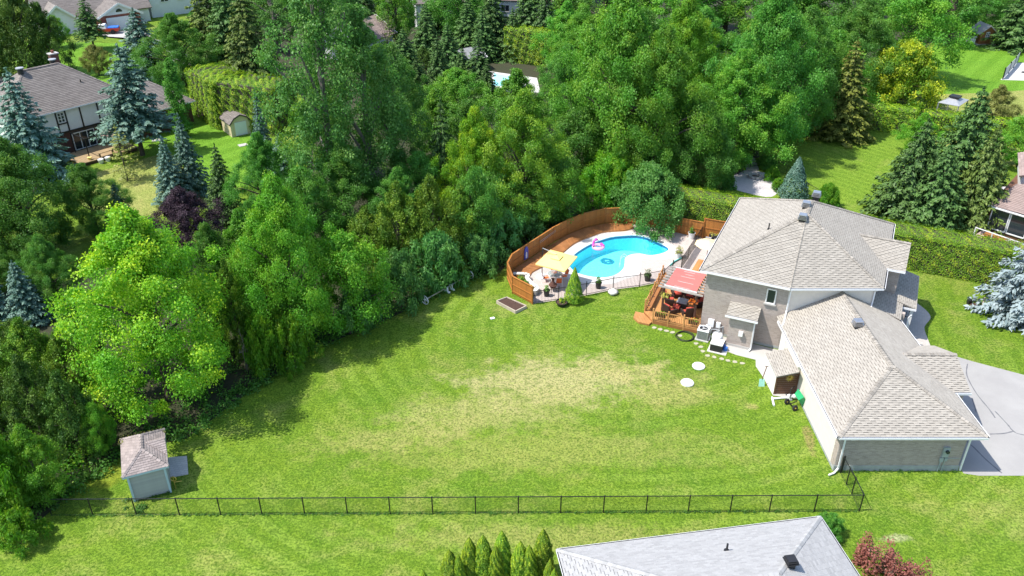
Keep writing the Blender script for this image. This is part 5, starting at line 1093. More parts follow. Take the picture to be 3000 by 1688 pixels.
for s in range(8):
    z = .14+s*.08; b.box((-.405,-.35,z),(-.401,.35,z+.03)); b.box((-.35,-.405,z),(.35,-.401,z+.03))
b.build('louvre','black_plastic',ac)
hp = thing('pool_heater','black pool heater with pale top on a white slab','pool heater',(14.8,49.95,0),R(-25)); b = MB(); b.box((-.45,-.38,.06),(.4,.4,.62)); b.build('cabinet','black_plastic',hp); b = MB(); b.box((-.47,-.4,.621),(.42,.42,.70)); b.build('top','white_paint',hp); b = MB(); b.box((-.6,-.5,0),(.75,.55,.059)); b.build('slab','white_stone',hp)
b = MB(); b.lathe([(.0,.06),(.16,.06),(.16,.3),(.001,.34)],(.58,-.1,0),12); b.tube([(.58,-.1,.2),(.58,.3,.2)],.11,9); tag(b.build('pump','blue_plastic',None),'blue pool pump beside the black heater','pump'); bpy.data.objects['pump'].location = (14.8,49.95,.0)
sf = thing('sand_filter','round white pool filter tank with pipes against the brick bay','pool filter',(14.95,50.75,0)); b = MB(); b.lathe([(.15,0),(.2,.12),(.38,.35),(.42,.6),(.36,.85),(.2,.98),(.001,1.0)],n=18); b.build('tank','white_paint',sf,True); b = MB(); b.tube([(-.1,.05,1.0),(-.1,.05,1.2),(-.5,.1,1.2),(-.55,0,.3)],.045,7); b.tube([(.1,.05,1.0),(.1,.1,1.3),(.4,.3,1.3),(.45,.3,.2)],.045,7); b.cyl((0,.05),.14,1.0,1.14,10); b.build('pipe','grey_metal',sf)
b = MB(tuple(H(1.35,.25))); 
for (u,z,w,h) in ((1.2,1.0,.42,.6),(1.75,.95,.3,.4),(1.0,.55,.25,.4)): b.rbox(H(u,.25,z),(w,.2,h),R(-25))
tag(b.build('control_box','white_metal'),'white control boxes on the brick wall behind the pool filter','control box')
b = MB((12.75,51.65,0))
for k,(r_,z) in enumerate(((.62,.03),(.66,.06),(.60,.09),(.64,.12))): b.ring((12.75+.03*k,51.65,z),r_,.022,28,5)
tag(b.build('garden_hose','black_plastic'),'coiled dark garden hose on the grass in front of the deck','hose')
STN = [(10.7,52.9),(11.14,52.65),(11.57,52.45),(11.98,52.25),(12.45,51.8),(13.44,50.74),(13.71,50.3),(13.75,49.77),(13.98,49.2),(14.43,49.01),(14.89,48.79),(15.3,48.59),(15.77,48.42),(16.24,48.26)]
snm = ['by the deck step','second from the deck step','third from the deck step','fourth from the deck step','left of the hose coil','just below the air conditioner','second below the air conditioner','left of the pool heater slab','below left of the pool heater slab','directly below the pool heater slab','fifth from the lawn end by the lean to','fourth from the lean to end','second from the lean to end','last of the row next to the side walkway']
for (x,y), l in zip(STN,snm):
    b = MB((x,y,0)); k = 8; rr = [random.uniform(.12,.19) for _ in range(k)]; b.prism([(x+rr[i]*math.cos(i*6.283/k)*1.15,y+rr[i]*math.sin(i*6.283/k)) for i in range(k)],0,.03); tag(b.build('stepping_stone','step_stone'),'flat stepping stone '+l,'stepping stone','stepping stones along the deck and house')
for x,y,l in ((13.08,47.85,'right hand white septic lid nearer the house'),(11.93,45.91,'left hand white septic lid nearer the dry grass')):
    b = MB((x,y,0)); b.lathe([(.44,0),(.45,.08),(.40,.13),(.2,.16),(.001,.165)],(x,y,0),26); tag(b.build('septic_lid','white_paint',None,False),l,'lid','round white septic lids')
# ------------------------------------------------------------------ lean-to beside the garage
lo = (18.2,45.6,0); lt = thing('lean_to','small lean to store with shingle roof and brown slatted end by the garage wall','lean-to',lo)
L4 = [(17.5,44.75),(18.93,44.75),(18.93,46.9),(17.5,46.9)]; b = MB(lo); b.prism(L4,0,[1.78,2.22,2.22,1.78]); b.build('wall','white_paint',lt)
rp = [V3(17.25,44.2,1.78),V3(18.62,44.0,2.3),V3(18.66,46.75,2.3),V3(17.28,46.95,1.78)]; b = MB(lo); b.slab([q-V3(0,0,.014) for q in rp],.07); lr_ = b.build('roof','shingle_tan_under',lt); tiles('shingle',lr_,[rp],.26,.14,.004,.01,.028,'shingle_tan',120,lo,dash=True)
for i in range(11): b = MB(lo); z = .1+i*.165; b.beam((17.5,44.72,z),(18.92,44.72,z),.03,.135 if z < 1.7 else .1); b.build('slat','brown_slat',lt)
for x in (17.5,18.9): b = MB(lo); b.beam((x,44.70,0),(x,44.70,1.85),.09,.05); b.build('post','brown_slat',lt)
sn = thing('sun_ornament','golden sun face ornament on the brown slatted end wall','ornament',(18.35,44.66,1.35)); b = MB(); Ms = Matrix.Rotation(R(90),4,'X'); b.add([Ms@V3((.16 if i%2 else .34)*math.cos(i*math.pi/14),(.16 if i%2 else .34)*math.sin(i*math.pi/14),0) for i in range(28)]+[V3(0,-.05,0),V3(0,.01,0)],[(i,(i+1)%28,28) for i in range(28)]+[(i,(i+1)%28,29) for i in range(28)]); b.build('rays','gold_metal',sn); b = MB(); b.ball((0,-.04,0),.12,10,6); b.build('face','gold_metal',sn)
b = MB((17.3,44.3,0)); b.tube([(17.2,44.1,.08),(18.5,44.25,.1)],.07,8); b.tube([(17.15,43.4,.06),(17.25,44.25,.08)],.07,8); tag(b.build('drain_pipe','white_metal'),'white drain pipe elbow lying in front of the slatted end wall','pipe')
sh = thing('snow_shovel','mint green snow shovel with brown handle standing at the white lean to wall','shovel',(16.9,45.6,0)); b = MB(); b.hexa([(-.2,-.05,0),(.2,-.05,0),(.2,-.02,0),(-.2,-.02,0),(-.17,.1,.5),(.17,.1,.5),(.17,.13,.5),(-.17,.13,.5)]); b.build('blade','mint_plastic',sh); b = MB(); b.tube([(0,.1,.45),(.3,.45,1.3)],.03,6); b.tube([(.2,.45,1.3),(.4,.45,1.3)],.025,6); b.build('handle','terracotta',sh)
b = MB((17.5,45.5,0)); b.box((17.51,45.3,.8),(17.545,45.75,1.15)); tag(b.build('wall_plate','grey_metal'),'grey plate on the white lean to wall','panel')
ct = thing('dump_cart','green dump cart tipped up with black wheels beside the garage wall','garden cart',(18.55,43.5,0),R(20)); b = MB(); Mt = Matrix.Translation((.15,-.1,.45)) @ Matrix.Rotation(R(55),4,'Y') @ Matrix.Rotation(R(10),4,'X')
def hx(bb,P): bb.hexa([Mt@V3(*p) for p in P])
hx(b,[(-.4,-.3,-.02),(.4,-.3,-.02),(.4,.3,-.02),(-.4,.3,-.02),(-.4,-.3,.0),(.4,-.3,.0),(.4,.3,.0),(-.4,.3,.0)])
for (x0,y0,x1,y1) in ((-.4,-.3,.4,-.3),(.4,-.3,.4,.3),(.4,.3,-.4,.3),(-.4,.3,-.4,-.3)): b.add([Mt@V3(x0,y0,0),Mt@V3(x1,y1,0),Mt@V3(x1*1.3,y1*1.35,.38),Mt@V3(x0*1.3,y0*1.35,.38),Mt@V3(x0*.96,y0*.96,.01),Mt@V3(x1*.96,y1*.96,.01),Mt@V3(x1*1.25,y1*1.3,.38),Mt@V3(x0*1.25,y0*1.3,.38)],[(0,1,2,3),(4,7,6,5),(3,2,6,7)])
b.build('tub','green_poly',ct)
for k,(x,y) in enumerate(((-.35,-.45),(-.42,.30))):
    b = MB(); Mw = Matrix.Rotation(R(75),4,'X'); b.ring((x,y,.2),.14,.07,16,8,Mw); w_ = b.build('wheel','tyre',ct); b = MB(); b.ball((x,y,.2),.09,10,6,.6); b.build('rim','gold_metal',w_)
b = MB(); b.tube([(-.1,.5,.3),(.1,.75,.8),(.35,.7,1.0)],.025,6); b.build('handle','black_iron',ct); b = MB(); b.beam((-.4,-.5,.2),(-.4,.4,.25),.06,.04); b.beam((-.4,0,.22),(.1,0,.3),.06,.04); b.build('axle','black_iron',ct)
b = MB((18.5,44.1,0)); b.ball((18.35,44.15,.2),.2,8,6); b.ball((18.65,44.1,.28),.16,8,6); b.box((18.2,43.95,0),(18.5,44.2,.12)); tag(b.build('plastic_bags','white_paint',None,True),'white plastic bags behind the green dump cart','bag')
# yard bits at the right and left
b = MB((36.1,56.4,0)); b.rbox((36.08,56.4,.18),(.3,.22,.36),.3); tag(b.build('valve_box','black_plastic'),'small black box on the right lawn','box'); b = MB((36.4,56.0,0)); b.ball((36.4,56.05,.02),.4,9,5,.3); tag(b.build('soil_mound','soil'),'small mound of bare soil on the right lawn','mound')
b = MB((36.7,55.6,0)); b.tube([(36.62,55.5,0),(36.85,55.9,.9)],.07,6); tag(b.build('wood_stake','pale_timber'),'leaning wooden stake near the white spruce','stake')
b = MB((-27.4,33.0,0)); b.lathe([(.26,0),(.22,.15),(.2,.7),(.17,.72),(.001,.7)],(-27.5,33.0,0),10); tag(b.build('tree_stump','bark_grey'),'pale broken tree stump at the lower left edge','stump')
b = MB((-1,38,0))
# ------------------------------------------------------------------ houses and things further off
def far_planes(t, o, planes, mat, capmat, hips, ind=0, tw=.9, nm='roof'):
    b = MB(o)
    for p in planes: b.slab([Vector(q)-V3(0,0,.02) for q in p],.12)
    r = b.build(nm, mat+'_under', t); tiles('shingle', r, planes, tw, .22, .006, .012, .04, mat, ind, o)
    for a, c in hips: caps(r, a, c, capmat, o, step=.4, w=.34)
    return r
# half timbered house
TO = Vector((-50.4,87.75,0)); te = Vector((.63,.777,0)).normalized(); tf = Vector((-.777,.63,0)).normalized()
def T(e, f, z=0): return TO + te*e + tf*f + V3(0,0,z)
th = thing('half_timbered_house','half timbered house with brown hip roof behind the big spruces at the left','house',tuple(TO))
ez, rz_ = 5.2, 8.9; c0, c1, c2, c3 = T(-4.2,0,ez), T(9.5,0,ez), T(9.5,10,ez), T(-4.2,10,ez); q0, q1 = T(.6,5,rz_), T(4.6,5,rz_)
far_planes(th, TO, [[c0,c1,q1,q0],[c1,c2,q1],[c2,c3,q0,q1],[c3,c0,q0]], 'shingle_brown', 'shingle_brown', [(c0,q0),(c1,q1),(c2,q1),(q0,q1)])
b = MB(TO); b.prism([tuple(T(e,f))[:2] for e,f in ((-3.8,.45),(9.1,.45),(9.1,9.6),(-3.8,9.6))],0,2.5); b.build('lower_wall','dark_brick',th)
b = MB(TO); b.prism([tuple(T(e,f))[:2] for e,f in ((-3.85,.35),(9.15,.35),(9.15,9.65),(-3.85,9.65))],2.5,ez-.05); b.build('upper_wall','white_paint',th)
for e in (-3.75,-1.9,.9,1.95,3.6,5.6,7.4,9.05): b = MB(TO); b.beam(T(e,.32,2.55),T(e,.32,ez-.1),.16,.06,up=tf); b.build('timber','timber_dark',th)
for z in (2.6,): b = MB(TO); b.beam(T(-3.85,.31,z),T(9.15,.31,z),.06,.2); b.build('timber','timber_dark',th)
b = MB(TO); b.beam(T(.95,.31,3.6),T(1.9,.31,3.6),.06,.14); b.build('timber','timber_dark',th)
def window(t, o, p, q, z0, z1, out, mull=1, mat='white_paint', rows=1):
    p, q, out = Vector(p), Vector(q), Vector(out).normalized()*.04; b = MB(o)
    for z in (z0,z1): b.beam(up(p,z)+out,up(q,z)+out,.08,.1)
    for k in range(mull+2): c = p.lerp(q,k/(mull+1)); b.beam(up(c,z0)+out,up(c,z1)+out,.07,.08)
    for k in range(1,rows): b.beam(up(p,z0+(z1-z0)*k/rows)+out,up(q,z0+(z1-z0)*k/rows)+out,.05,.05)
    w = b.build('window',mat,t); b = MB(o); e = out*.6; b.add([up(p,z0)+e,up(q,z0)+e,up(q,z1)+e,up(p,z1)+e],[(0,1,2,3)]); b.build('pane','glass_dark',w); return w
window(th,TO,T(1.05,.33),T(1.75,.33),3.75,4.85,-tf,1,rows=3); window(th,TO,T(2.1,.43),T(4.6,.43),.3,2.2,-tf,2); window(th,TO,T(-1.6,.43),T(.2,.43),.9,2.0,-tf,1)
for e in (-4.2,): gutter(c0,c1,th,TO,-tf)
b = MB(TO); b.rbox(T(5.6,8.2,7.6),(.9,.7,3.2),R(51)); ck = b.build('chimney','dark_brick',th); b = MB(TO); b.rbox(T(5.6,8.2,9.25),(1.05,.85,.12),R(51)); b.build('chimney_cap','concrete',ck); b = MB(TO); b.cyl(tuple(T(5.6,8.2))[:2],.16,9.3,9.6,8); b.build('flue','red_brick',ck)
for e,f in ((.3,4.7),(4.3,5.6)): b = MB(TO); p = T(e,f); b.cyl((p.x,p.y),.3,8.6,9.2,10); v = b.build('roof_vent','black_plastic',th); b = MB(TO); b.lathe([(.42,9.2),(.42,9.3),(.001,9.36)],(p.x,p.y,0),12); b.build('vent_cap','grey_metal',v)
b = MB(TO); p = T(5.4,2.4); b.cyl((p.x,p.y),.07,6.4,7.3,7); b.build('vent_pipe','black_plastic',th)
g0,g1,g2,g3 = T(9.4,-1.5,2.9),T(16.6,-1.5,2.9),T(16.6,7,2.9),T(9.4,7,2.9); k0,k1 = T(10.5,2.75,5.4),T(13.2,2.75,5.4)
far_planes(th, TO, [[g0,g1,k1,k0],[g1,g2,k1],[g2,g3,k0,k1],[g3,g0,k0]], 'shingle_brown','shingle_brown',[(g1,k1),(g2,k1),(k0,k1)],nm='garage_roof'); b = MB(TO); b.prism([tuple(T(e,f))[:2] for e,f in ((9.3,-1.1),(16.2,-1.1),(16.2,6.6),(9.3,6.6))],0,2.8); b.build('garage_wall','dark_brick',th); gutter(g0,g1,th,TO,-tf)
b = MB(TO); b.rbox(T(11.2,2.2,5.25),(.7,.5,.3),R(51)); b.build('skylight','black_plastic',th)
# its terrace
tt = thing('terrace','pale timber terrace behind the half timbered house','terrace',tuple(T(3.5,-3,0)))
for i in range(26): b = MB(T(3.5,-3,0)); e = .2+i*.26; b.prism([tuple(T(e,-.2))[:2],tuple(T(e+.24,-.2))[:2],tuple(T(e+.24,-4.4))[:2],tuple(T(e,-4.4))[:2]],.3,.38); b.build('deck_board','tan_board',tt)
b = MB(T(3.5,-3,0)); b.prism([tuple(T(.3,-.3))[:2],tuple(T(6.8,-.3))[:2],tuple(T(6.8,-4.3))[:2],tuple(T(.3,-4.3))[:2]],0,.29); b.build('skirt_board','pergola_brown',tt)
gz = thing('gazebo_frame','dark open gazebo frame on the timber terrace','gazebo',tuple(T(3,-2.2,.38))); go = T(3,-2.2,.38); cs = [T(1.6,-.5),T(5.0,-.5),T(5.0,-3.7),T(1.6,-3.7)]
for c in cs: b = MB(go); b.beam(up(c,.38),up(c,2.7),.09); b.build('post','black_iron',gz)
for i in range(4): b = MB(go); b.beam(up(cs[i],2.66),up(cs[(i+1)%4],2.66),.07,.1); b.build('beam','black_iron',gz)
u3 = thing('brown_umbrella','brown umbrella on the timber terrace','umbrella',tuple(T(5.2,-2.6,.38))); b = MB(); b.add([(0,0,2.3)]+[(1.4*math.cos(k*R(60)),1.4*math.sin(k*R(60)),1.8) for k in range(6)],[(0,k+1,(k+1)%6+1) for k in range(6)]); b.build('canopy','shingle_pink',u3); b = MB(); b.cyl((0,0),.03,0,2.25,7); b.build('pole','black_iron',u3)
b = MB(T(6.2,-1.6,.38)); b.tube([T(5.6,-1.8,.95),T(6.9,-1.8,.95)],.28,10); [b.beam(T(e,-1.8,.4),T(e,-1.8,.8),.08) for e in (5.7,6.8)]; tag(b.build('barbecue','grey_metal'),'rounded grey barbecue on the timber terrace','barbecue')
for i,(e,f,l) in enumerate(((2.2,-4.9,'left white pot below the timber terrace'),(3.0,-4.9,'right white pot below the timber terrace'))): x,y,_ = T(e,f); b = MB((x,y,0)); b.lathe([(.001,0),(.22,0),(.33,.45),(.3,.5),(.25,.46),(.001,.44)],(x,y,0),14); tag(b.build('planter_pot','white_paint'),l,'planter')
x,y,_ = T(1.5,-3.9); b = MB((x,y,.38)); b.lathe([(.001,0),(.18,0),(.24,.3),(.001,.28)],(x,y,.38),10); tag(b.build('yellow_pot','yellow_canvas'),'yellow pot on the corner of the timber terrace','planter')
b = MB(T(3.4,-4.1,.38)); b.beam(T(2.5,-4.05,.85),T(4.2,-4.05,.85),.4,.06); b.beam(T(2.6,-4.05,.4),T(2.6,-4.05,.84),.08,.3); b.beam(T(4.1,-4.05,.4),T(4.1,-4.05,.84),.08,.3); tag(b.build('terrace_bench','tan_board'),'pale bench at the front edge of the timber terrace','bench')
# tan barn shed with gambrel roof
bo = Vector((-33.2,94.6,0)); be = Vector((.80,.60,0)); bf_ = Vector((-.60,.80,0)); Bq = lambda e,f,z=0: bo+be*e+bf_*f+V3(0,0,z)
bs = thing('barn_shed','tan barn shaped shed with brown gambrel roof','shed',tuple(bo)); w_, d_ = 2.5, 3.0
b = MB(bo); prof = [(0,0),(w_,0),(w_,1.65),(w_*.82,2.2),(w_*.5,2.55),(w_*.18,2.2),(0,1.65)]
b.add([Bq(e,0,z) for e,z in prof]+[Bq(e,d_,z) for e,z in prof],[tuple(range(7)),tuple(range(7,14))[::-1]]+[(i,(i+1)%7,7+(i+1)%7,7+i) for i in range(7)]); b.build('wall','siding_cream',bs)
for i in range(7): b = MB(bo); e0 = i*w_/7; b.prism([tuple(Bq(e0+.01,-.03))[:2],tuple(Bq(e0+w_/7-.01,-.03))[:2],tuple(Bq(e0+w_/7-.01,0))[:2],tuple(Bq(e0+.01,0))[:2]],.05,1.65); b.build('siding_board','siding_cream',bs)
pl = [[Bq(-.15,-.2,1.6),Bq(-.15,d_+.2,1.6),Bq(w_*.18,d_+.2,2.26),Bq(w_*.18,-.2,2.26)],[Bq(w_*.18,-.2,2.26),Bq(w_*.18,d_+.2,2.26),Bq(w_*.5,d_+.2,2.62),Bq(w_*.5,-.2,2.62)],[Bq(w_*.5,-.2,2.62),Bq(w_*.5,d_+.2,2.62),Bq(w_*.82,d_+.2,2.26),Bq(w_*.82,-.2,2.26)],[Bq(w_*.82,-.2,2.26),Bq(w_*.82,d_+.2,2.26),Bq(w_+.15,d_+.2,1.6),Bq(w_+.15,-.2,1.6)]]
far_planes(bs,bo,pl,'shingle_brown','shingle_brown',[],0,.5); b = MB(bo); b.beam(Bq(.5,-.05,.9),Bq(1.9,-.05,.9),.04,1.6); b.build('door','siding_white',bs); b = MB((-31,91.8,0)); b.rbox((-31.2,92.0,.03),(1.0,.8,.06),.6); tag(b.build('paving_slab','concrete'),'pale slab on the grass in front of the barn shed','slab')
b = MB((-41.7,93.6,0)); b.rbox((-41.7,93.6,.04),(1.2,.7,.08),.3); tag(b.build('well_cover','concrete'),'grey slab on the lawn right of the big spruce trunk','slab')
# white gabled house far upper left
Go = Vector((-70,149,0)); ge = Vector((.78,.63,0)).normalized(); gf_ = Vector((-.63,.78,0)).normalized(); Q = lambda e,f,z=0: Go+ge*e+gf_*f+V3(0,0,z)
gh = thing('white_gabled_house','white gabled bungalow with brown roof and brick garage front in the far upper left','house',tuple(Go))
def gable_block(e0,e1,f0,f1,ze,zr,wall,axis='f',over=.5):
    b = MB(Go); b.prism([tuple(Q(e,f))[:2] for e,f in ((e0,f0),(e1,f0),(e1,f1),(e0,f1))],0,ze); b.build('wall',wall,gh)
    if axis == 'f':
        m = (e0+e1)/2; pl = [[Q(e0-over,f0-over,ze-.2),Q(e0-over,f1,ze-.2),Q(m,f1,zr),Q(m,f0-over,zr)],[Q(m,f0-over,zr),Q(m,f1,zr),Q(e1+over,f1,ze-.2),Q(e1+over,f0-over,ze-.2)]]
        b = MB(Go); b.add([Q(e0,f0,ze),Q(e1,f0,ze),Q(m,f0,zr-.2),Q(e0,f0+.2,ze),Q(e1,f0+.2,ze),Q(m,f0+.2,zr-.2)],[(0,1,2),(3,5,4),(0,2,5,3),(1,4,5,2)]); b.build('gable','siding_white',gh)
        for a,c in ((Q(e0-over,f0-over-.03,ze-.25),Q(m,f0-over-.03,zr-.05)),(Q(m,f0-over-.03,zr-.05),Q(e1+over,f0-over-.03,ze-.25))): b = MB(Go); b.beam(a,c,.06,.34); b.build('barge_board','white_paint',gh)
    else:
        m = (f0+f1)/2; pl = [[Q(e0-over,f0-over,ze-.2),Q(e1+over,f0-over,ze-.2),Q(e1+over,m,zr),Q(e0-over,m,zr)],[Q(e0-over,m,zr),Q(e1+over,m,zr),Q(e1+over,f1+over,ze-.2),Q(e0-over,f1+over,ze-.2)]]
        for ee in (e0,e1): b = MB(Go); b.add([Q(ee,f0,ze),Q(ee,f1,ze),Q(ee,m,zr-.2),Q(ee+.2,f0,ze),Q(ee+.2,f1,ze),Q(ee+.2,m,zr-.2)],[(0,1,2),(3,5,4),(0,2,5,3),(1,4,5,2)]); b.build('gable','siding_white',gh)
    far_planes(gh,Go,pl,'shingle_brown','shingle_brown',[],0,1.0)
gable_block(-10,8,4,13,2.6,6.4,'siding_white','e'); gable_block(-10.2,-5,2.2,8,2.6,4.9,'siding_white'); gable_block(-1.6,5.2,0,8,2.6,4.5,'red_brick'); gable_block(9,17,6,14,5.0,7.8,'siding_white')
b = MB(Go); b.beam(Q(-.6,-.05,1.1),Q(4.2,-.05,1.1),.06,2.2); b.build('garage_door','siding_white',gh); b = MB(Go); p = Q(1.8,-.05,3.0); b.add([p+ge*.55*math.cos(k*math.pi/8)+V3(0,0,.55*math.sin(k*math.pi/8)) for k in range(9)],[tuple(range(9))]); b.build('arched_window','glass_dark',gh)
for e in (11,14): window(gh,Go,Q(e,5.95),Q(e+1.4,5.95),2.6,4.2,-gf_,1)
# conservatory frame, boat, van, far houses
cv = thing('hoop_trellis','dark hoop trellis in front of the white gabled house','trellis',(-78.5,148.5,0),R(30)); b = MB()
for f in (0,.8): b.tube([(-1.6,f,0),(-1.6,f,2.2),(-1.1,f,3.0),(0,f,3.4),(1.1,f,3.0),(1.6,f,2.2),(1.6,f,0)],.06,6)
for x,z in ((-1.6,2.2),(0,3.4),(1.6,2.2)): b.beam((x,0,z),(x,.8,z),.05)
b.build('hoop','black_iron',cv)
tk = thing('tow_truck','red flatbed pickup truck on the far driveway in front of the brick garage','truck',(-70.4,147.0,0),R(12)); b = MB(); b.box((-2.4,-.9,.5),(2.4,.9,.95)); b.build('body','car_red',tk); b = MB(); b.hexa([(-1.0,-.85,.95),(.5,-.85,.95),(.5,.85,.95),(-1.0,.85,.95),(-.7,-.75,1.6),(.3,-.75,1.6),(.3,.75,1.6),(-.7,.75,1.6)]); b.build('cab','white_paint',tk); b = MB(); b.box((.7,-.8,.96),(2.35,.8,1.12)); b.build('bed','blue_plastic',tk)
for x in (-1.5,1.5):
    for y in (-.9,.9): b = MB(); b.tube([(x,y-.1,.38),(x,y+.1,.38)],.38,12); b.build('wheel','tyre',tk)
mv = thing('minivan','black minivan parked on the pale driveway among the spruces','van',(-43.0,124.4,0),R(-12)); b = MB(); b.hexa([(-2.4,-.92,.35),(2.4,-.92,.35),(2.4,.92,.35),(-2.4,.92,.35),(-2.45,-.95,1.0),(2.4,-.95,1.05),(2.4,.95,1.05),(-2.45,.95,1.0)]); b.hexa([(-1.5,-.9,1.02),(2.35,-.9,1.06),(2.35,.9,1.06),(-1.5,.9,1.02),(-.5,-.75,1.72),(2.1,-.78,1.75),(2.1,.78,1.75),(-.5,.75,1.72)]); b.build('body','car_black',mv)
b = MB()
for (x0,x1) in ((-.75,.2),(.3,1.15),(1.25,2.0)): b.add([(x0-.25,-.905,1.12),(x1,-.905,1.12),(x1,-.815,1.6),(x0+.1,-.8,1.6)],[(0,1,2,3)])
b.add([(-1.4,-.8,1.1),(-1.4,.8,1.1),(-.62,.7,1.66),(-.62,-.7,1.66)],[(0,1,2,3)]); b.add([(2.37,-.8,1.15),(2.37,.8,1.15),(2.16,.7,1.66),(2.16,-.7,1.66)],[(0,1,2,3)]); b.build('side_window','glass_dark',mv)
for x in (-1.5,1.5):
    for y in (-.9,.9): b = MB(); b.tube([(x,y-.1,.34),(x,y+.1,.34)],.34,12); w_ = b.build('wheel','tyre',mv); b = MB(); b.tube([(x,y-.11,.34),(x,y+.11,.34)],.2,10); b.build('rim','steel',w_)
for y in (-.8,.8): b = MB(); b.box((2.39,y-.12,.85),(2.45,y+.12,1.35)); b.build('tail_light','tail_red',mv)
def simple_house(name,label,x,y,rz,w,d,ze,zr,wall,roof,chim=None):
    o = Vector((x,y,0)); M = Matrix.Rotation(rz,4,'Z'); X = lambda a,c,z=0: o + M@V3(a,c,z); t = thing(name,label,'house',(x,y,0))
    b = MB(o); b.prism([tuple(X(a,c))[:2] for a,c in ((-w/2,-d/2),(w/2,-d/2),(w/2,d/2),(-w/2,d/2))],0,ze); b.build('wall',wall,t)
    k = .5; far_planes(t,o,[[X(-w/2-k,-d/2-k,ze-.2),X(w/2+k,-d/2-k,ze-.2),X(w/2+k,0,zr),X(-w/2-k,0,zr)],[X(-w/2-k,0,zr),X(w/2+k,0,zr),X(w/2+k,d/2+k,ze-.2),X(-w/2-k,d/2+k,ze-.2)]],roof,roof,[],0,1.0)
    for s in (-1,1): b = MB(o); b.add([X(s*w/2,-d/2,ze),X(s*w/2,d/2,ze),X(s*w/2,0,zr-.2),X(s*w/2-.2*s,-d/2,ze),X(s*w/2-.2*s,d/2,ze),X(s*w/2-.2*s,0,zr-.2)],[(0,1,2),(3,5,4),(0,2,5,3),(1,4,5,2)]); b.build('gable',wall,t)
    for s in (-1,1):
        for sy in (-1,1): b = MB(o); b.beam(X(s*(w/2+k),sy*(d/2+k),ze-.25),X(s*(w/2+k),0,zr-.05),.06,.3); b.build('barge_board','white_paint',t)
    for a in (-w*.28,w*.1): window(t,o,X(a,-d/2-.02),X(a+1.5,-d/2-.02),.9,2.1,M@V3(0,-1,0),1)
    window(t,o,X(w/2+.02,-1),X(w/2+.02,.6),.9,2.1,M@V3(1,0,0),1)
    if chim: 
        p = X(*chim); b = MB(o); b.rbox(up(p,zr-.3),(.9,1.3,3.4),rz); c = b.build('chimney','red_brick',t); b = MB(o); b.rbox(up(p,zr+1.45),(1.05,1.45,.14),rz); b.build('chimney_cap','concrete',c)
    return t
simple_house('white_gable_end_house','white house with grey roof and red brick chimney among the trees at the top',-24.2,133,R(62),9,7,3.0,5.2,'siding_white','shingle_pink',(2.2,1.0))
simple_house('hidden_white_house','white house mostly hidden behind the dark trunk at the top',-11,156,R(15),14,8,4.5,7.0,'siding_white','shingle_brown'); simple_house('top_edge_house','house with pale brown roof at the top edge above the old spruces',2,164,R(-10),12,8,3.2,6.0,'siding_white','shingle_pink')
simple_house('green_shingled_outbuilding','small grey roofed outbuilding behind the pointed spruces',-6.9,124,R(40),4,3.2,2.1,3.2,'siding_white','shingle_grey')
# second pool
p2 = thing('far_pool','bright rectangular pool seen through the trees','pool',(-.5,117,0)); b = MB((-.5,117,0)); b.prism([(-3.5,123),(3.6,119.4),(3.9,112.3),(-1.6,111.8),(-4.5,117)],.02,.1); b.build('apron','pool_concrete',p2); b = MB((-.5,117,0)); b.prism([(-2.6,121.6),(.9,119.6),(1.8,115.0),(-2.6,115.5)],.105,.125); b.build('water','liner_white',p2)
p2.children[1].active_material = MATS['pool_liner']
for i,(x,y,l) in enumerate(((-.05,113.2,'left red lounge seat beside the far pool'),(.95,113.9,'right red lounge seat beside the far pool'))):
    t = thing('pool_lounger',l,'lounger',(x,y,.1),R(170)); b = MB(); b.beam((0,-.6,.35),(0,.3,.3),.6,.08); b.build('seat','orange_sling',t); b = MB(); b.beam((0,.3,.3),(0,.75,1.0),.6,.08,up=(0,-1,0)); b.build('backrest','orange_sling',t); b = MB(); [b.beam((sx,sy,0),(sx,sy,.3),.05) for sx in (-.25,.25) for sy in (-.5,.3)]; b.build('leg','white_metal',t)
# brown garden shed upper right with bin
so_ = Vector((78.0,139.2,0)); t = thing('brown_garden_shed','small brown wooden shed with grey gable roof in the far upper right','shed',tuple(so_)); Ms_ = Matrix.Rotation(R(2),4,'Z'); X = lambda a,c,z=0: so_+Ms_@V3(a,c,z)
b = MB(so_); b.prism([tuple(X(a,c))[:2] for a,c in ((-1.15,0),(1.15,0),(1.15,2.8),(-1.15,2.8))],0,2.1); b.add([X(-1.15,0,2.1),X(1.15,0,2.1),X(0,0,3.0),X(-1.15,.1,2.1),X(1.15,.1,2.1),X(0,.1,3.0)],[(0,1,2),(3,5,4),(0,2,5,3),(1,4,5,2)]); b.build('wall','tan_board',t)
t.children[0].active_material = MATS['deck_old']; b = MB(so_)
for pl in ([X(-1.7,-.5,1.8),X(0,-.5,3.15),X(0,3.1,3.15),X(-1.7,3.1,1.8)],[X(0,-.5,3.15),X(1.7,-.5,1.8),X(1.7,3.1,1.8),X(0,3.1,3.15)]): b.slab(pl,.12)
b.build('roof','shingle_grey',t); window(t,so_,X(-.25,-.02),X(.3,-.02),1.0,2.0,(0,-1,0),1,rows=3); b = MB(so_); b.prism([tuple(X(a,c))[:2] for a,c in ((-1.5,-.4),(1.6,-.4),(1.6,3),(-1.5,3))],0,.12); b.build('base','concrete',t)
b = MB((75.9,139.8,0)); b.prism([(75.4,139.4),(76.4,139.4),(76.4,140.4),(75.4,140.4)],0,1.15); b.prism([(75.3,139.3),(76.5,139.3),(76.5,140.5),(75.3,140.5)],1.151,1.25); tag(b.build('storage_bin','white_paint'),'white storage bin left of the brown garden shed','bin')
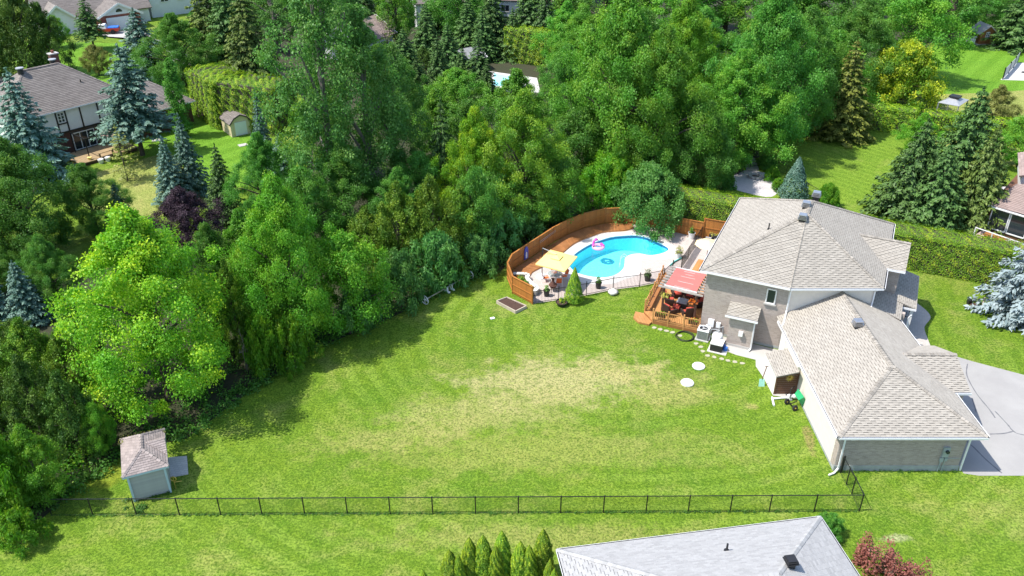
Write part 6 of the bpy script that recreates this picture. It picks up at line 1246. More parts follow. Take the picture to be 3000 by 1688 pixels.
# grey gazebo roof behind the far hedge, fenced corner with red umbrella
gzb = thing('grey_gazebo','grey flat hipped gazebo roof behind the far cedar hedge','gazebo',(55,101.5,0)); cs = [V3(52.9,101.2,2.2),V3(54.8,99.6,2.2),V3(57.3,102.3,2.2),V3(55.6,103.7,2.2)]; cm = sum(cs,Vector())/4+V3(0,0,.6); b = MB((55,101.5,0))
for i in range(4): b.slab([cs[i],cs[(i+1)%4],cm],.06)
b.build('roof','grey_metal',gzb); b = MB((55,101.5,0)); b.rbox(cm,(1.2,1.2,.2),.8); b.build('vent','black_plastic',gzb)
for c in cs: b = MB((55,101.5,0)); b.beam(up(c.lerp(cm,.06),0),up(c.lerp(cm,.06),2.2),.1); b.build('post','grey_metal',gzb)
sheet('fenced_terrace',[(70.2,118.7),(77.5,128),(92,126),(92,116.5)],.016,'pool_concrete')
fp = [(70.6,118.9),(73.0,122),(75.3,125),(77.6,128.2)]; t = thing('dark_panel_fence','dark panel fence around the terrace at the far right edge','fence',(*fp[0],0)); o = (*fp[0],0)
for p,q in zip(fp[:-1],fp[1:]): b = MB(o); b.beam((*p,.85),(*q,.85),.05,1.4); b.build('panel','meter_grey',t)
for p in fp: b = MB(o); b.beam((*p,0),(*p,1.75),.12); b.build('post','black_iron',t)
ru = thing('red_umbrella','closed red umbrella on the far right terrace','umbrella',(75.6,122.5,0)); b = MB(); b.lathe([(.12,1.0),(.28,1.2),(.2,2.4),(.05,2.9),(.001,2.95)],n=10); b.build('canopy','umbrella_red',ru); b = MB(); b.cyl((0,0),.04,0,1.2,7); b.lathe([(.001,.12),(.35,.1),(.4,0)],n=10); b.build('pole','black_iron',ru)
b = MB((76.5,121,0)); b.lathe([(.001,.74),(.7,.74),(.7,.7),(.001,.7)],(76.3,121.2,0),14); [b.beam((76.3+.5*math.cos(k*1.57),121.2+.5*math.sin(k*1.57),0),(76.3+.5*math.cos(k*1.57),121.2+.5*math.sin(k*1.57),.7),.05) for k in range(4)]; tag(b.build('terrace_table','black_iron'),'dark round table on the far right terrace','table')
x = 61.6; b = MB((x,93.5,0)); b.lathe([(.9,0),(.85,.3),(.4,.5),(.001,.55)],(x,93.3,0),16); tag(b.build('dome_cover','white_stone'),'white domed lid on the dry lawn at the right edge','lid')
# brown roofed house at the right edge
Ro = Vector((46,69,0)); t = thing('sunroom_house','house with pinkish brown roof and sunroom windows at the right edge','house',tuple(Ro)); zr = 2.7
a0,a1,a2,a3 = V3(43.75,70.3,zr),V3(43.3,69.3,zr),V3(48.4,63.6,zr),V3(56,72,zr); m0,m1 = V3(46.2,71.4,3.7),V3(53,69,5.0); a4 = V3(50,78,zr)
far_planes(t,Ro,[[a1,a2,V3(52.5,68.0,5.0),V3(46.4,71.2,3.75)],[a0,a1,V3(46.4,71.2,3.75)],[a0,V3(46.4,71.2,3.75),V3(52.5,68,5.0),V3(52,74,zr+.6)]],'shingle_pink','shingle_pink',[],0,.6)
far_planes(t,Ro,[[V3(47.6,73.0,4.0),V3(50.6,79.0,4.0),V3(58,76,6.4),V3(55,70,6.4)]],'shingle_pink','shingle_pink',[],0,.6,'upper_roof')
b = MB(Ro); b.prism([(43.9,70.0),(43.7,69.4),(48.3,64.3),(56,72),(50,77)],0,2.6); b.build('wall','brown_slat',t); b = MB(Ro); b.prism([(48,73.2),(50.8,78.6),(57,76),(54,70.5)],2.6,3.95); b.build('upper_wall','siding_white',t)
for k in range(4): p, q = V3(43.66,69.38,0), V3(48.26,64.28,0); window(t,Ro,p.lerp(q,.02+k*.24),p.lerp(q,.24+k*.24),.5,2.45,(-.74,-.67,0),0,'white_metal')
gutter(a1,a2,t,Ro,(-.74,-.67)); b = MB(Ro); b.beam((42.4,68.2,.35),(46.2,63.6,.35),1.6,.1); b.build('deck_floor','shingle_pink',t)
for k in range(5): b = MB(Ro); p = V3(41.7,67.6,.4).lerp(V3(45.4,63.0,.4),k/4); b.beam(p,p+V3(0,0,.9),.08); b.build('rail_post','white_paint',t)
b = MB(Ro); b.beam((41.7,67.6,1.25),(45.4,63.0,1.25),.08,.06); b.build('hand_rail','white_paint',t)
ou = thing('orange_umbrella','open orange umbrella between the spruces and the brown roofed house','umbrella',(45.6,74.1,0)); b = MB(); b.add([(0,0,2.75)]+[(1.75*math.cos(k*R(60)+.3),1.75*math.sin(k*R(60)+.3),2.15) for k in range(6)],[(0,k+1,(k+1)%6+1) for k in range(6)]); b.build('canopy','orange_canvas',ou); b = MB(); b.cyl((0,0),.03,0,2.7,7); b.build('pole','black_iron',ou)
tq = thing('picnic_table','reddish wooden table on the deck below the sunroom windows','table',(43.0,66.6,.1),R(-50)); b = MB(); b.box((-.9,-.4,.7),(.9,.4,.76)); b.build('tabletop','deck_old',tq)
for sx in (-.7,.7): b = MB(); b.box((sx-.05,-.35,0),(sx+.05,.35,.699)); b.build('leg','deck_old',tq)
b = MB((43.6,68.9,0)); b.lathe([(.001,0),(.4,0),(.45,.7),(.3,.85),(.001,.9)],(42.9,69.6,0),12); tag(b.build('grill_cover','tan_board'),'tan covered grill at the corner of the sunroom house','grill')
# fire pit, garden gate and low fence
fpit = thing('fire_pit','ring of stones fire pit on the shaded paver patio','fire pit',(25.75,82.3,.012)); 
for k in range(12): b = MB(); a = k*R(30); b.rbox((.62*math.cos(a),.62*math.sin(a),.14),(.26,.3,.28),a); b.build('stone','stone',fpit)
b = MB(); b.lathe([(.001,.05),(.5,.06)],n=12); b.build('ash','soil',fpit)
ig = [(24.0,84.8),(25.0,85.1),(25.95,85.25),(27.15,85.4)]; t = thing('iron_garden_gate','black iron gate and fence at the back of the fire pit patio','gate',(*ig[0],0)); o = Vector((*ig[0],0))
for p,q in zip(ig[:-1],ig[1:]):
    p,q = Vector((*p,0)),Vector((*q,0))
    for j in range(1,8): c = p.lerp(q,j/8); b = MB(tuple(o)); b.beam(up(c,.08),up(c,1.2),.022); b.build('picket','black_iron',t)
    for z in (.12,1.2): b = MB(tuple(o)); b.beam(up(p,z),up(q,z),.035); b.build('rail','black_iron',t)
for p in ig: b = MB(tuple(o)); b.beam((*p,0),(*p,1.4),.07); b.build('post','black_iron',t)
lf = [(27.2,85.3),(29.3,83.3),(29.9,78.0),(31.3,74.5)]; chain_fence('low_wire_fence','low dark wire fence edging the striped lawn beside the fire pit',lf,lf,1.1)
# far board fence
t = thing('far_board_fence','grey board fence beside the white gabled house','fence',(-62.8,168,0)); 
for k in range(16): b = MB((-62.8,168,0)); b.rbox((-62.5+k*.62,168.2+k*.05,.9),(.58,.06,1.8),.08); b.build('board','pergola_grey',t)
# hedges
hedge('long bright clipped cedar hedge behind the brick house',[(14.4,72.2),(22,68.7),(30,65.0),(41.2,59.8)],2.7,3.35,'scale_hedge',300,.095,.09)
hedge('far cedar hedge along the back of the striped lawn',[(42.6,98.6),(45.6,97.5),(48.3,96.4)],2.4,3.0,'scale_hedge',160,.14,.12); hedge('far cedar hedge right of the brown gap, behind the spruces',[(49.2,96.2),(53,94.8),(58,92.5),(64,89)],2.4,2.8,'scale_hedge',120,.16,.14)
hedge('clipped cedar hedge in front of the far pool',[(-.5,130),(4.5,127.5),(8.5,125.5)],3.2,5.2,'scale_hedge',130,.18,.22); hedge('tall rounded clipped cedar clump behind the tan barn shed',[(-38.6,104.5),(-34.5,99.8),(-27.0,97.2)],5.2,6.0,'scale_hedge',300,.11,.3)
b = MB((48.8,96.2,0))
for k in range(6): b.tube([(48.5+.12*k,96.0-.05*k,0),(48.45+.14*k,96.0,1.3),(48.2+.25*k,95.8,2.3)],[.06,.05,.02],5)
tag(b.build('bare_stems','bark_dead'),'bare brown stems in the gap of the far cedar hedge','shrub')
# dead twigs at the wood edge
def twigs(label,x,y,h,n,seed):
    r = random.Random(seed); b = MB((x,y,0))
    for k in range(n):
        a = r.uniform(0,6.28); t1 = V3(x,y,0)+V3(math.cos(a)*.3,math.sin(a)*.3,h*.4); t2 = t1+V3(math.cos(a)*h*.3*r.random()+.1,math.sin(a)*h*.3*r.random(),h*.5*r.random()+.2); b.tube([(x,y,0),t1,t2],[.05,.03,.008],4)
        for q in range(4): s = t1.lerp(t2,r.random()); b.tube([s,s+V3(r.uniform(-.5,.5),r.uniform(-.5,.5),r.uniform(0,.6))],[.014,.005],3)
    tag(b.build('dead_shrub','bark_dead'),label,'shrub')
twigs('bare dead shrub at the wood edge right of the bright maple',-18.4,47.3,4.5,12,1); twigs('bare grey branches in the shade above the lilac tree',16.3,78.0,5,12,2); twigs('pale bare tree top beside the red brick chimney',-19.5,131.5,8,9,3)
# red shrub, emerald cedars, conical cedar
EMD = [(-4.3,27.9,2.3,.9,'small emerald cedar at the far left of the bottom row, tip only'),(-3.05,28.7,2.75,1.25,'second emerald cedar from the left, in front of its thinner twin'),(-2.62,28.55,2.6,.85,'thin emerald cedar third from the left'),(-2.1,29.35,2.9,1.15,'emerald cedar left of the paired tall ones'),
 (-1.42,29.3,3.1,1.3,'dark topped emerald cedar fifth from the left'),(-.8,29.0,2.7,1.0,'shorter emerald cedar leaning on the tallest middle one'),(-.5,29.5,3.2,1.25,'tall emerald cedar in the middle of the bottom row'),(.42,29.05,2.95,1.25,'emerald cedar right of the middle gap'),(.85,28.9,2.85,1.05,'emerald cedar between the middle gap and the tall right one'),
 (1.55,29.55,3.25,1.35,'tall emerald cedar nearest the grey roof'),(1.85,28.35,2.5,.9,'short emerald cedar tucked against the grey roof'),(2.05,27.95,2.3,.8,'yellowish emerald cedar at the corner of the grey roof')]
for x,y,h,w,l in EMD: plant(l,'EM',x,y,h,w*.86,group='emerald cedars at the bottom edge')
plant('conical cedar standing at the iron pool fence','CN',4.89,56.7,3.1,1.75)
rs = thing('red_shrub','dark red leaved shrub beside the grey roof at the bottom right','bush',(18.9,29.9,0)); k = clumps('foliage',None,[(18.0,30.3),(18.5,31.0),(18.3,29.6),(19.0,29.9),(19.5,30.3),(19.3,29.3),(20.0,29.4),(19.7,28.7),(18.9,28.8),(20.4,28.9)],'leaf_red',420,.12,1.9,.55,11,None); k.parent = rs; k.location = Vector((18.0,30.3,0))-rs.location
b = MB((18.9,29.9,0))
for x,y in ((18.3,30.2),(18.9,29.8),(19.5,30),(19.8,29.3),(19,29)): b.tube([(18.9,29.7,0),(x,y,.8),(x+.05,y,1.5)],[.04,.03,.01],5)
b.build('stems','bark',rs)
plant('dark green clipped shrub at the right corner of the grey roof','DSH',16.95,32.2,1.5,1.9)
for x,y,w,l in ((28.9,53.9,1.6,'leafy green shrub in the shade of the porch'),(29.1,52.0,.9,'pale leafed hosta by the front walkway'),(29.6,54.9,.8,'small white flowering plant by the porch')): plant(l,'DSH' if w > 1 else 'SH',x,y,.9 if w > 1 else .5,w)
# undergrowth along the wood edge
r_ = random.Random(5); edge = [(-26.5,33.6),(-25.2,36),(-23.4,39.3),(-20.4,40.6),(-18.2,44.4),(-14.6,50.0),(-9.4,54.6),(-6.4,57.9),(-3.2,61.1),(-1.0,61.9)]; pts = []
for p,q in zip(edge[:-1],edge[1:]):
    L = math.dist(p,q); dx,dy = (q[0]-p[0])/L,(q[1]-p[1])/L
    for k in range(int(L/.16)): t = k*.16; s = r_.uniform(-.55,2.6) if k % 3 else r_.uniform(-.6,.2); pts.append((p[0]+dx*t-dy*s,p[1]+dy*t+dx*s))
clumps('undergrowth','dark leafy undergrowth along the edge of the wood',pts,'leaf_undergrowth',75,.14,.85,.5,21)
pts = []
for p,q in zip([(22.5,77.5),(22.5,81),(24,87),(30,94),(36.5,98.2)],[(22.5,81),(24,87),(30,94),(36.5,98.2),(42,99.5)]):
    L = math.dist(p,q)
    for k in range(int(L/.35)): t = k*.35/L; s = r_.uniform(-.3,2.5); pts.append((p[0]+(q[0]-p[0])*t-s*.8,p[1]+(q[1]-p[1])*t+s*.5))
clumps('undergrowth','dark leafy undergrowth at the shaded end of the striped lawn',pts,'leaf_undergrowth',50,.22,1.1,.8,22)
clumps('undergrowth','weeds at the foot of the shed beside the chain link fence',[(-20.9+.3*r_.random(),33.9+.5*r_.random()) for _ in range(9)]+[(-21.6,34.2),(-21.8,34.8)],'leaf_undergrowth',40,.1,.25,.25,23)
pts = [(r_.uniform(-34,-25.5),r_.uniform(34,44)) for _ in range(90)]+[(r_.uniform(-20,20),r_.uniform(66,100)) for _ in range(0)]; pts = [p for p in pts if p[0] < -25.2-(p[1]-34)*.0]
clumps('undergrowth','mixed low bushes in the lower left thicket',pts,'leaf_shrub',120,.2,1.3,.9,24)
pts = [(-.6,62.8),(.4,64.2),(1.6,66),(2.9,67.6),(4.2,69.2),(6,70.9),(8,72),(10,72.5),(12,72.3),(13.5,71.2),(15,70.6),(3,70),(5,72),(-2,63.5)]; pts = [(x+r_.uniform(-1.6,-.7)*(1 if x < 9 else .3),y+r_.uniform(.7,1.5)) for x,y in pts for _ in range(3)]
clumps('undergrowth','leafy bushes behind the wooden pool fence',pts,'leaf_maple',150,.16,1.7,.9,25)
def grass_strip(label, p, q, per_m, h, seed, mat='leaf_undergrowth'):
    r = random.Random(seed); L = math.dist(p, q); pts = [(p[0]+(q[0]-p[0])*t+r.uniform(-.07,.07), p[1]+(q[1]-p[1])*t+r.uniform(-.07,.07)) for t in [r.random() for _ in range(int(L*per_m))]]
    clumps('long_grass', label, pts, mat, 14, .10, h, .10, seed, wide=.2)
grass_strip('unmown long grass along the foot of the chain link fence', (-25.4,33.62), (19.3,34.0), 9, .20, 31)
grass_strip('long grass along the foot of the garage wall', (19.3,37.15), (26.4,37.15), 12, .16, 32)
grass_strip('long grass along the foot of the grey shed', tuple(S(0,-.08))[:2], tuple(S(2,-.08))[:2], 16, .16, 33)
grass_strip('long grass along the iron pool fence', (1.6,56.2), (10.4,58.9), 7, .14, 34)
# trees: (label, species, x, y, height, crown width)
TREES = [
('wide dark olive cedar filling the upper left corner', 'CD', -73.7, 120.6, 13.3, 10.1),
('tall dark olive cedar second from the upper left corner', 'CD', -70.2, 121.0, 13.8, 10.7),
('dark cedar beside the bright lawn strip in the upper left', 'CD', -67.3, 122.2, 10.1, 8.6),
('light green bush tucked behind the upper left cedars', 'M', -73.7, 137.2, 5.2, 3.9),
('slender spruce with bare lower trunk on the lawn before the white gabled house', 'ST', -67.1, 135.2, 8.7, 6.2),
('large blue green spruce behind the half timbered house, right of its chimney', 'SB', -52.4, 118.9, 9.9, 10.4),
('round dark green maple between the blue spruce and the minivan', 'BIGD', -46.2, 116.0, 10.0, 10.7),
('golden yellow bush behind the brick chimney of the half timbered house', 'GSH', -60.3, 121.0, 4.5, 4.0),
('tallest blue green spruce in front of the half timbered house with bare trunk foot', 'SBG', -41.6, 88.8, 12.3, 9.7),
('dark blue green spruce hiding the left end of the half timbered house', 'SB', -50.0, 82.1, 11.6, 9.4),
('narrow columnar oak with yellow tip right of the half timbered house', 'CO', -39.0, 94.8, 9.5, 2.9),
('old grey green spruce at the top edge left of the minivan', 'SO', -44.8, 126.4, 14.5, 11.7),
('tall olive spruce right beside the minivan', 'SO', -35.4, 112.8, 15.2, 10.0),
('shaggy grey green spruce behind the clipped cedar clump', 'SG', -41.1, 123.1, 15.0, 9.7),
('sparse young pine with thin crown on the dry lawn patch', 'PN', -40.3, 81.4, 6.1, 4.5),
('blue spruce with pointed top left of the tan barn shed', 'SB', -32.2, 77.8, 8.4, 4.7),
('shorter blue spruce in front of its taller twin by the barn shed', 'SB', -33.4, 75.8, 6.8, 4.2),
('dark green spruce standing in front of the tan barn shed', 'SG', -26.9, 71.7, 7.6, 4.7),
('slim blue spruce right of the tan barn shed', 'SB', -26.4, 84.1, 8.9, 3.4),
('small blue spruce on the lawn right of the barn shed', 'SB', -26.5, 81.9, 5.3, 2.6),
('pale blue spruce at the foot of the giant poplar', 'SB', -23.9, 81.4, 5.1, 4.0),
('broad dark green linden at the left edge below the half timbered house', 'BIGD', -41.9, 64.8, 10.8, 10.1),
('dark green linden between the left edge tree and the small blue spruce', 'BIGD', -37.9, 68.7, 7.0, 6.1),
('small pale blue spruce half hidden behind the bright maple', 'SB', -36.1, 70.0, 4.7, 3.5),
('dark purple leaved maple', 'PU', -26.7, 61.5, 7.8, 7.7),
('huge bright yellow green maple behind the grey shed', 'BM', -22.7, 44.3, 13.9, 11.6),
('silver blue spruce by the left edge beside the bright maple', 'SB', -36.7, 53.9, 5.2, 4.2),
('dusky blue spruce cut by the left edge', 'SB', -39.2, 53.7, 5.8, 3.6),
('wild cedar at the left edge just under the blue spruces', 'CE', -33.8, 45.0, 5.8, 5.2),
('wild cedar directly left of the bright maple crown', 'CE', -31.1, 44.3, 6.2, 5.1),
('wild cedar under the left flank of the bright maple', 'CE', -27.7, 42.2, 6.5, 4.5),
('dark wild cedar at the left edge above the leafy thicket', 'CD', -31.2, 39.9, 5.8, 4.8),
('dark wild cedar in the middle of the lower left thicket', 'CD', -28.5, 39.4, 6.8, 4.7),
('dark wild cedar just up left of the grey shed', 'CD', -25.9, 38.5, 6.3, 4.2),
('leafy light green ash sapling at the left edge above the fence end', 'SUB', -27.9, 33.9, 6.1, 3.8),
('leafy green sapling above the left end of the chain link fence', 'AS', -26.3, 34.7, 5.6, 3.5),
('small green sapling touching the roof of the grey shed', 'AS', -24.5, 38.5, 4.1, 2.1),
('low bright bush at the end of the chain link fence by the tree stump', 'SUB', -26.0, 31.7, 2.3, 2.9),
('low green bush by the left end of the chain link fence', 'SH', -28.0, 35.6, 2.1, 2.5),
('bright green ash with bare upper branches in the middle of the wood edge', 'A', -15.8, 51.0, 13.2, 8.0),
('leafy ash leaning to the lawn right of the bare branched one', 'AS', -12.0, 52.3, 8.3, 6.5),
('yellow topped ash left of the bare branched one', 'YM', -17.9, 51.5, 9.4, 5.4),
('olive cedar behind the purple maple by the dead twigs', 'CE', -19.2, 48.9, 8.0, 3.6),
('leftmost cedar of the olive clump behind the sumac', 'CE', -11.7, 60.5, 6.5, 5.7),
('tall cedar second from left in the olive clump', 'CE', -9.2, 60.5, 8.7, 6.3),
('tallest cedar of the olive clump', 'CE', -6.6, 61.2, 8.9, 6.3),
('rightmost cedar of the olive clump behind the sumac', 'CE', -4.3, 63.0, 7.4, 5.6),
('blue green sumac behind the near wheel of the pool cover reel', 'SU', -8.7, 56.0, 5.0, 4.6),
('big blue green sumac behind the middle of the pool cover reel', 'SU', -6.1, 58.9, 5.1, 5.4),
('sumac between the pool cover reel and the wooden fence', 'SU', -3.1, 61.2, 3.7, 3.6),
('large grey green sumac against the left bend of the wooden pool fence', 'SU', -2.2, 64.8, 4.8, 6.5),
('sumac leaning over the wooden pool fence from behind', 'SU', 1.2, 67.9, 2.9, 3.9),
('light green sumac on the wood edge right of the bright maple', 'SUB', -17.0, 47.2, 4.6, 3.4),
('dark sumac on the wood edge under the leaning ash', 'SUB', -15.1, 47.7, 4.4, 3.3),
('deep green sumac on the wood edge before the dark gap', 'SU', -11.4, 52.6, 4.8, 3.8),
('giant grey stemmed poplar, the largest tree left of centre', 'P', -16.4, 71.2, 23.0, 11.0),
('second tall poplar close behind the giant one', 'P', -13.2, 72.6, 19.7, 10.4),
('poplar with glinting leaves right of the giant one', 'P', -11.4, 76.8, 15.5, 7.2),
('dark maple in the shade below the poplars', 'BIGD', -14.9, 68.7, 9.2, 7.8),
('spruce in the dark gap between the poplars and the bright centre maple', 'SG', -6.4, 72.6, 11.5, 5.5),
('bright yellow green maple with broad crown left of the pool', 'YM', 1.0, 70.8, 13.0, 9.5),
('bright maple left half of the broad pair behind the pool', 'BM', -3.3, 70.4, 11.6, 6.8),
('green maple bough just behind the top of the wooden pool fence', 'M', 3.3, 70.8, 7.1, 6.2),
('dark understorey maple between the bright centre maple and the cedars', 'DM', -3.0, 64.0, 8.5, 5.0),
('round blue green lilac tree overhanging the far side of the pool', 'LI', 12.7, 70.7, 6.1, 7.5),
('bright green young maple left of the lilac tree', 'SH', 9.2, 75.6, 5.2, 6.2),
('shaded maple right behind the left bend of the wooden pool fence', 'DM', -1.7, 67.9, 6.6, 6.0),
('shaded maple right behind the top bend of the wooden pool fence', 'DM', 3.5, 71.4, 7.4, 6.1),
('light green bush behind the bend of the wooden pool fence', 'SH', 10.6, 74.8, 5.0, 4.6),
('largest light green maple right of the centre at the top edge', 'BIGM', 10.7, 81.4, 19.7, 13.0),
('tall maple behind the lilac tree', 'BIGM', 14.3, 78.8, 16.7, 10.4),
('yellow green maple at the top edge right of the largest one', 'YM', 19.9, 96.9, 16.1, 10.6),
('broad dark maple over the shaded lawn corner by the fire pit', 'BIGM', 23.6, 84.7, 13.0, 11.2),
('tall dark green maple above the fire pit patio', 'BIGD', 27.3, 88.3, 18.7, 12.7),
('dense green maple in the shadow left of the fire pit patio', 'BIGD', 18.7, 79.3, 10.2, 8.7),
('shrubby grey maple left of the fire pit junipers', 'AS', 13.2, 83.0, 9.7, 7.0),
('tall dark maple left of the brown spruce', 'BIGD', 33.2, 94.8, 15.3, 10.9),
('spreading light green locust behind the brown spruce', 'M', 38.6, 99.8, 11.4, 9.6),
('round tree with golden yellow new leaves', 'GO', 50.8, 107.5, 8.2, 10.7),
('olive brown spruce with wide skirt on the striped lawn', 'SBR', 38.8, 94.8, 11.5, 8.7),
('dark maple left behind the golden tree', 'BIGD', 46.4, 112.2, 12.8, 12.2),
('feathery green maple right behind the golden tree', 'M', 55.8, 117.9, 12.8, 12.2),
('dark tree at the far end of the lush lawn', 'TD', 72.0, 139.9, 12.4, 11.6),
('grey green willow at the upper right corner beside the brown shed', 'SG', 82.5, 137.2, 11.1, 12.7),
('dark tree behind the brown garden shed', 'BIGD', 83.5, 151.4, 10.0, 12.5),
('dark green spruce at the left of the right hand spruce group', 'FG', 37.8, 73.0, 9.5, 9.3),
('largest green spruce in the right hand spruce group', 'FG', 43.0, 74.8, 11.9, 11.3),
('olive spruce leaning to the brown roofed house', 'FO', 43.3, 71.2, 9.4, 7.7),
('low spruce at the front of the right hand spruce group', 'FG', 39.3, 70.8, 7.7, 7.7),
('yellowish pine behind the right hand spruce group', 'GSH', 57.9, 96.9, 5.7, 5.5),
('small dark spruce beside the grey gazebo roof', 'SG', 54.1, 94.8, 4.3, 3.4),
('bright green maple at the right edge above the brown roofed house', 'M', 55.1, 85.3, 6.0, 6.4),
('leafy shrub below the gap in the far cedar hedge', 'AS', 45.1, 88.3, 5.1, 4.8),
('silvery white spruce at the right edge', 'SW', 39.8, 54.3, 10.0, 9.4),
('small pointed blue spruce by the fire pit patio', 'PSB', 28.1, 76.8, 4.4, 3.3),
('bright lime bush behind the roof vents', 'SH', 30.8, 74.7, 2.5, 2.6),
('bright lime bush beside the small pointed blue spruce', 'SH', 27.2, 79.0, 1.3, 1.6),
('dry twiggy juniper left of the fire pit patio', 'DRY', 19.7, 78.8, 3.4, 3.1),
('purple leaved shrub by the iron garden gate', 'PSH', 24.0, 83.9, 1.4, 1.8),
('green bush along the low fence right of the fire pit', 'DSH', 27.5, 84.7, 1.5, 2.4),
('dark green bush left of the fire pit patio', 'DSH', 22.0, 80.3, 1.5, 2.3),
('glossy green bush by the low fence and small blue spruce', 'SH', 27.2, 81.4, 1.6, 1.8),
('dark maple with visible trunk in front of the white wall at the top', 'DM', -9.0, 144.0, 9.9, 8.6),
('light green tree left of the dark trunk at the top middle', 'TM', -18.6, 137.2, 11.1, 7.0),
('tall green spruce left of the clipped hedge at the top middle', 'SG', -3.1, 136.0, 11.3, 8.2),
('slim green spruce before the clipped hedge', 'SG', 0.1, 129.8, 7.8, 6.1),
('sharp pointed spruce left of the far pool', 'SG', -4.5, 112.2, 8.3, 5.9),
('leafy spruce at the near side of the far pool', 'SG', -3.3, 107.5, 5.9, 4.1),
('narrow spruce with drooping boughs below the white gable', 'SG', -9.8, 110.4, 8.2, 5.8),
('spruce behind the bright maple at the far pool', 'SG', -6.7, 113.1, 6.0, 6.0),
('dark clipped yew ball left of the narrow spruce', 'CD', -13.2, 124.2, 3.5, 3.5),
('tall blue green spruce right of the clipped hedge at the top', 'SG', 5.1, 129.8, 11.8, 7.2),
('grey green spruce at the top edge over the clipped hedge', 'SG', 2.9, 145.4, 11.0, 8.0),
('old spruce in the top row right of the dark trunk', 'SG', -6.2, 151.4, 10.0, 7.6),
('pale tangled dead tree top beside the red brick chimney', 'PO', -18.7, 129.8, 7.8, 4.3),
('tall maple right of the clipped hedge', 'BIGM', 9.7, 116.0, 11.1, 9.8),
('grey green poplar at the top edge between the old spruces', 'P', -37.5, 134.7, 14.4, 12.4),
('dark green shrub below the white block of the gabled house', 'DSH', -58.5, 157.7, 1.6, 2.5),
('first leafy tree from the left at the top edge above the right hand woods', 'TM', 9.5, 154.5, 11.5, 12.0),
('second leafy tree from the left at the top edge above the right hand woods', 'TD', 15.8, 145.4, 13.4, 12.7),
('third leafy tree from the left at the top edge above the right hand woods', 'TM', 23.5, 151.4, 12.6, 13.1),
('fourth leafy tree from the left at the top edge above the right hand woods', 'TM', 28.5, 139.9, 13.0, 12.9),
('fifth leafy tree from the left at the top edge above the right hand woods', 'TD', 37.0, 148.3, 12.4, 13.6),
('sixth leafy tree from the left at the top edge above the right hand woods', 'TM', 41.7, 139.9, 13.6, 12.9),
('seventh leafy tree from the left at the top edge above the right hand woods', 'TM', 49.3, 145.4, 12.8, 12.7),
('eighth leafy tree from the left at the top edge above the right hand woods', 'TD', 54.2, 139.9, 13.0, 12.2),
('ninth leafy tree from the left at the top edge above the right hand woods', 'TM', 65.6, 154.5, 12.1, 12.7),
('tenth leafy tree from the left at the top edge above the right hand woods', 'TM', 70.8, 151.4, 11.9, 12.5),
('eleventh leafy tree from the left at the top edge above the right hand woods', 'TD', 79.3, 161.1, 11.2, 11.7),
('twelfth leafy tree from the left at the top edge above the right hand woods', 'TM', 87.9, 168.3, 10.9, 13.0),
('thirteenth leafy tree from the left at the top edge above the right hand woods', 'TM', 94.1, 168.3, 10.2, 13.0),
('fourteenth leafy tree from the left at the top edge above the right hand woods', 'TD', 96.5, 161.1, 11.9, 13.2),
('first tree from the left at the top edge behind the poplars', 'TD', -49.5, 154.5, 12.1, 10.6),
('second tree from the left at the top edge behind the poplars', 'SG', -43.9, 161.1, 11.9, 11.7),
('third tree from the left at the top edge behind the poplars', 'TD', -34.4, 151.4, 11.9, 11.8),
('fourth tree from the left at the top edge behind the poplars', 'SG', -27.9, 154.5, 12.1, 10.6),
('fifth tree from the left at the top edge behind the poplars', 'TD', -17.3, 164.6, 11.4, 9.7),
('sixth tree from the left at the top edge behind the poplars', 'SG', -1.4, 168.3, 10.9, 9.9),
('seventh tree from the left at the top edge behind the poplars', 'TD', 12.1, 172.1, 11.1, 11.7),
('D', 'BIGD', -13.8, 96.9, 10.0, 8.0),
('D', 'M', -8.3, 87.7, 8.1, 6.5),
('D', 'DM', -4.5, 81.9, 8.6, 6.5),
('D', 'BIGD', 6.4, 96.9, 10.5, 8.0),
('D', 'M', 9.7, 102.9, 11.4, 9.9),
('D', 'DM', 16.4, 107.8, 12.2, 10.7),
('D', 'BIGD', 24.7, 109.5, 11.9, 11.4),
('D', 'M', 30.8, 106.1, 12.1, 11.1),
('D', 'DM', 35.9, 109.5, 11.4, 10.4),
('D', 'BIGD', -22.8, 71.2, 9.0, 6.2),
('D', 'M', -19.6, 81.9, 11.4, 7.7),
('D', 'DM', -8.5, 71.2, 7.1, 5.5),
('D', 'BIGD', -10.0, 67.9, 6.9, 5.7),
('D', 'M', 0.6, 90.1, 9.5, 8.4),
('D', 'DM', 6.7, 79.8, 8.4, 7.2),
('D', 'BIGD', 17.4, 87.7, 9.4, 8.2),
('D', 'M', 27.1, 96.9, 8.2, 8.5),
('D', 'DM', 43.0, 115.0, 9.7, 9.8),
('D', 'BIGD', -22.2, 54.3, 8.1, 5.0),
('D', 'M', -20.2, 56.0, 8.5, 4.8),
('D', 'DM', -17.7, 64.8, 8.2, 5.8),
('spruce just right of the white house with the red chimney', 'SG', -15.3, 118.9, 7.3, 6.8),
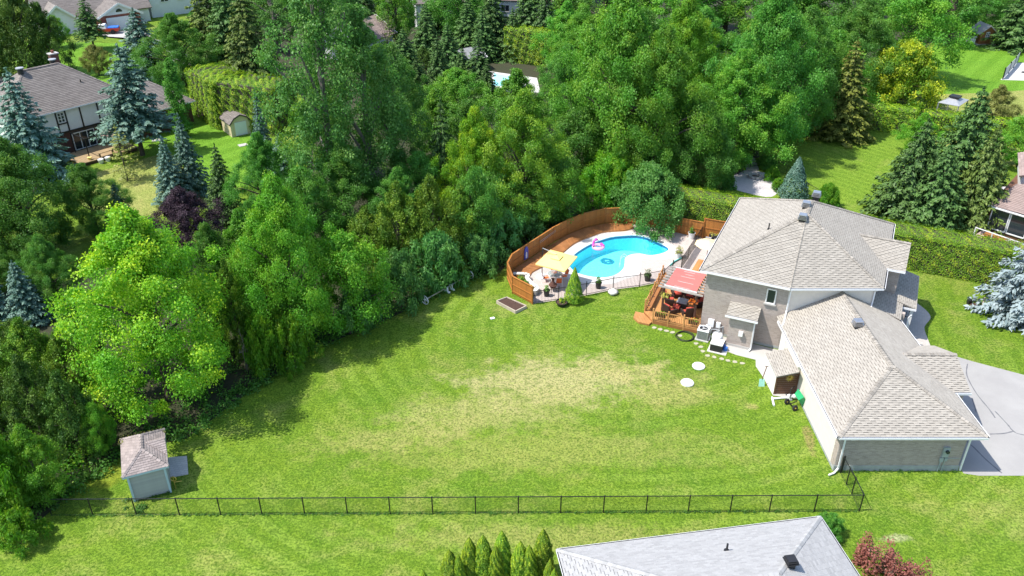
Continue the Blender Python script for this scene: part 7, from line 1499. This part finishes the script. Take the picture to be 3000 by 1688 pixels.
('spruce between the dark trunk and the narrow drooping spruce', 'SG', -13.1, 129.8, 8.3, 7.3),
('spruce with dark core above the drooping one', 'SG', -9.2, 121.0, 7.4, 6.9),
('tall spruce left of the far pool in the second row', 'SG', -6.8, 132.2, 9.0, 8.0),
('spruce directly above the far pool apron', 'SG', -4.5, 129.8, 7.8, 6.7),
('low spruce behind the glinting poplar', 'SG', -12.5, 107.8, 5.8, 6.2),
('spruce right of the dark trunk at the very top', 'SG', -13.0, 148.3, 10.5, 8.2),
('spruce left of the dark trunk at the very top', 'SG', -20.0, 154.5, 10.2, 8.5),
('broadleaf tree below the white gable end', 'M', -18.4, 116.0, 5.8, 6.1),
('young maple between the far pool and the bright maples', 'M', -6.9, 101.3, 6.5, 6.9),
('spruce at the foot of the clipped hedge near the far pool', 'SG', 3.5, 129.8, 5.4, 6.1),
('tall broadleaf tree above the red chimney', 'M', -26.2, 168.3, 10.2, 10.7),
('grey green poplar behind the second tall poplar', 'P', -25.8, 129.8, 12.3, 10.2),
('maple leaning over the far pool from the right', 'M', 7.8, 123.1, 10.2, 8.7),
('dark linden bough at the left edge above the blue spruces', 'BIGD', -41.9, 57.9, 5.0, 5.0),
('dark linden bough between the silver blue spruce and the bright maple', 'BIGD', -35.6, 56.0, 6.3, 4.6),
('dark linden at the left edge in the second row', 'BIGD', -44.2, 64.8, 6.0, 6.8),
('shaded maple right behind the bright maple', 'BIGD', -20.9, 50.0, 5.9, 3.6),
('shaded maple left behind the bright maple', 'BIGD', -28.7, 46.1, 6.3, 4.2),
('wild cedar under the silver blue spruce', 'CD', -34.8, 48.9, 3.3, 4.7)]
GRP = {'B':('leafy tree in the top row of the woods on the right','leafy trees along the top right woods'),'B2':('tree in the top row of the woods left of centre','trees along the top left woods'),'D':('leafy tree mostly hidden inside the woods','trees hidden inside the woods')}
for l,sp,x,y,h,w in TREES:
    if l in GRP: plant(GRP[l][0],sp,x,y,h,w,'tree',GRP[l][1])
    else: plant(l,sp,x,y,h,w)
